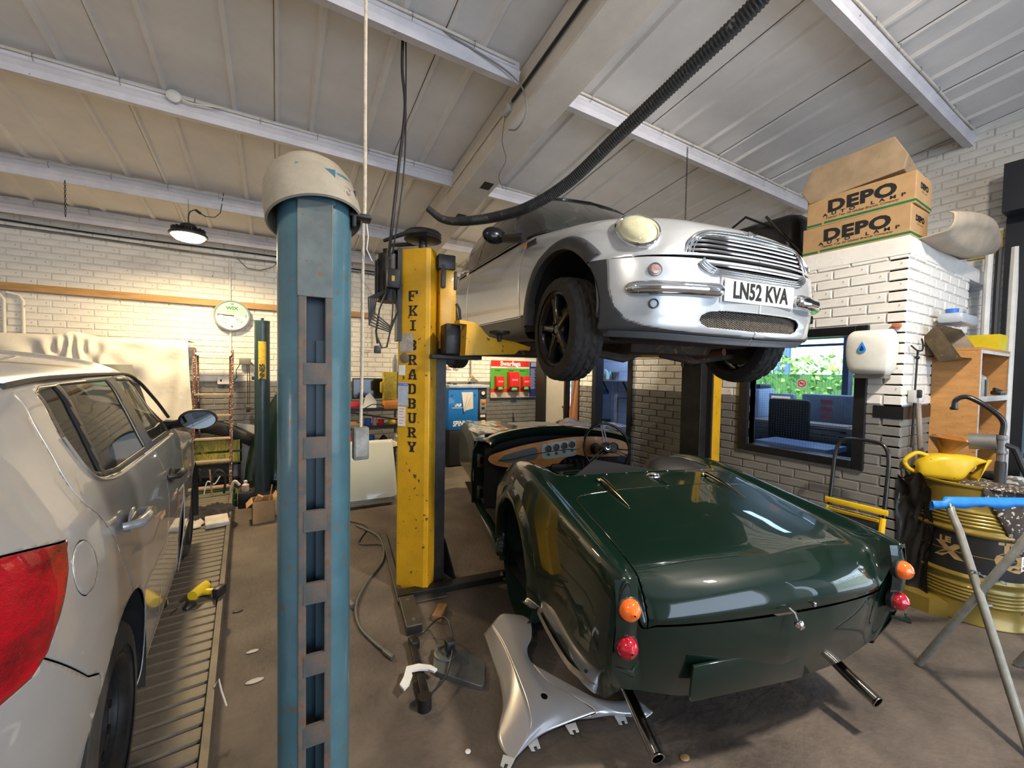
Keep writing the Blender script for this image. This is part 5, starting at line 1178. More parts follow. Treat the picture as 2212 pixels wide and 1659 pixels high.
# ================================================================ hanging high-bay lamps (the ones that light the back of the shop)
def highbay(name,label,x,y,z,ztop,pw,col,aim=None):
    L=thing(name,label,'lamp',(x,y,z),0,'high bay lamps')
    b=MB(); b.lathe([(.02,.12),(.06,.115),(.075,.09),(.08,.05),(.15,.03),(.165,.012),(.165,.0),(.15,-.006),(.148,.006),(0,.006)],32)
    for k in range(20):
        a=2*math.pi*k/20; b.cbox((.11*math.cos(a),.11*math.sin(a),.05),(.07,.004,.045),a)
    b.build('housing',BLACK,L); d=MB(); d.lathe([(.14,.004),(.138,-.02),(.11,-.045),(.06,-.058),(.0,-.062)],32); d.build('led_disc',mat('led_disc',(1,.9,.7),emis=(1.,.83,.55),es=26),L)
    c=MB(); zz=.12; k=0
    while zz<ztop-z:
        c.tube([(.004*math.cos(t)*(1 if k%2 else .2),.004*math.cos(t)*(.2 if k%2 else 1),zz+.011+.011*math.sin(t)) for t in np.linspace(0,2*math.pi,7,endpoint=False)],.0016,4,close=True); zz+=.018; k+=1
    c.build('chain',STEEL,L)['kind']='stuff'
    l=bpy.data.lights.new(name+'_light','AREA'); l.shape='DISK'; l.size=.26; l.energy=pw; l.color=col; l.spread=R_(170)
    o=bpy.data.objects.new(name+'_light',l); lk(o,L); o.location=(0,0,-.075); return L
LA=highbay('high_bay_lamp','lit round high bay lamp hanging on a chain above the wall clock',-.80,5.36,2.90,3.27,54,(1,.74,.40))
pl=MB(); pl.tube([(.0,0,.13),(.0,.0,.20),(.01,.01,.25),(.05,.02,.285),(.09,.03,.26),(.14,.03,.235)],.006,7); pl.tube([(.055,.02,.284),(.10,.03,.255)],.013,8); pl.tube([(.14,.03,.235),(.22,.02,.24),(.27,.0,.29),(.29,-.01,.42),(.30,-.02,.5)],.004,6); pl.build('lamp_cable',BLACK,LA)
highbay('high_bay_lamp','round high bay lamp over the back right corner, behind the raised car',3.1,5.0,3.12,3.4,62,(1,.78,.48))
# ================================================================ things on and by the back wall
def T(name,label,cat,x,y,z,rz=0,group=None): return thing(name,label,cat,(x,y,z),rz,group)
# timber batten and wall pipes
tag(MB().box(-4.2,1.3,6.435,6.49,2.325,2.405).build('trim_3',WOOD,smooth=None,bevel=.004),'long timber batten fixed along the white brick back wall',kind='structure')
def pipe(name,label,pts,r,m,grp=None,cat='pipe'): return tag(MB().tube(pts,r,8).build(name,m),label,cat,grp)
pipe('conduit','vertical white conduit above and below the wall clock','x' and [(-.54,6.47,2.95),(-.54,6.47,2.3),(-.535,6.47,1.55)],.011,WHITEP)
pipe('conduit','white conduit dropping down the back wall right of the blue column',[(1.06,6.46,3.0),(1.29,6.46,2.66),(1.30,6.46,1.9),(1.27,6.44,1.84),(1.15,6.42,1.84)],.010,WHITEP)
for i,(x,l) in enumerate(((-2.52,'first'),(-2.38,'second'))):
    pipe('wall_pipe','%s of two bent white pipes beside the dust sheet'%('left-hand' if i==0 else 'right-hand'),[(x-.12,6.455,2.30),(x-.03,6.455,2.28),(x,6.455,2.22),(x,6.455,1.6)],.014,WHITEP)
for i,(z,dz,r) in enumerate(((2.99,.0,.012),(3.07,-.02,.010),(3.14,.0,.007))):
    pipe('cable_run',('lowest','middle','topmost')[i]+' of the grey cables strung along the top of the back wall',[(x,6.46,z+dz*((x+4)/5)+.012*math.sin(x*2.+i*2)) for x in np.arange(-4.1,3.0,.3)],r,(STEEL,BLACK,CREAMC)[i],cat='cable')
pipe('cable_loop','thin grey cable hanging in a loop above the clock',[(-.46,6.45,2.97),(-.35,6.44,2.86),(-.20,6.44,2.85),(-.05,6.44,2.92),(.05,6.45,3.05)],.006,STEEL,cat='cable')
# clock
K=thing('wall_clock','round white and green clock on the back wall','clock',(-.515,6.445,2.213))
q=basis((0,0,0),(1,0,0),(0,0,1)); b=MB(); b.lathe([(.20,-.0),(.20,.03),(.185,.045),(.178,.03)],44,q,cap=False); b.build('clock_case',mat('grey_clock_rim',(.42,.45,.47),.35,.4),K)
b=MB(); b.lathe([(.18,.0),(.18,.028),(0,.028)],44,q); b.build('clock_face',mat('clock_face_white',(.66,.66,.64),.4,noise=.1,nscale=12),K)
b=MB(); b.prism([(.178*math.cos(a),.178*math.sin(a)) for a in np.linspace(.02,math.pi-.02,30)],.001,q@Matrix.Translation((0,.0,.028))); b.build('green_half',mat('clock_green',(.28,.56,.42),.4),K)
text('WIX',q@Matrix.Translation((0,.095,.030)),.058,mat('dark_green_ink',(.01,.12,.05),.4),K,'clock_lettering',.0004,1.1,.002)
MB().box(-.045,.05,-.0311,-.0301,.055,.062).build('yellow_underline',mat('yellow_ink',(.8,.7,.05),.5),K,smooth=None)
text('12',q@Matrix.Translation((0,.15,.030)),.036,INK,K,'numeral',.0004,1,.001); text('6',q@Matrix.Translation((0,-.14,.030)),.045,INK,K,'numeral',.0004,1,.001); text('9',q@Matrix.Translation((-.15,0,.030)),.036,INK,K,'numeral',.0004,1,.001); text('3',q@Matrix.Translation((.15,0,.030)),.036,INK,K,'numeral',.0004,1,.001)
for L_,W_,a in ((.10,.010,178),(.15,.006,176),(.14,.003,-38)):
    b=MB(); b.M=q@Matrix.Rotation(R_(a),4,'Z'); b.box(-.02,L_,-W_/2,W_/2,.032,.034); b.build('clock_hand',INK,K,smooth=None)
for x,y in ((-.075,-.07),(.08,-.06)):
    b=MB(); b.lathe([(.032,.029),(.032,.031),(.026,.031)],18,q@Matrix.Translation((x,y,0)),cap=False); b.build('small_dial',STEEL,K)
# dust sheet
def sheet():
    G=[]; X=np.linspace(-3.6,-.90,110)
    for i,x in enumerate(X):
        pk=math.exp(-((x+1.85)/.10)**2)*.05; zt=1.84+pk+.004*math.sin(x*5)
        row=[]
        edge=max(0,(x+1.15)/.25)
        for j,(dy,f) in enumerate(((.50,0),(.3,0),(.12,0),(.04,.0),(.0,.03),(-.01,.12),(-.015,.25),(-.02,.4),(-.025,.6),(-.03,.8),(-.03,1.))):
            d=(x+1.85); bot=.70+.33*edge*.9
            z=zt-(zt-bot)*f
            rad=math.sin(math.atan2(d,f+.06)*17)*(.045*math.exp(-abs(d)*1.8))*min(1,f*6)+(.026*math.sin(x*12+f*2.5+math.sin(x*5)*2)+.012*math.sin(x*29+4*f+math.sin(x*7)))*min(1,f*2.5)
            row.append((x+.05*f*edge,5.93+dy+rad*(1 if f>0 else 0)-.05*f,z))
        G.append(row)
    G=surf(G,220,50); o=MB().grid([[tuple(p) for p in r] for r in G]).build('dust_sheet',mat('cotton_dust_sheet',(.58,.55,.49),.85,noise=.08,nscale=7,bump=.3,bscale=22),smooth=80,solid=.003)
    tag(o,'white cotton dust sheet draped over stored parts at the back wall','cloth')
sheet()
s_=MB(); s_.box(-3.6,-.98,6.02,6.4,.0,1.78); tag(s_.build('covered_shelving',mat('covered_board',(.35,.3,.25),.8),smooth=None),'shelving hidden under the white dust sheet','shelving')
# stepladder
LD=T('stepladder','paint-splashed brown wooden stepladder leaning on the back wall','ladder',-.69,6.1,0)
LWD=mat('paint_splashed_wood',(.13,.055,.035),.6,noise=.5,nscale=18,spots=(.62,.58,.5),thr=.60)
for s in (1,-1):
    b=MB(); b.tube([(s*.185,-.12,0),(s*.19,.14,1.76)],.022,4); b.build('stile',LWD,LD,smooth=None)
    b=MB(); b.tube([(s*.15,.20,0),(s*.165,.17,1.68)],.014,4); b.build('back_leg',LWD,LD,smooth=None)
for k,z in enumerate((.08,.39,.66,.94,1.20,1.70)):
    b=MB(); b.rbox((0,-.10+.26*z/1.76-.01,z),(.37,.10,.022),.003); b.build('tread',mat('pale_tread',(.40,.30,.22),.6,noise=.3) if k<5 else WHITEM,LD,smooth=None)
# charger and socket
C_=T('battery_charger','grey charger with looped leads hanging on the back wall','charger',-.375,6.44,1.62)
b=MB(); b.rbox((0,-.02,0),(.13,.06,.09),.015); b.build('charger_body',mat('charger_grey',(.16,.16,.15),.5),C_)
b=MB(); b.tube([(-.05,-.03,-.03),(-.10,-.03,-.12),(-.09,-.03,-.22),(-.15,-.03,-.26)],.005,6); b.tube([(.02,-.03,-.04),(.03,-.03,-.3),(.03,-.03,-.58),(.05,-.03,-.58),(.05,-.03,-.2),(.04,-.03,-.04)],.005,6); b.tube([(.05,-.03,0),(.12,-.03,-.08),(.10,-.03,-.18)],.006,6); b.build('charger_lead',BLACK,C_)['kind']='stuff'
b=MB(); b.rbox((.035,-.035,-.64),(.05,.04,.07),.01); b.rbox((.09,-.03,-.22),(.035,.035,.05),.01); b.build('plug',BLACK,C_)['kind']='stuff'
so=T('wall_socket','white double socket beside the stepladder','socket',-.60,6.47,1.36); MB().rbox((0,-.012,0),(.16,.03,.09),.006).build('plate',WHITEM,so); MB().box(-.05,-.03,-.029,-.026,-.01,.02).build('socket_switch',INK,so,smooth=None)
# crates, bumper, panel behind the ladder
def crate(name,label,x,y,z,w,d,h,m,rz=0,rows=2):
    c=T(name,label,'crate',x,y,z,rz)
    for r in range(rows):
        hh=h/rows*.84; z0=h/rows*r
        for (x0,x1,y0,y1) in ((-w/2,w/2,-d/2,-d/2+.015),(-w/2,w/2,d/2-.015,d/2),(-w/2,-w/2+.015,-d/2,d/2),(w/2-.015,w/2,-d/2,d/2)):
            b=MB(); b.box(x0,x1,y0,y1,z0+.004,z0+hh); b.build('slat',m,c,smooth=None)
    b=MB(); b.box(-w/2,w/2,-d/2,d/2,0,.01)
    b.build('crate_base',m,c,smooth=None); return c
GY=mat('green_yellow_crate_paint',(.10,.19,.05),.6,col2=(.50,.38,.06),nscale=6,stretch=(6,1,1),spots=(.03,.03,.02),thr=.62)
GD=mat('dark_green_wood',(.04,.11,.04),.6,noise=.4,nscale=6,stretch=(1,6,6),spots=(.25,.2,.1),thr=.66)
crate('wooden_crate','yellow and green slatted crate behind the stepladder',-.67,6.36,.31,.52,.2,.32,GY)
MB_=T('trolley_frame','dark steel trolley frame under the yellow and green crate','trolley',-.67,6.36,0)
for x in (-.24,.24):
    b=MB(); b.box(x-.015,x+.015,-.09,-.06,0,.305); b.build('upright',BLACK,MB_,smooth=None)
    b=MB(); b.box(x-.015,x+.015,.06,.09,0,.305); b.build('upright',BLACK,MB_,smooth=None)
b=MB(); b.box(-.25,.25,-.09,.09,.28,.305); b.box(-.25,.25,-.09,.09,.08,.1); b.build('deck',BLACK,MB_,smooth=None)
bm_=MB(); G=[[(-.90+.62*t,6.40-.10*math.sin(math.pi*t)-dy,.80-.25*t*t+dz) for dy,dz in ((0,.09),(.05,.07),(.06,0),(.04,-.07),(0,-.09))] for t in np.linspace(0,1,14)]
tag(bm_.grid(G).build('bumper_cover',mat('black_bumper_plastic',(.03,.03,.032),.45),smooth=60,solid=.006),'black plastic bumper cover propped behind the stepladder','car bumper')
wp=T('leaning_board','pale grey panel leaning behind the green bonnet','panel',-.35,6.40,0); b=MB(); b.prism([(-.17,.0),(.22,.0),(.15,.75),(-.12,.80)],.015,basis((0,0,0),(1,0,0),(0,.08,1))); b.build('sheet',mat('pale_grey_panel',(.42,.42,.42),.4,noise=.15),wp)
# green bonnet leaning upright behind the far column
G=[]
for t in np.linspace(0,1,16):
    row=[]
    for u in np.linspace(0,1,14):
        w=.33*(.52+.48*math.sqrt(max(0,1-(t)**3))) ; 
        xc=.03+.02*t; hl=.42*(1-t**2.2*.9)-.02; x=xc-hl+(u)*(hl+.36)
        z=1.24*t*(1-.10*u*u); y=6.12+.25*t-.10*math.sin(math.pi*u)*(1-t*.5)
        row.append((x,y,z+.01))
    G.append(row)
tag(MB().grid(G).build('green_bonnet',GRN,smooth=70,solid=.008),'dark green car bonnet stood on end behind the blue column','car panel')
# floor clutter at the ladder foot
c=crate('junk_crate','green crate of odd parts at the foot of the stepladder',-.60,5.45,.001,.40,.26,.16,GD,R_(4))
rs=random.Random(11)
J=[('brush','long wooden brush handle sticking out of the junk crate',[(-.62,5.45,.02),(-.64,5.40,.42)],.008,WOOD),('wire_loop','white bent wire in the junk crate',[(-.70,5.42,.12),(-.66,5.38,.30),(-.60,5.40,.26),(-.55,5.40,.34)],.006,WHITEM),('black_hose','curl of black hose over the junk crate',[(-.52,5.42,.10),(-.50,5.36,.35),(-.57,5.34,.42),(-.62,5.34,.28)],.012,BLACK),('yellow_tube','yellow tube end over the junk crate rim',[(-.46,5.44,.15),(-.42,5.40,.27),(-.37,5.40,.22)],.016,CREAMC)]
for n,l,p,r,m in J: tag(MB().tube([tuple(q) for q in crom(p,12)] if len(p)>2 else p,r,7).build(n,m),l,'tool')
crumple('rag','crumpled black cloth lying on the ramp end','rag',Matrix.Translation((-.53,4.68,.152)),.30,.42,.10,mat('black_cloth',(.012,.011,.014),.9),seed=21)
crumple('rag','grubby white cloth beside the black cloth on the ramp end','rag',Matrix.Translation((-.66,4.42,.152)),.18,.20,.05,mat('grubby_white_cloth',(.5,.47,.42),.9,noise=.3,nscale=20),seed=22)
bd=T('plaster_block','worn white block on the ramp by the rags','block',-.47,4.38,.152,R_(8)); MB().rbox((0,0,.02),(.17,.26,.04),.008).build('block',mat('dirty_white_block',(.52,.49,.44),.7,noise=.3,nscale=14),bd)
bx=T('battery_box','small black box with a pale bottle on top by the far column','box',-.30,5.32,0); b=MB(); b.rbox((0,0,.085),(.15,.18,.17),.008); b.build('case',BLACK,bx); MB().tube([(-.05,0,.17),(0,0,.20),(.05,0,.17)],.006,6).build('handle',BLACK,bx)
bo=T('pale_bottle','small pinkish bottle standing on the black box','bottle',-.31,5.30,.172); MB().lathe([(.033,0),(.035,.01),(.035,.07),(.015,.09),(.015,.11),(0,.112)],18).build('body',mat('pink_plastic',(.48,.36,.33),.4),bo); MB().lathe([(.017,.098),(.017,.118),(0,.12)],14).build('cap',WHITEM,bo)
# open cardboard box
cb=T('cardboard_box','small open cardboard box of odds and ends on the floor','box',-.13,4.76,0,R_(5))
b=MB(); w,d,h=.19,.22,.215
for (x0,x1,y0,y1) in ((-w/2,w/2,-d/2,-d/2+.004),(-w/2,w/2,d/2-.004,d/2),(-w/2,-w/2+.004,-d/2,d/2),(w/2-.004,w/2,-d/2,d/2)): b.box(x0,x1,y0,y1,0,h)
b.box(-w/2,w/2,-d/2,d/2,0,.004); b.build('carton',CARD,cb,smooth=None)
b=MB(); b.add([(-w/2,-d/2,h),(-w/2,d/2,h),(-w/2-.05,d/2-.02,h-.05),(-w/2-.05,-d/2+.02,h-.05)],[(0,1,2,3)]); b.build('flap',CARD,cb,smooth=None,solid=.003); b=MB(); b.add([(w/2,-d/2,h),(w/2,d/2,h),(w/2+.03,d/2,h+.04),(w/2+.03,-d/2,h+.03)],[(0,1,2,3)]); b.build('flap',CARD,cb,smooth=None,solid=.003)
tag(MB().tube([(-.10,4.74,.01),(-.05,4.72,.36)],.006,6).build('pale_stick',WOOD),'thin pale stick standing in the open cardboard box','stick')
tag(MB().cbox((-.18,4.78,.19),(.05,.06,.12),.5,rot=Matrix.Rotation(.5,3,'Y')).build('carton_piece',CARD,smooth=None),'folded scrap of card poking from the cardboard box','card')
# ---- middle of the back wall: bench with screen and bits
SH=T('black_trolley','black wheeled trolley shelves crowded with workshop bits','trolley',1.12,5.62,0)
for k,z in enumerate((.52,.79,1.02)):
    b=MB(); b.box(-.36,.36,-.20,.24,z-.02,z); b.box(-.36,.36,-.21,-.20,z-.02,z+.025); b.build('shelf',BLACK,SH,smooth=None)
for x in (-.35,.34):
    for y in (-.19,.22):
        b=MB(); b.box(x-.012,x+.012,y-.012,y+.012,0,1.0); b.build('leg',BLACK,SH,smooth=None)
MB().tube([(-.36,-.21,1.0),(.36,-.23,.87)],.014,6).build('brace',BLACK,SH)
sc=T('monitor','black flat screen monitor standing on the black trolley','monitor',1.10,5.78,1.021); b=MB(); b.rbox((0,0,.26),(.46,.03,.28),.006); b.build('case',BLACK,sc); MB().box(-.215,.215,-.0165,-.0155,.135,.385).build('screen',mat('dark_screen',(.006,.006,.007),.15,coat=.5),sc,smooth=None); MB().box(-.03,.03,-.01,.02,0,.13).build('stand',BLACK,sc,smooth=None); MB().box(-.06,.06,-.05,.06,0,.01).build('foot',BLACK,sc,smooth=None); MB().box(-.10,-.04,-.018,-.016,.124,.133).build('maker_badge',WHITEM,sc,smooth=None)
def can(name,label,cat,x,y,z,pr,m,cap=None,cm=None,grp=None):
    t=T(name,label,cat,x,y,z,0,grp); MB().lathe(pr,20).build('body',m,t)
    if cap: MB().lathe(cap,16).build('cap',cm,t)
    return t
yb_=T('yellow_sprayer_box','dirty yellow plastic box on the trolley in front of the monitor','box',1.29,5.46,1.14); b=MB(); b.rbox((0,0,.19),(.17,.10,.37),.01); b.build('case',mat('dirty_yellow_plastic',(.60,.44,.03),.5,noise=.4,nscale=14,spots=(.12,.09,.04),thr=.6),yb_); MB().rbox((-.10,.0,.17),(.05,.06,.15),.02).build('grip',mat('dirty_yellow_plastic',(0,0,0)),yb_); MB().box(.087,.12,-.03,.03,.02,.37).build('back_strap',BLACK,yb_,smooth=None)
og=T('orange_case','orange plastic case under the yellow box on the trolley','case',1.32,5.46,1.021); MB().rbox((0,0,.058),(.22,.14,.115),.01).build('case',mat('orange_plastic',(.62,.22,.03),.45),og)
can('grey_bottle','tall grey and white bottle on top of the yellow box','bottle',1.36,5.45,1.515,[(.034,0),(.036,.01),(.036,.16),(.016,.20),(.016,.225)],mat('grey_bottle_plastic',(.30,.31,.31),.4,noise=.2),[(.018,.222),(.018,.25),(0,.252)],WHITEM)
tr=T('white_tray','white plastic tray standing on edge on the trolley','tray',1.02,5.44,1.022); b=MB(); b.prism([(-.08,.0),(.09,.0),(.10,.10),(.02,.22),(-.03,.18)],.02,basis((0,0,0),(1,0,0),(0,.25,1))); b.build('tray',WHITEM,tr)
for n,l,x,z,w,h,m in (('red_packet','red and white packet on the top left of the trolley',.85,1.021,.13,.10,RED),('paper_pad','stack of white paper on the black trolley beside the packet',.93,1.021,.20,.03,WHITEM),('teal_box','teal box behind the packet on the trolley',.80,1.021,.10,.18,mat('teal_plastic',(.02,.20,.22),.5))):
    t=T(n,l,'box',x,5.52 if n!='teal_box' else 5.72,z); MB().rbox((0,0,h/2),(w,.1,h),.008).build('body',m,t)
for n,l,x,z,r,h,m in (('blue_cup','blue cup on the middle trolley shelf',1.02,.79,.045,.11,BLUE),('red_cup','red cup on the middle trolley shelf',1.19,.79,.04,.09,RED),('pink_cap','pink spray cap on the middle trolley shelf',1.11,.79,.03,.13,mat('pink_cap',(.7,.35,.38),.4)),('blue_bucket','blue bucket on the bottom trolley shelf',1.04,.52,.07,.15,BLUE),('red_tin','red tin on the bottom trolley shelf at the left',.86,.52,.05,.16,RED)):
    can(n,l,'container',x,5.5,z,[(r*.85,0),(r,h),(r*.92,h),(r*.8,.006),(0,.006)],m)
hb=T('yellow_ball','round yellow float on the middle trolley shelf','ball',1.33,5.48,.79); MB().sphere((0,0,.055),.055).build('ball',mat('yellow_ball_plastic',(.75,.50,.03),.4),hb,smooth=80)
tn=T('card_tray','brown card tray of small parts on the middle shelf','tray',.86,5.5,.79); MB().rbox((0,0,.03),(.18,.2,.06),.004).build('tray',CARD,tn)
crumple('black_bag','black plastic bag stuffed on the bottom trolley shelf','bag',Matrix.Translation((1.19,5.5,.522)),.2,.26,.16,mat('black_bag_film',(.015,.015,.015),.25),seed=31)
crumple('rag','cream rag bundled on the bottom trolley shelf','rag',Matrix.Translation((1.36,5.5,.522)),.18,.26,.20,mat('cream_rag',(.55,.49,.38),.85),seed=32)
pipe('curved_lead','black lead arching over the trolley top',[(.95,5.42,1.03),(1.05,5.40,1.09),(1.16,5.40,1.09),(1.24,5.42,1.04)],.006,BLACK,cat='cable')
# car door panel leaning
dp=T('door_panel','pale green-white car door skin leaning against the trolley','car panel',.93,4.62,0,R_(-2))
G=[]
for t in np.linspace(0,1,20):
    G.append([(x,(.10 if t<.08 else .0)+.34*t+.045*math.sin(math.pi*t)*-1,.02+.68*t) for x in np.linspace(-.33,.26,12)])
c=[];
b=MB().grid(G); b.build('skin',mat('pale_green_white_paint',(.62,.66,.60),.22,coat=.8,noise=.06,nscale=2),dp,smooth=60,solid=.01)
MB().tube([(-.33,.115,.30),(.26,.115,.30)],.003,5).build('crease_line',STEEL,dp)
# compressor
CO=T('air_compressor','blue cabinet air compressor standing by the back wall','compressor',2.70,6.22,0)
b=MB(); b.rbox((-.10,0,.93),(.52,.42,.68),.008); b.build('blue_cabinet',mat('compressor_blue',(.015,.16,.50),.35,coat=.4),CO); b=MB(); b.rbox((0,0,1.29),(.72,.46,.05),.01); b.build('lid',mat('dusty_light_blue',(.38,.45,.55),.5,noise=.3),CO)
b=MB(); b.rbox((.24,0,.93),(.15,.42,.68),.006); b.rbox((0,0,.30),(.70,.44,.58),.03); b.build('black_base',BLACK,CO)
f=lambda x,z,d=0: basis((x,-.2115-d,z),(1,0,0),(0,0,1))
text('SPINN',f(-.16,.69),.12,WHITEINK,CO,'cabinet_lettering',.0006,.75,.003,shear=.1); text('/AB',f(-.20,.99),.07,WHITEINK,CO,'cabinet_lettering',.0006,1.,.002,shear=.3)
b=MB(); b.box(-.30,-.06,-.2125,-.2115,.945,.952); b.build('logo_line',WHITEINK,CO,smooth=None)
b=MB(); b.add([(-.14,-.213,1.20),(.06,-.213,1.20),(.07,-.213,.93),(-.06,-.214,.90),(-.10,-.23,.88)],[(0,1,2,3,4)]); b.add([(-.02,-.214,1.20),(-.10,-.235,.88),(-.08,-.25,1.0)],[(0,1,2)]); b.build('torn_sheet',mat('torn_paper',(.66,.64,.60),.6,noise=.15),CO,smooth=None)
g=MB(); g.lathe([(.045,0),(.045,.012),(.036,.014),(.036,.006),(0,.006)],22,f(.245,1.185)); g.build('gauge_ring',BLACK,CO); g=MB(); g.lathe([(.034,.007),(0,.0075)],22,f(.245,1.185)); g.build('gauge_dial',WHITEM,CO)
b=MB(); b.rbox((.245,-.215,.96),(.11,.02,.24),.004); b.build('switch_plate',mat('grey_switch_plate',(.22,.22,.21),.5),CO); b=MB(); b.rbox((.245,-.228,1.03),(.06,.02,.05),.008); b.build('stop_switch',mat('orange_red_switch',(.75,.15,.02),.4),CO); b=MB(); b.box(.215,.27,-.227,-.2265,.91,.95); b.build('small_display',INK,CO,smooth=None)
b=MB(); b.box(.20,.29,-.213,-.2118,.78,.83); b.build('rating_label',WHITEM,CO,smooth=None); b=MB(); b.box(.22,.29,-.213,-.2118,.58,.73); b.build('yellow_warning_label',mat('yellow_ink',(.8,.7,.05)),CO,smooth=None)
for x in (-.30,.10):
    b=MB(); b.cyl((x,-.212,1.16),(x,-.222,1.16),.012,10); b.build('lid_lock',STEEL,CO)
pipe('air_pipe','white air pipe with a brass tap above the compressor',[(2.93,6.44,2.0),(2.93,6.44,1.50),(2.96,6.42,1.44),(3.08,6.42,1.44)],.016,CREAMC)
b=MB(); b.lathe([(.02,0),(.03,.01),(.03,.06),(.015,.07)],12,Matrix.Translation((2.93,6.40,1.38))); b.tube([(2.85,6.40,1.40),(2.93,6.40,1.42),(3.02,6.40,1.38)],.014,8); tag(b.build('pipe_tap',mat('dull_brass',(.45,.36,.2),.4,.8)),'dull brass tap and fittings on the compressor air pipe','tap')
for i,(x,l) in enumerate(((2.39,'leftmost'),(2.53,'middle'),(2.66,'rightmost'))):
    t=T('wall_tag','%s of three small red and white notices above the compressor'%l,'notice',x,6.48,1.60,0); MB().box(-.05,.05,-.012,-.01,-.03,.03).build('paper',WHITEM,t,smooth=None); MB().box(-.045,.0,-.0135,-.012,-.025,.025).build('red_mark',mat('pale_red_print',(.65,.25,.22),.5),t,smooth=None)
for i,x in enumerate((2.40,2.50,2.76)):
    t=T('pipe_fitting','small dark %s fitting lying on the compressor lid'%('elbow','straight','ring')[i],'fitting',x,6.15,1.316); b=MB(); b.tube([(-.03,0,.012),(0,0,.03 if i!=1 else .012),(.03,0,.012)],.011,7); b.build('body',DARKMET,t)
# hand cleaner board
PO=T('cleaner_board','green and red hand cleaner board with dispensers on the back wall','sign',3.80,6.47,1.40)
def pb(nm,x0,x1,z0,z1,m,d=0.): return MB().box(x0,x1,-.022-d,-.012-d if d==0 else -.022,z0,z1).build(nm,m,PO,smooth=None)
pb('board',-.49,.50,-.335,.345,WHITEM)
gr_=mat('board_green',(.10,.42,.05),.4,noise=.2,nscale=4); rd=mat('board_red',(.62,.03,.02),.4); nv=mat('board_navy',(.02,.03,.16),.4)
pb('green_field',-.49,.325,-.17,.205,gr_,.001); pb('red_header',-.49,.325,.235,.345,rd,.001); pb('red_band',-.49,.325,-.235,-.17,rd,.001); pb('navy_strip',.33,.495,-.33,.34,nv,.001); pb('cream_foot',-.49,.325,-.335,-.235,mat('board_cream',(.62,.55,.42),.5,noise=.4,nscale=5),.001)
text('Swarfega',basis((-.085,-.0235,.288),(1,0,0),(0,0,1)),.115,WHITEINK,PO,'board_lettering',.0006,1.05,.004)
text('SKIN SAFETY CENTRE',basis((-.05,-.0235,.220),(1,0,0),(0,0,1)),.022,INK,PO,'board_lettering',.0004,1,0)
for x,t_ in ((-.35,'Protect'),(-.08,'Cleanse'),(.17,'Restore')): text(t_,basis((x,-.0235,.165),(1,0,0),(0,0,1)),.04,INK,PO,'board_lettering',.0004,.9,.001)
ln=MB()
for k in range(22): ln.box(.35,.47-.03*((k*7)%4)/3,-.0245,-.0235,.20-.018*k,.207-.018*k)
for k in range(3): ln.box(.36,.48,-.0245,-.0235,.25+.028*k,.27+.028*k)
ln.build('board_small_print',mat('pale_print',(.45,.5,.65),.5),PO,smooth=None)['kind']='stuff'
for i,(x,z,w,h,d,l) in enumerate(((-.34,-.06,.16,.24,.10,'left'),(-.06,-.03,.20,.34,.13,'large middle'),(.21,-.06,.16,.24,.10,'right'))):
    t=T('soap_dispenser','%s red hand cleaner dispenser on the green board'%l,'dispenser',3.80+x,6.446,1.40+z,0,'red dispensers on the cleaner board')
    b=MB(); b.prism([(-d,-h*.30),(-d,h*.28),(-d*.75,h*.5),(0,h*.5),(0,-h*.5),(-d*.3,-h*.5)],w,basis((-w/2,0,0),(0,1,0),(0,0,1))); b.build('case',RED,t,bevel=.005)
    b=MB(); b.rbox((0,-d*.8,-h*.42),(w*.55,.05,.05),.01); b.build('push_bar',GREEN,t)
    b=MB(); b.box(-w*.3,w*.3,-d-.002,-d,.01,.04); b.build('label',mat('faded_red_print',(.75,.3,.28),.5),t,smooth=None)
b=MB(); b.tube([(3.78,6.44,.78),(3.80,6.42,.60),(3.77,6.44,.45)],.010,6); b.tube([(3.80,6.42,.60),(3.84,6.42,.45)],.010,6); tag(b.build('grease_gun',BLACK),'slim black tool hanging on the grey bricks below the cleaner board','tool')
# towel roll, washroom items
G=[[(3.93+.03*math.sin(u*9+.5*z),4.66+.30*u*(.55+.45*min(1,(1.6-z)*1.5)) ,z) for u in np.linspace(0,1,16)] for z in np.linspace(.62,2.0,18)]
tag(MB().grid(G).build('hanging_towel',mat('brown_towel',(.36,.165,.085),.8,noise=.25,nscale=30,bump=.3),smooth=80,solid=.01),'long brown roller towel hanging in the corner passage','towel')
s=thing('washroom_sign','small blue washroom sign on white tiles','sign',(4.443,4.77,1.255)); q=basis((0,0,0),(0,-1,0),(0,0,1)); b=MB(); b.M=q; b.box(-.04,.12,-.035,.035,0,.003); b.build('plate',mat('sign_blue',(.01,.05,.32),.4),s,smooth=None); b=MB(); b.lathe([(.038,0),(.038,.003),(0,.003)],24,q@Matrix.Translation((-.09,0,0))); b.build('roundel',mat('sign_blue',(0,0,0)),s); text('Now wash',q@Matrix.Translation((.04,.014,.004)),.027,WHITEINK,s,'sign_lettering',.0003); text('your hands',q@Matrix.Translation((.04,-.016,.004)),.027,WHITEINK,s,'sign_lettering',.0003); MB().sphere(tuple(q@Vector((-.09,0,.003))),.02,.15,1,.8).build('hand_symbol',WHITEINK,s)
s=thing('wash_shelf','narrow grey shelf over the washroom basin','shelf',(4.44,4.45,1.43)); MB().box(-.14,0,-.40,.34,0,.015).build('board',mat('dusty_grey',(.35,.36,.4),.6),s,smooth=None)
for y in (-.22,.2): MB().tube([(-.12,y,0),(-.02,y,-.16),(0,y,-.18)],.012,6).build('bracket',DARKMET,s)
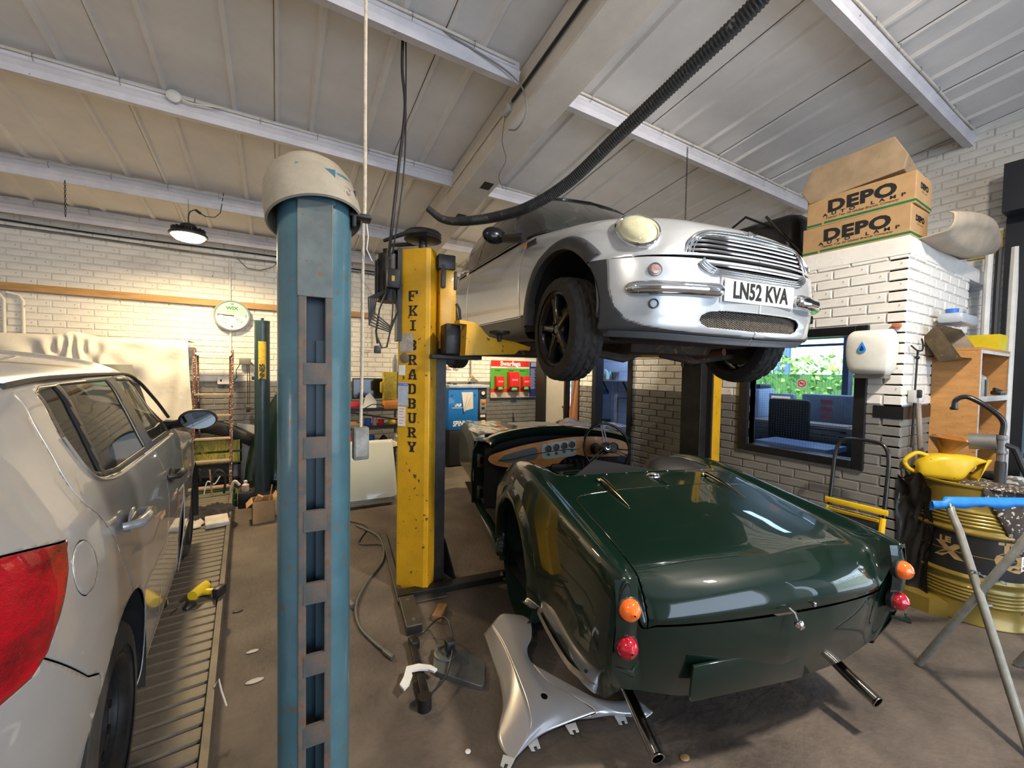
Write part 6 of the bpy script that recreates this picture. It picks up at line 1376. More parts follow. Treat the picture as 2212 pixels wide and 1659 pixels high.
crumple('teal_bag','white and teal plastic bag on the washroom shelf','bag',Matrix.Translation((4.37,4.66,1.446))@Matrix.Diagonal((1,1,1,1)),.12,.28,.26,mat('teal_bag_film',(.06,.30,.34),.4,col2=(.55,.65,.68),nscale=6),seed=41)
t=can('steel_jug','grey metal jug on the washroom shelf beside the teal bag','jug',4.36,4.43,1.446,[(.05,0),(.06,.12),(.055,.12),(.045,.01),(0,.01)],STEEL); MB().tube([(0,.055,.10),(0,.10,.08),(0,.095,.03),(0,.05,.02)],.006,6).build('handle',STEEL,t)
BS=thing('wash_basin','white wash basin on the tiled washroom wall','basin',(4.44,4.40,.80)); b=MB(); b.grid([[( -.225+rx*math.cos(a),ry*math.sin(a),z) for a in np.linspace(0,2*math.pi,36,endpoint=False)] for rx,ry,z in ((.17,.24,.0),(.20,.31,-.01),(.21,.33,.0),(.21,.33,-.04),(.17,.26,-.14),(.10,.12,-.19))],cv=True); b.grid([[( -.225+rx*math.cos(a),ry*math.sin(a),z) for a in np.linspace(0,2*math.pi,36,endpoint=False)] for rx,ry,z in ((.17,.24,.0),(.12,.18,-.10),(.001,.001,-.12))],cv=True); b.build('bowl',mat('basin_white',(.62,.64,.70),.2,coat=.5),BS,smooth=60); MB().tube([(-.04,0,.0),(-.04,0,.38),(-.04,-.26,.39)],.012,8).build('tap_pipe',STEEL,BS); MB().rbox((-.10,.17,.03),(.1,.1,.04),.01).build('soap_holder',BLACK,BS)
MB().cyl((-.12,0,-.18),(-.12,0,-.79),.03).build('waste_pipe',BLACK,BS)
# ================================================================ office window and room behind
WN=MB(); y0,y1,z0,z1=1.275,2.235,.845,1.945
WN.box(XO-.035,XO+.10,y0,y0+.075,z0,z1); WN.box(XO-.035,XO+.10,y1-.085,y1,z0,z1); WN.box(XO-.034,XO+.099,y0+.075,y1-.085,z0+.001,z0+.065); WN.box(XO-.034,XO+.099,y0+.075,y1-.085,z1-.07,z1-.001)
tag(WN.build('window_1',BLACKP,smooth=None,bevel=.006),'black framed office window looking into the blue office',kind='structure')
MB().box(XO+.05,XO+.056,y0+.07,y1-.08,z0+.06,z1-.065).build('pane',mat('wired_window_glass',(.82,.9,1.),.02,trans=1.,ior=1.12),bpy.data.objects['window_1'],smooth=None)
wr=MB()
for k in range(38): yy=y0+.08+k*.0215; wr.box(XO+.0535,XO+.0545,yy,yy+.0007,z0+.06,z1-.065)
for k in range(46): zz=z0+.065+k*.0215; wr.box(XO+.0535,XO+.0545,y0+.07,y1-.08,zz,zz+.0007)
wr.build('wire_mesh',mat('thin_wire',(.15,.18,.22),.5,.5),bpy.data.objects['window_1'],smooth=None)['kind']='stuff'
s=thing('no_smoking_sticker','round no smoking sticker on the office window','sticker',(XO+.048,1.74,1.49)); q=basis((0,0,0),(0,-1,0),(0,0,1)); b=MB(); b.M=q; b.box(-.036,.036,-.036,.036,0,.001); b.build('backing',mat('sticker_pink_white',(.62,.5,.5),.5),s,smooth=None)
b=MB(); b.lathe([(.031,.001),(.031,.002),(.024,.002),(.024,.001)],28,q,cap=False); b.M=q@Matrix.Rotation(R_(-45),4,'Z'); b.box(-.026,.026,-.003,.003,.001,.002); b.build('red_ring',mat('sticker_red',(.6,.05,.03),.5),s); b=MB(); b.M=q; b.box(-.017,.015,-.003,.003,.001,.0018); b.build('cigarette_symbol',INK,s,smooth=None)
OW=MB()
for a in ((5.78,5.9,2.10,2.16,.9,2.12),(5.78,5.9,3.4,3.46,.9,2.12),(5.79,5.89,2.16,3.4,2.02,2.12),(5.79,5.89,2.16,3.4,.9,.96),(5.79,5.89,2.16,3.4,1.93,1.955)): OW.box(*a)
OB=mat('office_dark_blue_trim',(.03,.05,.09),.5)
OT=lambda n,l,c,x,y,z,rz=0: thing(n,l,c,(x,y,z),rz)
wt=OT('worktop_unit','low blue-white counter inside the office window','counter',4.38,1.96,.0); b=MB(); b.rbox((0,0,.88),(.40,.62,.05),.005); b.build('top',mat('counter_blue_white',(.30,.42,.66),.35),wt,smooth=None); b=MB(); b.box(-.17,.17,-.28,.28,.01,.85); b.build('carcass',OB,wt,smooth=None)
dk=OT('office_desk','office desk with papers behind the window','desk',5.1,2.35,.0); MB().box(-.35,.55,-1.1,.9,1.02,1.05).build('desk_top',mat('desk_wood_grey',(.30,.27,.25),.5),dk,smooth=None)
for x in (-.3,.5):
    for y in (-1.0,.8): MB().box(x-.02,x+.02,y-.02,y+.02,.01,1.02).build('leg',OB,dk,smooth=None)
pr=OT('printer','pale blue printer on the office desk','printer',5.15,2.82,1.051); MB().rbox((0,0,.17),(.35,.30,.34),.015).build('case',mat('printer_blue_white',(.45,.58,.78),.4),pr); MB().rbox((.02,0,.37),(.25,.24,.05),.01).build('scanner_lid',OB,pr)
mn=OT('office_monitor','small lit monitor on the office desk','monitor',4.98,2.42,1.051); MB().rbox((0,0,.20),(.05,.26,.20),.01).build('case',mat('printer_blue_white',(0,0,0)),mn); MB().box(-.027,-.0255,-.10,.10,.13,.27).build('screen',mat('lit_screen',(.5,.42,.36),emis=(.8,.62,.5),es=.5),mn,smooth=None); MB().box(-.02,.02,-.04,.04,0,.1).build('stand',OB,mn,smooth=None)
ch=OT('office_chair','dark swivel chair at the office desk','chair',4.72,2.22,.01); MB().rbox((.0,0,1.05),(.08,.40,.50),.05).build('backrest',BLACK,ch); MB().rbox((.2,0,.52),(.44,.44,.08),.03).build('seat',BLACK,ch); MB().cyl((.2,0,0),(.2,0,.48),.03).build('column',BLACK,ch); MB().lathe([(.25,0),(.25,.03),(.03,.06)],5,Matrix.Translation((.2,0,0))).build('base',BLACK,ch); MB().box(.0,.05,-.03,.03,.5,.85).build('back_bracket',BLACK,ch,smooth=None)
bx=OT('file_boxes','grey file box with red labels on the office desk','box',5.3,2.02,1.051); MB().rbox((0,0,.15),(.3,.55,.30),.01).build('box',mat('file_grey_blue',(.20,.25,.33),.6,noise=.3),bx)
for k in range(3): MB().box(-.153,-.151,-.02,.09,.05+.08*k,.09+.08*k).build('red_label',mat('dull_red',(.4,.08,.08),.5),bx,smooth=None)
pp=OT('paper_pile','loose papers on the office desk','paper',4.92,1.95,1.051); MB().box(-.12,.12,-.2,.2,0,.012).build('sheets',mat('warm_paper',(.6,.5,.42),.7),pp,smooth=None)
tag(OW.build('window_2',OB,smooth=None),'outer office window frame',kind='structure')
MB().box(5.84,5.846,2.13,3.43,.93,2.05).build('pane',mat('clear_glass',(.9,.95,1),.01,trans=1.,ior=1.1),bpy.data.objects['window_2'],smooth=None)
# ================================================================ outside
MB().box(6.0,30,-12,26,-.2,-.02).build('pavement',mat('pavement',(.42,.42,.42),.8,noise=.2),smooth=None)['kind']='structure'
HG=mat('hedge_leaf',(.50,.62,.08),.6,col2=(.10,.34,.07),nscale=2.5)
rs=np.random.RandomState(5); N=9000; P_=np.stack([10.2+rs.rand(N)*.9,-9+rs.rand(N)*22,rs.rand(N)**.8*2.15],1); P_[:,2]+= .18*np.sin(P_[:,1]*2.3)*(P_[:,2]/2.1); v=[];f=[]
for p in P_:
    a=rs.rand(3)*2-1; b=rs.rand(3)*2-1; a/=np.linalg.norm(a); b-=a*(a@b); b/=np.linalg.norm(b); s_=.045+.045*rs.rand(); n=len(v)
    v+=[tuple(p-a*s_),tuple(p+b*s_*.6),tuple(p+a*s_),tuple(p-b*s_*.6)]; f.append((n,n+1,n+2,n+3))
m=MB(); m.add(v,f); me=bpy.data.meshes.new('hedge'); me.from_pydata(m.v,[],m.f); me.materials.append(HG); o=bpy.data.objects.new('hedge',me); lk(o); tag(o,'bright yellow-green hedge outside the office window','hedge')
MB().box(10.5,10.9,-9,13,0,1.6).build('hedge_core',mat('hedge_core',(.08,.20,.05),.9),o,smooth=None)
bg_=thing('house','white building with barred windows beyond the hedge','building',(14,4,0)); MB().box(0,4,-9,9,0,4.2).build('wall',mat('render_white',(.75,.76,.78),.7),bg_,smooth=None); MB().box(-.4,4.4,-9.4,9.4,4.2,4.5).build('roof',OB,bg_,smooth=None)
for k in range(5):
    w=MB().box(-.06,.02,-7+3.2*k,-5.6+3.2*k,1.0,3.0).build('window',mat('house_window_blue',(.10,.18,.30),.15),bg_,smooth=None)
    for j in range(5): MB().box(-.10,-.07,-6.8+3.2*k+.26*j,-6.77+3.2*k+.26*j,1.0,3.0).build('window_bar',WHITEM,w,smooth=None)
# parked car seen under the shutter
pc=thing('parked_van','light blue van parked outside the roller shutter','van',(8.4,.2,0)); b=MB(); b.rbox((0,0,.95),(1.7,4.2,1.3),.25); b.build('body',mat('pale_blue_paint',(.35,.55,.65),.3,coat=.8),pc,smooth=50); MB().box(-.865,-.85,-1.2,1.2,1.1,1.45).build('side_window',GLASSD,pc,smooth=None)
for y in (-1.3,1.3):
    b=MB(); b.cyl((-.87,y,.32),(-.66,y,.32),.32,24); b.build('wheel',RUBBER,pc)
# ================================================================ boxes on the office roof
def depo(name,label,x,y,z,w,d,h,rz,rot=None,txt=True):
    t=thing(name,label,'box',(x,y,z),rz,None,rot); b=MB(); b.rbox((0,0,h/2),(w,d,h),.006); b.build('carton',CARD,t,smooth=None)
    MB().box(-.03,.03,-d/2-.0006,d/2+.0006,h-.0002,h+.0006).build('tape',mat('brown_tape',(.34,.2,.09),.35),t,smooth=None)
    if txt:
        q=basis((-w/2-.0012,0,0),(0,-1,0),(0,0,1)); g=mat('printed_green',(.01,.13,.04),.5)
        b=MB(); b.box(-w/2-.0012,-w/2-.0002,-d/2,.21,.014,.030); b.box(-w/2-.0012,-w/2-.0002,.225,d/2,.010,.026); b.build('green_band',g,t,smooth=None); b=MB(); b.box(-w/2,w/2,-d/2-.0012,-d/2-.0002,.014,.030); b.build('green_band',g,t,smooth=None)
        text('DEPO',q@Matrix.Translation((.02,h*.60,.0)),.125,INK,t,'box_lettering',.0006,1.25,.006,space=1.08)
        text('A  U  T  O       L  A  M  P',q@Matrix.Translation((.03,h*.345,0)),.034,INK,t,'box_lettering',.0004,1.4,.001)
        text('Taiwan Top 20 Global Brands Company',q@Matrix.Translation((.02,h*.235,0)),.022,INK,t,'box_lettering',.0004,1.25,0,shear=.2)
        q=basis((0,-d/2-.0012,0),(1,0,0),(0,0,1)); text('DEPO',q@Matrix.Translation((-.0,h*.62,0)),.055,INK,t,'box_lettering',.0006,1.2,.003); text('AUTO  LAMP',q@Matrix.Translation((0,h*.45,0)),.018,mat('faded_print',(.25,.17,.1),.6),t,'box_lettering',.0004,1.2,0)
    return t
depo('cardboard_carton','lower of the two printed cartons stacked on the office roof',4.03,1.42,2.561,.34,.68,.225,R_(0))
depo('cardboard_carton','upper of the two printed cartons stacked on the office roof, under the plain one',4.045,1.405,2.787,.35,.67,.230,R_(1.5))
t=thing('cardboard_carton','plain tilted carton balanced on top of the printed cartons','box',(4.06,1.46,3.02),0,None,(R_(-7),R_(2),R_(6))); b=MB(); b.prism([(-.30,0),(.28,0),(.33,.12),(.23,.29),(-.27,.27),(-.33,.10)],.36,basis((.18,0,0),(0,1,0),(0,0,1))@Matrix.Scale(-1,4,(0,0,1))); b.build('carton',mat('dusty_cardboard',(.33,.235,.14),.8,noise=.3,nscale=6,spots=(.12,.09,.05),thr=.7),t,smooth=None,bevel=.006)
G=[]
for i,tt in enumerate(np.linspace(0,1,22)):
    x=4.00+1.25*tt; y=.90-.05*math.sin(math.pi*tt); zb=2.585+.10*math.sin(2.2*tt)-.03*tt**2
    G.append([(x,y+.34,zb+.0),(x,y+.20,zb-.03-.10*math.sin(math.pi*tt)),(x,y+.08,zb-.02-.12*math.sin(math.pi*tt)),(x,y+.03,zb-.01),(x,y,zb+.04),(x,y+.0,zb+.10),(x,y+.03,zb+.125)])
bc=MB().grid([[tuple(p) for p in r] for r in surf(G,40,20)]).build('bumper_shell',mat('bare_tan_plastic',(.40,.33,.25),.7,noise=.25,nscale=7,bump=.15),smooth=70,solid=.008); tag(bc,'tan unpainted bumper shell lying beside the cartons on the office roof','car bumper')
t=thing('black_offcuts','black bin bags of parts heaped behind the cartons on the office roof','bag',(4.35,2.35,2.561)); b=MB(); b.rbox((0,0,.26),(.55,.9,.52),.12); b.build('bag',mat('black_bag_film',(.015,.015,.015),.25),t,smooth=50); b=MB(); b.tube([(-.25,-.3,.35),(-.33,.0,.56),(-.3,.35,.40)],.012,6); b.tube([(-.2,-.5,.05),(-.34,-.2,.5)],.012,6); b.build('loose_strap',DARKMET,t)
# ================================================================ dispenser, socket, hook on the office corner
t=thing('paper_towel_dispenser','white paper towel dispenser with a blue drop by the office window','dispenser',(XO-.012,1.235,1.735))
q=basis((0,0,0),(0,-1,0),(0,0,1)); prs=[(-.10,-.13,.12),(-.125,-.10,.19),(-.13,.06,.20),(-.12,.14,.17),(-.10,.165,.10)]
G=[]
for z,hw,dp in ((-.165,.085,.10),(-.14,.105,.155),(-.07,.122,.17),(.05,.128,.175),(.12,.12,.165),(.155,.105,.12),(.165,.10,.06)):
    G.append([(-d_,-y_,z) for y_,d_ in ((-hw,.0),(-hw,dp*.75),(-hw*.86,dp*.95),(0,dp*1.03),(hw*.86,dp*.95),(hw,dp*.75),(hw,0))])
b=MB(); b.grid([[tuple(p) for p in r] for r in surf(G,24,30)]); b.build('cover',mat('cream_white_plastic',(.70,.69,.62),.35,noise=.12,nscale=14,spots=(.35,.28,.2),thr=.72),t,smooth=60)
dr=[(0,.042),(.012,.018),(.022,-.005),(.022,-.022),(.012,-.035),(0,-.038),(-.012,-.035),(-.022,-.022),(-.022,-.005),(-.012,.018)]
MB().prism([tuple(p) for p in crom([(a[0],a[1]) for a in dr],40,closed=True)],.004,q@Matrix.Translation((-.02,.03,.181))).build('blue_drop',mat('drop_blue',(.05,.25,.62),.3),t,smooth=None)
MB().prism([tuple(p*.5) for p in crom([(a[0],a[1]) for a in dr],30,closed=True)],.002,q@Matrix.Translation((-.02,.026,.1850))).build('drop_centre',mat('drop_navy',(.01,.04,.16),.3),t,smooth=None)
b=MB(); b.box(-.11,0,-.09,.09,-.19,-.165); b.build('paper_slot',mat('grimy_slot',(.22,.19,.15),.6,noise=.4),t,smooth=None)
t=thing('orange_clip','small orange clip on the brick corner over the dispenser','clip',(XO-.012,1.12,1.925)); MB().rbox((-.015,0,0),(.03,.05,.03),.006).build('clip',mat('orange_brick_clip',(.45,.12,.05),.6),t)
t=thing('wall_socket','small grey socket boxes on the white office corner','socket',(4.02,YO-.012,1.42)); MB().rbox((-.07,-.02,0),(.09,.04,.09),.006).build('plate',mat('socket_grey',(.42,.42,.40),.5),t); MB().rbox((.05,-.02,0),(.08,.035,.085),.006).build('plate',WHITEM,t); MB().rbox((-.07,-.05,.02),(.03,.03,.06),.01).build('plug',BLACK,t)
t=thing('wire_hook','black wire hook hanging on the office corner','hook',(4.0,YO-.03,1.80)); b=MB(); b.tube([tuple(p) for p in crom([(-.13,0,-.02),(-.05,-.01,-.05),(.05,-.01,-.045),(.10,0,.0),(.07,0,.04)],18)],.006,6); b.tube([(0,0,-.05),(-.02,0,-.4),(-.04,0,-.75)],.006,6); b.sphere((0,0,-.10),.014); b.build('wire',DARKMET,t)
t=thing('broom','broom handle leaning in the office corner behind the drum','broom',(4.16,.98,0)); MB().cyl((.0,.0,.06),(-.14,.06,1.37),.016,10).build('shaft',mat('grey_wood',(.33,.29,.24),.6,noise=.3),t); MB().rbox((0,0,.05),(.28,.08,.08),.02).build('head',DARKMET,t)
# pipes and shutter in the outer wall
for k,(x,y,r,m) in enumerate(((5.55,1.02,.026,WHITEP),(5.66,.98,.022,mat('black_pipe',(.03,.03,.03),.5)),(5.74,.90,.030,WHITEP))):
    pipe('downpipe',('leftmost white','middle black','rightmost white')[k]+' of the upright pipes in the corner by the roller shutter',[(x,y,0),(x,y,2.4),(x+.02,y,2.75)],r,m)
t=thing('yellow_notice','yellow notice high up in the shutter corner','notice',(5.78,1.14,2.80)); MB().box(-.012,-.01,-.16,.05,-.1,.12).build('board',mat('dirty_yellow_plastic',(.6,.44,.03)),t,smooth=None); MB().box(-.0135,-.012,-.14,.03,-.02,.0).build('black_line',INK,t,smooth=None)
RS=thing('roller_shutter','dark grey roller shutter half lowered in the outer wall','shutter',(5.80,-1.4,1.72)); SM=mat('dark_shutter_paint',(.022,.026,.033),.45,.3,noise=.2)
sl=MB(); sl.grid([[(.0,y,0),(-.022,y,.02),(-.026,y,.05),(-.012,y,.075),(.0,y,.082)] for y in (-2.27,2.27)]); slm=sl.mesh('slat',30); slm.materials.append(SM)
for k in range(16): o=bpy.data.objects.new('slat',slm); lk(o,RS); o.location=(0,0,.083*k)
b=MB(); b.box(-.30,.1,-2.35,2.35,1.30,1.72); b.build('shutter_box',SM,RS,smooth=None); b=MB(); b.box(-.06,.04,2.2,2.36,-1.72,1.30); b.build('guide_rail',SM,RS,smooth=None); b=MB(); b.box(-.06,.04,-2.36,-2.2,-1.72,1.30); b.build('guide_rail',SM,RS,smooth=None)
# ================================================================ cabinet and its things
CB=thing('wooden_cabinet','scratched orange plywood cabinet against the side of the office','cabinet',(4.40,.82,0)); PLY=mat('scratched_plywood',(.52,.26,.085),.5,noise=.25,nscale=4,stretch=(1,2,7),spots=(.16,.075,.03),thr=.66,bump=.05)
b=MB(); b.box(0,.018,0,.25,.0,1.765); b.build('side_panel',PLY,CB,smooth=None); b=MB(); b.box(.83,.85,0,.25,0,1.765); b.build('side_panel',PLY,CB,smooth=None); b=MB(); b.box(.018,.83,.24,.25,0,1.76); b.build('back_panel',PLY,CB,smooth=None); b=MB(); b.box(-.002,.852,-.002,.252,1.765,1.785); b.build('top_board',PLY,CB,smooth=None)
for z in (1.42,1.05,.70,.35,.05): b=MB(); b.box(.018,.83,.0,.24,z-.018,z); b.build('shelf',mat('white_shelf',(.62,.61,.6),.5),CB,smooth=None)
EW=mat('white_edge',(.60,.58,.57),.5,noise=.3,nscale=20); b=MB(); b.box(-.001,.019,-.004,.0,.0,1.765); b.build('edge_strip',EW,CB,smooth=None); b=MB(); b.box(.0,.85,-.006,-.002,1.742,1.765); b.build('edge_strip',EW,CB,smooth=None); b=MB(); b.box(.825,.852,-.004,.0,.7,1.74); b.build('edge_strip',EW,CB,smooth=None); b=MB(); b.box(.02,.82,-.006,-.001,1.385,1.425); b.build('edge_strip',EW,CB,smooth=None)
def bottle(name,label,x,y,z,r,h,m,cap=WHITEM): return can(name,label,'bottle',x,y,z,[(r,0),(r*1.02,h*.1),(r,h*.68),(r*.35,h*.84),(r*.33,h*.92),(0,h*.92)],m,[(r*.4,h*.90),(r*.4,h),(0,h)],cap)
bt=bottle('pump_bottle','grubby translucent bottle with a bent tube on the top cabinet shelf',4.62,.90,1.421,.072,.22,mat('grubby_clear_plastic',(.36,.34,.30),.3,noise=.5,nscale=12)); MB().tube([(0,0,.22),(-.01,0,.27),(-.05,0,.30)],.008,6).build('bent_tube',CREAMC,bt)
bottle('white_bottle','white and grey bottle beside the grubby one on the top cabinet shelf',4.84,.92,1.421,.062,.19,mat('bluish_white_plastic',(.50,.52,.55),.3,noise=.3,nscale=10),BLUE)
MB().box(-.02,.03,-.075,-.073,.0,.13).build('black_label',INK,bt,smooth=None)
t=thing('drain_pan','battered brown oil drain pan on top of the cabinet','pan',(4.43,.93,1.786)); GP=mat('oily_brown_pan',(.17,.115,.055),.45,noise=.6,nscale=8,spots=(.35,.27,.1),thr=.66)
b=MB()
rim=lambda w,d,z:[(-w,-d,z),(w,-d,z),(w,d,z),(-w,d,z)]
b.M=Matrix.Rotation(R_(62),4,'X')@Matrix.Translation((0,.03,-.10)); b.grid([rim(.30,.14,.12),rim(.23,.10,0),rim(.225,.095,.006),rim(.292,.134,.12)],cv=True); b.add(rim(.23,.10,.003),[(0,1,2,3)]); b.build('pan',GP,t,smooth=None)
t=thing('jerry_can','translucent canister with a blue cap lying on the drain pan','canister',(4.52,.97,1.965)); b=MB(); b.rbox((0,0,.04),(.40,.14,.08),.025); b.build('can',mat('milky_plastic',(.42,.46,.52),.3,noise=.2),t,smooth=40); b=MB(); b.lathe([(.035,0),(.035,.035),(0,.037)],16,Matrix.Translation((-.15,0,.075))); b.build('blue_cap',BLUE,t); b=MB(); b.tube([(.02,0,.08),(.06,0,.12),(.15,0,.12),(.19,0,.06)],.016,8); b.build('carry_handle',mat('milky_plastic',(0,0,0)),t)
t=thing('yellow_bin','yellow parts bin on the cabinet top beside the drain pan','bin',(4.98,.90,1.786)); b=MB(); w,d,h=.13,.09,.12; b.grid([rim(w*.9,d*.9,0),rim(w,d,h),rim(w*.96,d*.94,h),rim(w*.86,d*.86,.006)],cv=True); b.add(rim(w*.9,d*.9,.004),[(0,1,2,3)]); b.build('bin',mat('bin_yellow',(.72,.56,.02),.45,noise=.2),t,smooth=None)
t=thing('hinged_clamp','dark oily clamp lying on the lower cabinet shelf edge','tool',(5.06,.84,1.425)); b=MB(); b.rbox((0,0,.02),(.16,.06,.035),.012); b.tube([(-.08,0,.02),(.0,.02,.05),(.10,0,.03)],.012,6); b.build('clamp',DARKMET,t)
t=thing('battery_charger','white metal charger unit with two round holes by the cabinet','charger',(4.42,.56,1.06)); b=MB(); b.prism([(0,0),(.50,.0),(.53,.12),(.53,.38),(.16,.40),(.0,.28)],.16,basis((0,0,0),(1,0,0),(0,0,1))); b.build('case',mat('dirty_cream_metal',(.56,.52,.44),.5,noise=.25,nscale=8,spots=(.2,.16,.12),thr=.66),t,smooth=None)
for z in (.26,.14):
    b=MB(); b.lathe([(.028,0),(.028,.004),(0,.004)],20,basis((.36,-.161,z),(1,0,0),(0,0,1))); b.build('round_hole',DARK,t)
MB().box(.02,.12,-.162,-.160,.20,.30).build('black_label',INK,t,smooth=None)
bs=thing('work_shelf','dark steel shelf unit under the charger beside the drum','shelf',(4.72,.50,0)); b=MB(); b.box(-.34,.72,-.24,.10,1.02,1.055); b.build('board',DARKMET,bs,smooth=None)
for x in (-.32,.68):
    for y in (-.22,.08): MB().box(x,x+.03,y-.02,y+.01,0,1.02).build('leg',DARKMET,bs,smooth=None)
for z in (.35,.72): MB().box(-.34,.72,-.24,.10,z,z+.03).build('board',DARKMET,bs,smooth=None)
for n,l,x,z,w,h,m in (('spray_tin','yellow and white tin on the work shelf beside the charger',4.45,1.056,.07,.17,mat('tin_yellow',(.55,.55,.18),.4,noise=.5,nscale=12)),('blue_red_carton','blue and red carton on the middle board of the work shelf',4.62,.75,.30,.14,BLUE),('white_book','spiral bound white book on the work shelf',5.15,.75,.22,.28,mat('blue_white_paper',(.55,.62,.72),.5)),('grey_tub','black tub on the work shelf behind the spiral book',5.33,.75,.18,.16,BLACK)):
    t=thing(n,l,'container',(x,.36,z)); MB().rbox((0,0,h/2),(w,.10,h),.008).build('body',m,t)
    if n=='blue_red_carton': b=MB(); b.box(-.14,.14,-.0515,-.0505,.05,.095); b.build('red_band',RED,t,smooth=None)
    if n=='white_book':
        b=MB()
        for k in range(8): b.tube([(-.115+.012*math.cos(a),-.02+.012*math.sin(a),.03+.03*k) for a in np.linspace(0,2*math.pi,9,endpoint=False)],.0025,5,close=True)
        b.build('spiral',BLACK,t)['kind']='stuff'
t=thing('file_boxes','white open file on the top of the work shelf','file',(5.12,.40,1.056)); MB().rbox((0,0,.15),(.05,.2,.30),.004).build('file',mat('bluish_paper',(.6,.64,.74),.5),t)
# ================================================================ oil drum
DR=thing('oil_drum','gold and black steel oil drum by the office corner','drum',(4.07,.76,0),R_(0)); GLD=mat('gold_drum_paint',(.27,.19,.035),.32,.35,noise=.18,nscale=5,spots=(.09,.07,.03),thr=.72,coat=.3); BLKD=mat('black_drum_band',(.014,.014,.014),.35,coat=.3,spots=(.15,.11,.04),thr=.74,nscale=3.)
R=.287
def rings(z0,n,p=.022): 
    o=[]
    for k in range(n): o+=[(R,z0+p*k),(R+.006,z0+p*k+p*.3),(R+.007,z0+p*k+p*.5),(R+.006,z0+p*k+p*.7)]
    return o+[(R,z0+p*n)]
b=MB(); b.lathe([(R-.01,0),(R+.008,.004),(R+.008,.012),(R,.02),(R,.12)]+rings(.13,5)+[(R,.27),(R+.014,.285),(R+.014,.295),(R,.308),(R,.31)],64,cap=False); b.build('lower_shell',GLD,DR,smooth=50)
b=MB(); b.lathe([(R,.31),(R,.56)],64,cap=False); b.build('black_band',BLKD,DR,smooth=50)
b=MB(); b.lathe([(R,.56),(R+.014,.572),(R+.014,.585),(R,.598)]+rings(.61,5)+[(R,.75),(R,.86),(R+.008,.866),(R+.008,.876),(R-.008,.88)],64,cap=False); b.build('upper_shell',GLD,DR,smooth=50)
b=MB(); b.lathe([(R-.008,.866),(0,.866)],48,cap=False); b.lathe([(R-.006,0),(0,0)],48,cap=False); b.build('drum_lid',GLD,DR,smooth=50); b=MB(); b.lathe([(R+.001,.435),(R+.001,.440)],64,cap=False); b.build('gold_line',GLD,DR,smooth=50)
def wrapt(s,a,z,size,m,xs=1.,off=0.): 
    o=text(s,Matrix(),size,m,DR,'drum_lettering',.0003,1,off)
    for v in o.data.vertices:
        u=v.co.x*xs; th=R_(a)+u/R; v.co=Vector(((R+.002+v.co.z)*math.cos(th),(R+.002+v.co.z)*math.sin(th),z+v.co.y))
BRZ=mat('bronze_lettering',(.34,.22,.09),.4,.3)
wrapt('T',-139,.515,.085,BRZ,1.3,.005); wrapt('RIP',-128,.51,.052,BRZ,1.1,.003); wrapt('Q',-135,.435,.13,BRZ,1.3,.008); wrapt('LE',-192,.50,.05,BRZ,1.1,.003); wrapt('X',-188,.43,.12,BRZ,1.2,.008)
b=MB(); b.grid([[((R+.003)*math.cos(a),(R+.003)*math.sin(a),z+.12*(a-R_(-123))) for z in (.385,.475)] for a in np.linspace(R_(-124),R_(-106),8)]); o=b.build('white_drum_label',WHITEM,DR,smooth=40); b=MB()
for k in range(14):
    a=R_(-122.5+1.1*k); b.add([((R+.0045)*math.cos(a+d_),(R+.0045)*math.sin(a+d_),z_+.12*(a-R_(-123))) for d_,z_ in ((0,.395),(.011,.395),(.011,.412),(0,.412))],[(0,1,2,3)])
for k in range(3): b.add([((R+.0045)*math.cos(R_(a)),(R+.0045)*math.sin(R_(a)),z_+.12*(R_(a)-R_(-123))) for a,z_ in ((-122,.425+.014*k),(-112+2*k,.425+.014*k),(-112+2*k,.431+.014*k),(-122,.431+.014*k))],[(0,1,2,3)])
b.build('label_print',INK,o,smooth=None)['kind']='stuff'
# drum tray / dolly
t=thing('drum_tray','gold steel tray corner sticking out under the drum','tray',(4.07,.76,0)); b=MB(); b.prism([(-.33,.02),(-.36,.10),(-.34,.30),(-.20,.34),(-.22,.20),(-.27,.08)],.10,Matrix.Translation((0,0,.001))); b.build('tray_edge',GLD,t,smooth=None)
# jug, funnel, pump
JG=thing('oil_jug','dirty yellow plastic oil jug lying on the drum lid','jug',(3.945,.86,.868),R_(-60)); YJ=mat('jug_yellow',(.70,.47,.015),.38,noise=.2,nscale=9,spots=(.22,.13,.03),thr=.67)
G=[]
for x,hw,z0,z1 in ((-.165,.02,.05,.075),(-.15,.06,.01,.11),(-.10,.075,.0,.155),(-.03,.08,.0,.175),(.05,.072,.0,.175),(.10,.055,.075,.172),(.135,.035,.115,.165),(.175,.02,.135,.150),(.195,.008,.140,.146)):
    c=(z0+z1)/2; h=(z1-z0)/2; G.append([(x,hw*np.sign(math.cos(a))*abs(math.cos(a))**.6,c+h*np.sign(math.sin(a))*abs(math.sin(a))**.6) for a in np.linspace(0,2*math.pi,20,endpoint=False)])
b=MB(); Gs=surf([r+[r[0]] for r in G],40,41); b.grid([[tuple(p) for p in r] for r in Gs]); b.tube([tuple(p) for p in crom([(-.10,0,.15),(-.16,0,.16),(-.215,0,.10),(-.19,0,.045),(-.13,0,.02)],20)],.014,10); b.build('jug_body',YJ,JG,smooth=60)
b=MB(); b.grid([[(.12+.07*t_+.02*math.sin(a)*t_,(.02+.055*(1-t_))*math.cos(a),.13-.125*(1-t_)+ .03*t_) for a in np.linspace(-.5,math.pi+.5,12)] for t_ in np.linspace(0,1,6)]); b.build('spout_cone',YJ,JG,smooth=60,solid=.003)
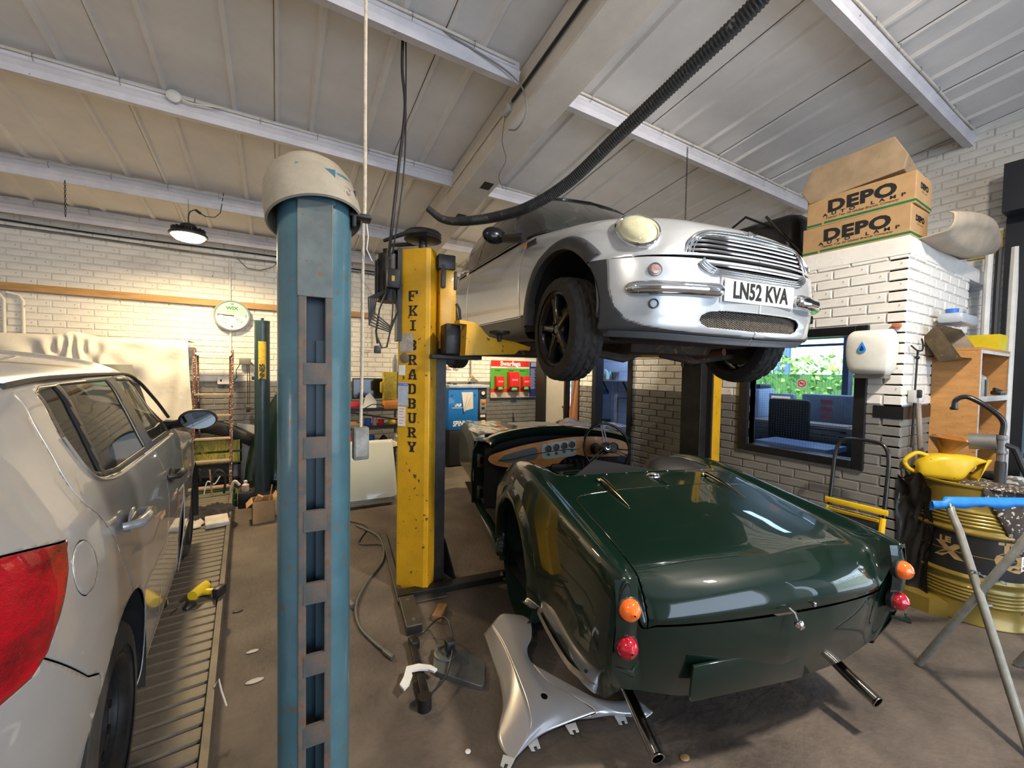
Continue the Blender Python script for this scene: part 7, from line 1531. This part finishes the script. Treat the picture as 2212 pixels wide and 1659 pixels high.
FN=thing('funnel','amber plastic funnel sitting in the yellow jug','funnel',(3.955,.87,1.038),0,None,(R_(4),R_(8),0)); b=MB(); b.lathe([(.038,0),(.045,.02),(.085,.075),(.10,.10),(.085,.118),(.062,.125),(.058,.118),(.08,.10),(.04,.02),(.034,0)],32,cap=False); b.build('funnel_cone',mat('amber_plastic',(.36,.13,.015),.2,noise=.35,nscale=8,coat=.6),FN,smooth=60)
PM=thing('hand_pump','black and grey lever pump screwed into the drum lid','pump',(4.02,.64,.866)); b=MB(); b.lathe([(.036,0),(.034,.02),(.027,.03),(.026,.15),(.020,.165),(0,.165)],20); b.build('lower_sleeve',BLACK,PM); b=MB(); b.cyl((0,0,.16),(0,0,.33),.021,16); b.lathe([(.026,.21),(.028,.22),(.026,.23)],16); b.lathe([(.024,.30),(.027,.315),(.024,.33)],16); o=b.build('pump_body',mat('pump_grey',(.23,.225,.22),.4,.5,noise=.2),PM); b=MB(); b.cyl((.0,.02,.28),(-.01,.14,.27),.052,20); b.build('lever_housing',mat('pump_grey',(0,0,0)),PM)
b=MB(); b.tube([tuple(p) for p in crom([(0,0,.32),(0,0,.42),(-.02,.06,.50),(-.03,.13,.555),(-.035,.17,.565),(-.04,.205,.54),(-.04,.21,.485)],30)],.0155,12); b.lathe([(.018,0),(.022,.008),(.02,.02)],14,Matrix.Translation((-.04,.21,.475)),cap=False); b.build('spout',mat('spout_black',(.014,.013,.013),.25,coat=.5),PM,smooth=60)
b=MB(); b.tube([(.0,-.01,.27),(.02,-.05,.25),(.03,-.09,.12),(.04,-.12,.03),(.05,-.2,.01)],[.018,.02,.017,.016,.015],10); b.build('lever',BLACK,PM)
crumple('rag','dark rag with pale spots hanging over the drum rim','rag',Matrix.Translation((3.955,.625,.872)),.30,.30,.03,mat('spotted_rag',(.07,.055,.045),.85,noise=.4,nscale=12,spots=(.55,.52,.45),thr=.58),seed=51)
G=[[(4.07+(R+.012+.005*math.sin(a*19))*math.cos(a),.76+(R+.012+.005*math.sin(a*19))*math.sin(a),.88-zz*max(.12,1-abs(a-R_(-135))*1.9)) for a in np.linspace(R_(-162),R_(-100),22)] for zz in (0,.10,.22,.33)]
tag(MB().grid(G).build('hanging_rag',mat('spotted_rag',(0,0,0)),smooth=60,solid=.003),'spotted cloth corner hanging down the side of the drum','rag')
crumple('plastic_film','crumpled silvery plastic film at the right of the drum lid','plastic film',Matrix.Translation((4.20,.58,.872)),.24,.22,.06,PLASTIC,seed=52)
t=thing('scoop','black oily scoop lying on the drum lid behind the pump','scoop',(4.20,.70,.868)); b=MB(); b.sphere((0,0,.03),.09,1.3,.7,.32); b.build('scoop_bowl',DARKMET,t)
crumple('black_bag','black plastic sack slumped between the sack truck and the drum','bag',basis((3.80,.98,.46),(.25,.97,0),(0,0,1)),.20,.80,.08,mat('black_bag_film',(.015,.015,.015)),seed=53)
# ================================================================ sack truck
ST=thing('sack_truck','black and yellow folding sack truck against the office wall','trolley',(3.62,1.215,0)); YT=mat('truck_yellow',(.75,.47,.01),.4,noise=.15,nscale=12)
lean=lambda z:-.16+.16*z/1.1
hp=crom([(lean(.30),.155,.30),(lean(.8),.155,.80),(lean(1.0),.15,1.0),(lean(1.08),.12,1.08),(lean(1.1),.06,1.10),(lean(1.1),-.06,1.10),(lean(1.08),-.12,1.08),(lean(1.0),-.15,1.0),(lean(.8),-.155,.80),(lean(.3),-.155,.30)],60)
MB().tube([tuple(p) for p in hp],.0125,10).build('handle_hoop',mat('black_gloss_tube',(.015,.015,.015),.25,coat=.4,spots=(.3,.3,.3),thr=.78,nscale=8.),ST,smooth=60)
for s in (1,-1):
    MB().tube([(lean(.0)-.01,s*.155,.14),(lean(.6)-.01,s*.155,.60)],.018,10).build('frame_leg',YT,ST)
    b=MB(); b.cyl((-.20,s*.17,.10),(-.20,s*.21,.10),.10,24); b.build('wheel',RUBBER,ST); 
MB().rbox((lean(.64)-.012,0,.64),(.02,.36,.038),.005).build('cross_bar',YT,ST); MB().rbox((lean(.57)-.012,0,.575),(.015,.30,.02),.004).build('cross_bar',YT,ST)
b=MB(); b.rbox((lean(.54),0,.53),(.03,.30,.07),.006); b.build('black_plate',BLACK,ST); MB().rbox((-.30,0,.012),(.26,.34,.012),.003).build('toe_plate',BLACK,ST); MB().cyl((-.20,-.2,.10),(-.20,.2,.10),.008).build('axle',STEEL,ST); MB().tube([(lean(.60)-.035,-.14,.60),(lean(.60)-.035,.14,.60)],.007,6).build('bungee_cord',mat('black_yellow_cord',(.35,.22,.01),.7,col2=(.02,.02,.02),nscale=70),ST)
# ================================================================ trestle
TR=thing('trestle','grey tube folding trestle with a blue cloth tied over its bar','trestle',(2.9,.5,0)); TM=mat('greenish_grey_tube',(.27,.27,.24),.4,.3,noise=.3,nscale=20,spots=(.13,.08,.05),thr=.68)
O=Vector((2.9,.5,0)); u=Vector((.87,-.49,0)); Lb=.62
a=Vector((3.055,.655,.905))-O
p=[Vector((2.66,.30,.012))-O,a+Vector((-.055,-.055,-.13)),a+Vector((-.012,-.01,-.03)),a+u*.04,a+u*Lb*.5,a+u*(Lb-.04),a+u*Lb+Vector((-.012,-.01,-.03)),a+u*Lb+Vector((-.055,-.055,-.13)),Vector((2.66,.30,.012))-O+u*Lb]
p=[tuple(q) for q in crom([tuple(p[1]),tuple(p[2]),tuple(p[3])],10)]; fr1=[tuple(Vector((2.66,.30,.012))-O)]+p; p2=[tuple(Vector(q)) for q in p]
end=[tuple(a+u*Lb-(Vector(q)-a).project(u)*1+((Vector(q)-a)-(Vector(q)-a).project(u))) for q in p[::-1]]
MB().tube(fr1+end+[tuple(Vector((2.66,.30,.012))-O+u*Lb)],.0165,12).build('bar_frame',TM,TR,smooth=60)
b0=Vector((2.99,.72,.012))-O; t0=Vector((2.85,.35,.90))-O; MB().tube([tuple(b0),tuple(t0),tuple(t0+Vector((.01,-.01,.02))+u*.02),tuple(t0+u*(Lb-.1)),tuple(b0+u*(Lb-.08))],.0165,12).build('rear_frame',TM,TR,smooth=60)
m_=(Vector((2.66,.30,.012))-O)*.47+(a)*.53; MB().tube([tuple(m_+u*.01),tuple(m_+u*.04)],.009,8).build('pivot_bolt',STEEL,TR)
b=MB(); A_=Vector((2.90,.545,.62))-O; B_=Vector((2.90,.46,.56))-O
def links(P,Q,sag,n):
    for k in range(n):
        t_=(k+.5)/n; c_=P*(1-t_)+Q*t_+Vector((0,0,-sag*4*t_*(1-t_))); d_=(Q-P).normalized(); w_=Vector((0,0,1)) if k%2 else d_.cross(Vector((0,0,1)))
        b.tube([tuple(c_+d_*.013*math.cos(x)+w_*.006*math.sin(x)) for x in np.linspace(0,2*math.pi,8,endpoint=False)],.0022,5,close=True)
c1=Vector((2.905,.535,.63))-O; c2=Vector((2.90,.49,.585))-O+u*.10; links(c1,c2,.01,8); links((c1+c2)/2,(c1+c2)/2+Vector((0,0,-.17)),0,8); b.build('chain',STEEL,TR)['kind']='stuff'
G=[]
for k,tt in enumerate(np.linspace(-.09,Lb+.05,40)):
    c_=a+u*tt; w_=.5 if tt<-.02 else 1
    G.append([tuple(c_+Vector((.5,.86,0))*(y_*w_)+Vector((0,0,.019*w_+z_-(.012 if tt<-.02 else 0)))) for y_,z_ in ((.022,-.045-.01*math.sin(tt*40)),(.021,-.01),(.010,.004),(-.010,.004),(-.022,-.012),(-.026,-.04-.008*math.sin(tt*31)))])
cl=MB().grid(G).build('blue_cloth',mat('bright_blue_cloth',(.015,.22,.68),.55,noise=.3,nscale=20),smooth=60,solid=.002)
for v in cl.data.vertices: v.co=v.co+O
tag(cl,'bright blue cloth wrapped along the top bar of the trestle','cloth')
b=MB(); b.tube([tuple(a+Vector((.028*math.cos(x),.014*math.cos(x),-.02+.022*math.sin(x)))) for x in np.linspace(0,2*math.pi,12,endpoint=False)],.004,5,close=True); b.build('yellow_tie',mat('yellow_tie_cord',(.7,.6,.05),.6),TR)
# ================================================================ things on the floor in front
SF=thing('silver_wing_panel','loose silver front wing panel lying on the floor beside the green car','car panel',(1.08,1.6,0))
def wl(x,y,z=0): return (x-1.08,y-1.6,z)
_=[(1.05,2.07,.02),(1.13,2.10,.06),(1.36,2.05,.12),(1.37,1.93,.15),(1.33,1.80,.15),(1.33,1.62,.13),(1.40,1.47,.10),(1.53,1.33,.06),(1.66,1.23,.05),(1.60,1.18,.03),(1.47,1.21,.03),(1.28,1.25,.03),(1.10,1.30,.03),(.96,1.33,.03),(.80,1.33,.02),(.775,1.42,.02),(.87,1.55,.02),(.92,1.72,.02),(.97,1.92,.02)]
LO=[(1.041,2.066,.01),(.995,1.88,.01),(.955,1.72,.01),(.900,1.58,.01),(.835,1.495,.01),(.798,1.44,.01),(.789,1.382,.01),(.802,1.323,.01)]
CRS=[(1.066,2.02,.085),(1.052,1.88,.09),(1.030,1.76,.09),(1.009,1.667,.09),(.985,1.56,.085),(.955,1.45,.075),(.915,1.37,.05),(.806,1.321,.012)]
RE=[(1.250,1.98,.11),(1.262,1.91,.11),(1.200,1.80,.10),(1.134,1.74,.09),(1.105,1.655,.085),(1.11,1.52,.08),(1.165,1.40,.075),(1.218,1.30,.05)]
M1=[(1.146,2.047,.11),(1.15,1.90,.11),(1.115,1.79,.105),(1.078,1.70,.10),(1.05,1.60,.095),(1.04,1.48,.085),(1.03,1.39,.06),(.936,1.350,.02)]
M2=[(1.20,2.01,.115),(1.205,1.905,.115),(1.16,1.79,.105),(1.105,1.72,.097),(1.08,1.62,.092),(1.08,1.50,.082),(1.10,1.395,.065),(1.06,1.345,.022)]
def lw(S_): return [[wl(*p) for p in r] for r in S_]
mat('loose_wing_silver',(.56,.55,.56),.25,.5,coat=1.)
MB().grid(lw(surf([LO,[tuple((np.array(a_)+np.array(b_))/2) for a_,b_ in zip(LO,CRS)],CRS],12,50))).build('wing_edge_face',MATS['loose_wing_silver'],SF,smooth=60,solid=.003)
b2=grid_bm(lw(surf([CRS,M1,M2,RE],36,60)),flip=True)
hole=circle(1.045-1.08,1.455-1.6,.016,16); cut(b2,hole,(0,1)); take(b2,lambda c:inpoly((c.x,c.y),hole))
bm_mb(b2).build('wing_skin',MATS['loose_wing_silver'],SF,smooth=60,solid=.003)
MB().grid(lw(surf([[RE[4],RE[5],RE[6],RE[7],(1.145,1.333,.02)],[(1.19,1.46,.078),(1.20,1.40,.075),(1.225,1.34,.068),(1.255,1.29,.045),(1.20,1.31,.02)],[(1.28,1.33,.06),(1.29,1.30,.06),(1.31,1.27,.05),(1.33,1.245,.035),(1.30,1.275,.015)],[(1.45,1.275,.03),(1.455,1.25,.03),(1.46,1.225,.025),(1.465,1.20,.02),(1.42,1.20,.012)]],40,20))).build('wing_tail',MATS['loose_wing_silver'],SF,smooth=60,solid=.003)
for x,y,a_ in ((.915,1.350,-10),(1.104,1.332,-14),(1.325,1.262,-22),(.790,1.335,-50)):
    b=MB(); b.prism([(-.025,.01),(.025,.01),(.020,-.035),(.008,-.035),(.008,-.02),(-.006,-.02),(-.006,-.04),(-.02,-.035)],.003,Matrix.Translation(wl(x,y,.010))@Matrix.Rotation(R_(a_),4,'Z')); b.build('fixing_tab',WHITEM,SF,smooth=None)
MG=thing('window_regulator','dark window regulator with a white bracket and a loop of cable on the floor','car part',(.655,1.96,0)); b=MB(); b.rbox((-.04,.0,.03),(.03,.50,.02),.004,rz=R_(-8)); b.rbox((-.02,.0,.02),(.012,.46,.03),.003,rz=R_(-8)); b.cyl((-.075,-.22,.0),(-.075,-.22,.06),.032,14); b.rbox((.0,.20,.03),(.05,.07,.05),.01); b.build('rail',DARKMET,MG)
b=MB(); b.prism([(-.13,-.13),(-.10,-.11),(-.07,-.06),(-.07,-.03),(-.03,-.04),(.01,-.06),(.03,-.09),(.05,-.08),(.03,-.04),(-.02,.0),(-.08,.01),(-.11,-.05),(-.14,-.09)],.01,Matrix.Translation((-.015,.0,.045))); b.build('white_bracket',WHITEM,MG,smooth=None)
MB().tube([tuple(p) for p in crom([(.0,.23,.05),(.08,.27,.03),(.16,.24,.10),(.18,.14,.13),(.15,.0,.09),(.06,-.14,.05),(-.06,-.22,.05)],40)],.005,6).build('control_cable',BLACK,MG)
MI_=thing('mirror_glass_backing','grey rounded door mirror backing lying on the floor','car part',(.83,1.93,0)); b=MB(); b.prism(rpoly([(-0.078, 0.157), (0.116, -0.068), (0.035, -0.232), (-0.154, -0.018)],.04,5),.03,Matrix.Translation((0,0,.005))@Matrix.Rotation(R_(4),4,'X')); b.build('backing_plate',mat('grey_pressed_metal',(.16,.165,.155),.4,.4,noise=.3,nscale=14),MI_,bevel=.008)
b=MB(); b.lathe([(.062,.036),(.060,.044),(.048,.048),(.042,.038),(.02,.04),(.018,.055),(.0,.06)],28,Matrix.Translation((-0.058,0.057,.0))); b.build('round_pressing',mat('grey_pressed_metal',(0,0,0)),MI_); MB().rbox((-.035,.05,.08),(.05,.05,.06),.01).build('cable_block',BLACK,MI_)
t=thing('wood_block','splintered brown wood block on the floor by the yellow post','block',(.885,2.375,0),R_(-38)); MB().rbox((0,0,.02),(.06,.14,.04),.004).build('block',mat('splintered_wood',(.30,.15,.065),.7,noise=.5,nscale=8,stretch=(8,1,8)),t)
t=thing('wood_block','small pale timber scrap on the floor beneath the green car','block',(1.44,2.40,0),R_(28)); MB().rbox((0,0,.015),(.03,.12,.03),.004).build('block',mat('splintered_wood',(0,0,0)),t)
t=thing('pipe_coupling','shiny steel pipe coupling on the cross bar beside the green car','coupling',(1.43,2.555,.035),R_(-8)); b=MB(); b.lathe([(.034,0),(.034,.03),(.026,.034),(.026,.05),(.034,.055),(.034,.10),(.028,.105),(0,.105)],20,Matrix.Rotation(R_(90),4,'Y')); b.build('coupling',CHROME,t)
AH=thing('air_hose','grey air hose trailing over the floor from the back to the blue column','hose',(.5,2.9,0)); hp=[(.66,4.15,.012),(.80,3.75,.012),(.74,3.3,.012),(.55,2.98,.012),(.44,2.72,.02),(.42,2.50,.012),(.46,2.32,.012),(.505,2.19,.014)]; MB().tube([(p_[0]-.5,p_[1]-2.9,p_[2]) for p_ in crom(hp,60)],.009,8).build('hose',mat('grey_hose',(.10,.10,.09),.5),AH,smooth=60)
b=MB(); b.cyl((.0,-.70,.014),(.03,-.78,.014),.014,10); b.cyl((-.09,-.14,.02),(-.08,-.20,.02),.018,10); b.build('hose_connector',STEEL,AH)
pipe('floor_cable','thin looped cable on the floor behind the blue column',[tuple(p_) for p_ in crom([(.62,4.3,.008),(.75,4.05,.008),(.62,3.7,.008),(.80,3.55,.008),(.70,3.2,.008)],40)],.005,BLACK,cat='cable')
def drill(label,x,y,rz,grp=None):
    t=thing('cordless_drill',label,'drill',(x,y,.150),rz,grp); YD=mat('drill_yellow',(.72,.50,.02),.4)
    b=MB(); b.tube([(0,0,.05),(0,.07,.05),(0,.12,.05)],[.028,.032,.030],12); b.build('motor_housing',YD,t,smooth=60); b=MB(); b.lathe([(.026,0),(.028,.02),(.018,.05),(.010,.06),(0,.06)],16,Matrix.Rotation(R_(90),4,'X')); b.build('chuck',BLACK,t); b=MB(); b.cyl((0,-.06,.05),(0,-.12,.045),.004,6); b.build('drill_bit',STEEL,t); b=MB(); b.rbox((.045,.075,.035),(.09,.034,.034),.012); b.build('grip',YD,t); b=MB(); b.rbox((.105,.075,.035),(.045,.075,.06),.01); b.build('battery',BLACK,t); b=MB(); b.rbox((0,.125,.05),(.05,.02,.05),.008); b.build('end_cap',BLACK,t); return t
drill('yellow cordless drill lying on the ribbed ramp, the one nearer the ramp edge',-.435,2.94,R_(-25)); drill('yellow cordless tool lying half behind the rear wheel of the silver car',-.61,3.03,R_(200))
for n,l,x,y,sx,sy,m in (('metal_swarf','curled black rubber scrap on the floor by the ramp',-.22,3.02,.03,.012,BLACK),('white_pellet','tiny white pellet on the floor near the silver wing panel',.667,1.45,.012,.012,WHITEM),('brown_leaf','small brown leaf scrap on the floor by the exhaust tip',1.42,1.0,.022,.016,CARD),('paper_scrap','pale paint flake on the floor right of the ramp',-.10,2.30,.04,.018,mat('pale_flake',(.5,.46,.4),.6)),('paper_scrap','pale flake on the floor further along the ramp edge',-.12,2.55,.03,.014,mat('pale_flake',(0,0,0)))):
    t=thing(n,l,'debris',(x,y,0)); MB().sphere((0,0,.004),1,sx,sy,.004,10,6).build('scrap',m,t)
pipe('string_tie','knotted white string at the ramp edge',[(-.24,2.10,.165),(-.225,2.13,.175),(-.21,2.08,.15),(-.19,2.05,.10)],.004,CREAMC,cat='string')
# stands that carry the green body
for x,y,l in ((1.60,1.75,'behind its left wheel arch'),(2.15,1.6,'behind its right wheel arch'),(2.3,3.6,'under its left door opening'),(2.75,3.45,'under its steering wheel side')):
    t=thing('axle_stand','black axle stand under the green sports car, '+l,'stand',(x,y,0),0,'stands under the green car'); b=MB(); b.prism([(-.09,0),(.09,0),(.03,.12),(-.03,.12)],.12,basis((0,.06,0),(1,0,0),(0,0,1))); b.box(-.04,.04,-.03,.03,.12,.20); b.build('stand',BLACK,t,smooth=None)
# ================================================================ hanging things
EH=thing('extraction_hose','long black corrugated exhaust hose slung under the roof','hose',(1.3,1.9,2.6)); hp=crom([(1.05,.30,3.15),(1.30,.62,2.86),(1.47,1.02,2.83),(1.54,1.45,2.80),(1.50,1.80,2.70),(1.40,2.05,2.57),(1.22,2.25,2.485),(1.05,2.40,2.47),(.93,2.50,2.50),(.84,2.56,2.592)],420)
hp=crom([(1.67,.60,3.28),(1.62,.87,3.03),(1.585,1.25,2.90),(1.54,1.60,2.79),(1.47,1.90,2.66),(1.34,2.12,2.565),(1.18,2.27,2.515),(1.02,2.41,2.50),(.92,2.50,2.52),(.84,2.56,2.59)],960)
rads=[.032+(.0026 if (i//2)%2 else -.0014)*(1 if i<760 else .35) for i in range(960)]
rads=[r*(.62+.38*min(1,(960-i)/380)) for i,r in enumerate(rads)]
MB().tube([(p_[0]-1.3,p_[1]-1.9,p_[2]-2.6) for p_ in hp],rads,14).build('corrugated_hose',mat('black_rubber_hose',(.02,.02,.02),.5,spots=(.12,.12,.12),thr=.66),EH,smooth=60)
PC=thing('pendant_control','grimy grey pendant switch box hanging on a cream rope','switch',(.231,1.362,1.31)); b=MB(); b.rbox((0,0,0),(.048,.036,.105),.006); b.build('switch_box',mat('grimy_grey_box',(.24,.235,.21),.6,noise=.5,nscale=22),PC); MB().box(-.017,.017,-.0185,-.018,-.040,.042).build('front_plate',mat('grimy_front',(.33,.32,.29),.6,noise=.5,nscale=24),PC,smooth=None)
MB().tube([tuple(p_) for p_ in crom([(0,.0,.05),(.004,.004,.3),(.006,.01,.70),(.012,.015,.78),(.012,.02,1.3),(.018,.03,2.64)],50)],.0052,8).build('rope',mat('cream_rope',(.58,.50,.38),.8,noise=.3,nscale=50,bump=.4,bscale=200),PC); MB().tube([(.01,-.006,.73),(.018,-.01,.66),(.014,-.008,.62),(.03,-.01,.585)],.0018,5).build('string_knot',WHITEM,PC)
mc=thing('motor_cable','pair of black cables hanging from the roof purlin to the lift motor','cable',(.70,2.69,2.3)); MB().tube([tuple(p_) for p_ in crom([(.0,-.02,1.48),(.0,.0,1.2),(.02,.0,.95),(-.02,.0,.55),(-.055,.0,.2),(-.06,.08,.0)],50)],.010,8).build('cable',BLACK,mc,smooth=60); MB().tube([tuple(p_) for p_ in crom([(.015,-.02,1.48),(.025,.0,1.1),(.02,.0,.6),(-.02,.02,.2),(-.035,.08,.02)],40)],.005,7).build('cable',BLACK,mc,smooth=60)
pipe('cable_run','grey looped cable running from the motor cable hook along the purlin to the rafter',[tuple(p_) for p_ in crom([(.70,2.62,3.74),(.76,2.60,3.77),(.9,2.56,3.74),(1.15,2.52,3.68),(1.38,2.52,3.64),(1.50,2.50,3.55),(1.53,2.49,3.40),(1.52,2.60,3.33),(1.535,2.75,3.40)],60)],.006,mat('grey_cable',(.2,.19,.18),.6),cat='cable')
pipe('conduit','cream conduit running down the side of the rafter',[(1.535,y_,RZ(y_)-.16) for y_ in np.arange(-1.5,4.4,.4)],.008,CREAMC)
pipe('cable_run','black cable clipped along the side of the rafter to a grey box',[(1.53,y_,RZ(y_)-.18) for y_ in np.arange(-1.5,2.75,.3)],.011,BLACK,cat='cable')
t=thing('junction_box','small pale grey junction box on the side of the rafter','junction box',(1.53,2.78,RZ(2.78)-.19)); MB().rbox((0,0,0),(.04,.09,.06),.006,rot=Matrix.Rotation(R_(-8),3,'X')).build('box',mat('pale_grey_box',(.42,.42,.40),.5),t)
pipe('thin_wire','thin loose wire dangling from the rafter junction box',[tuple(p_) for p_ in crom([(1.53,2.80,3.56),(1.52,2.83,3.35),(1.54,2.80,3.2),(1.50,2.84,3.08),(1.53,2.82,2.98)],30)],.002,DARKMET,cat='wire')
for i,(x,y,z,n,l) in enumerate(((-1.69,5.33,3.22,15,'short rusty chain hanging from the purlin left of the lamp'),(3.25,2.46,3.62,34,'long rusty chain hanging from the purlin over the raised car'))):
    t=thing('hanging_chain',l,'chain',(x,y,z)); b=MB()
    for k in range(n): b.tube([(.006*math.cos(a)*(k%2),.006*math.cos(a)*(1-k%2),-.022*k+.014*math.sin(a)) for a in np.linspace(0,2*math.pi,7,endpoint=False)],.0025,4,close=True)
    b.build('links',DARKMET,t)['kind']='stuff'
t=thing('round_rose','round white ceiling rose on the purlin with a short cable','fitting',(-.66,3.90,3.53)); b=MB(); b.lathe([(.045,0),(.045,.02),(.03,.03),(0,.03)],20,Matrix.Rotation(R_(90),4,'X')); b.build('rose',mat('rose_cream',(.55,.53,.5),.5),t); MB().tube([(.02,-.02,0),(.10,-.03,-.03),(.20,-.03,-.01),(.30,-.02,.01)],.006,6).build('cable',CREAMC,t)
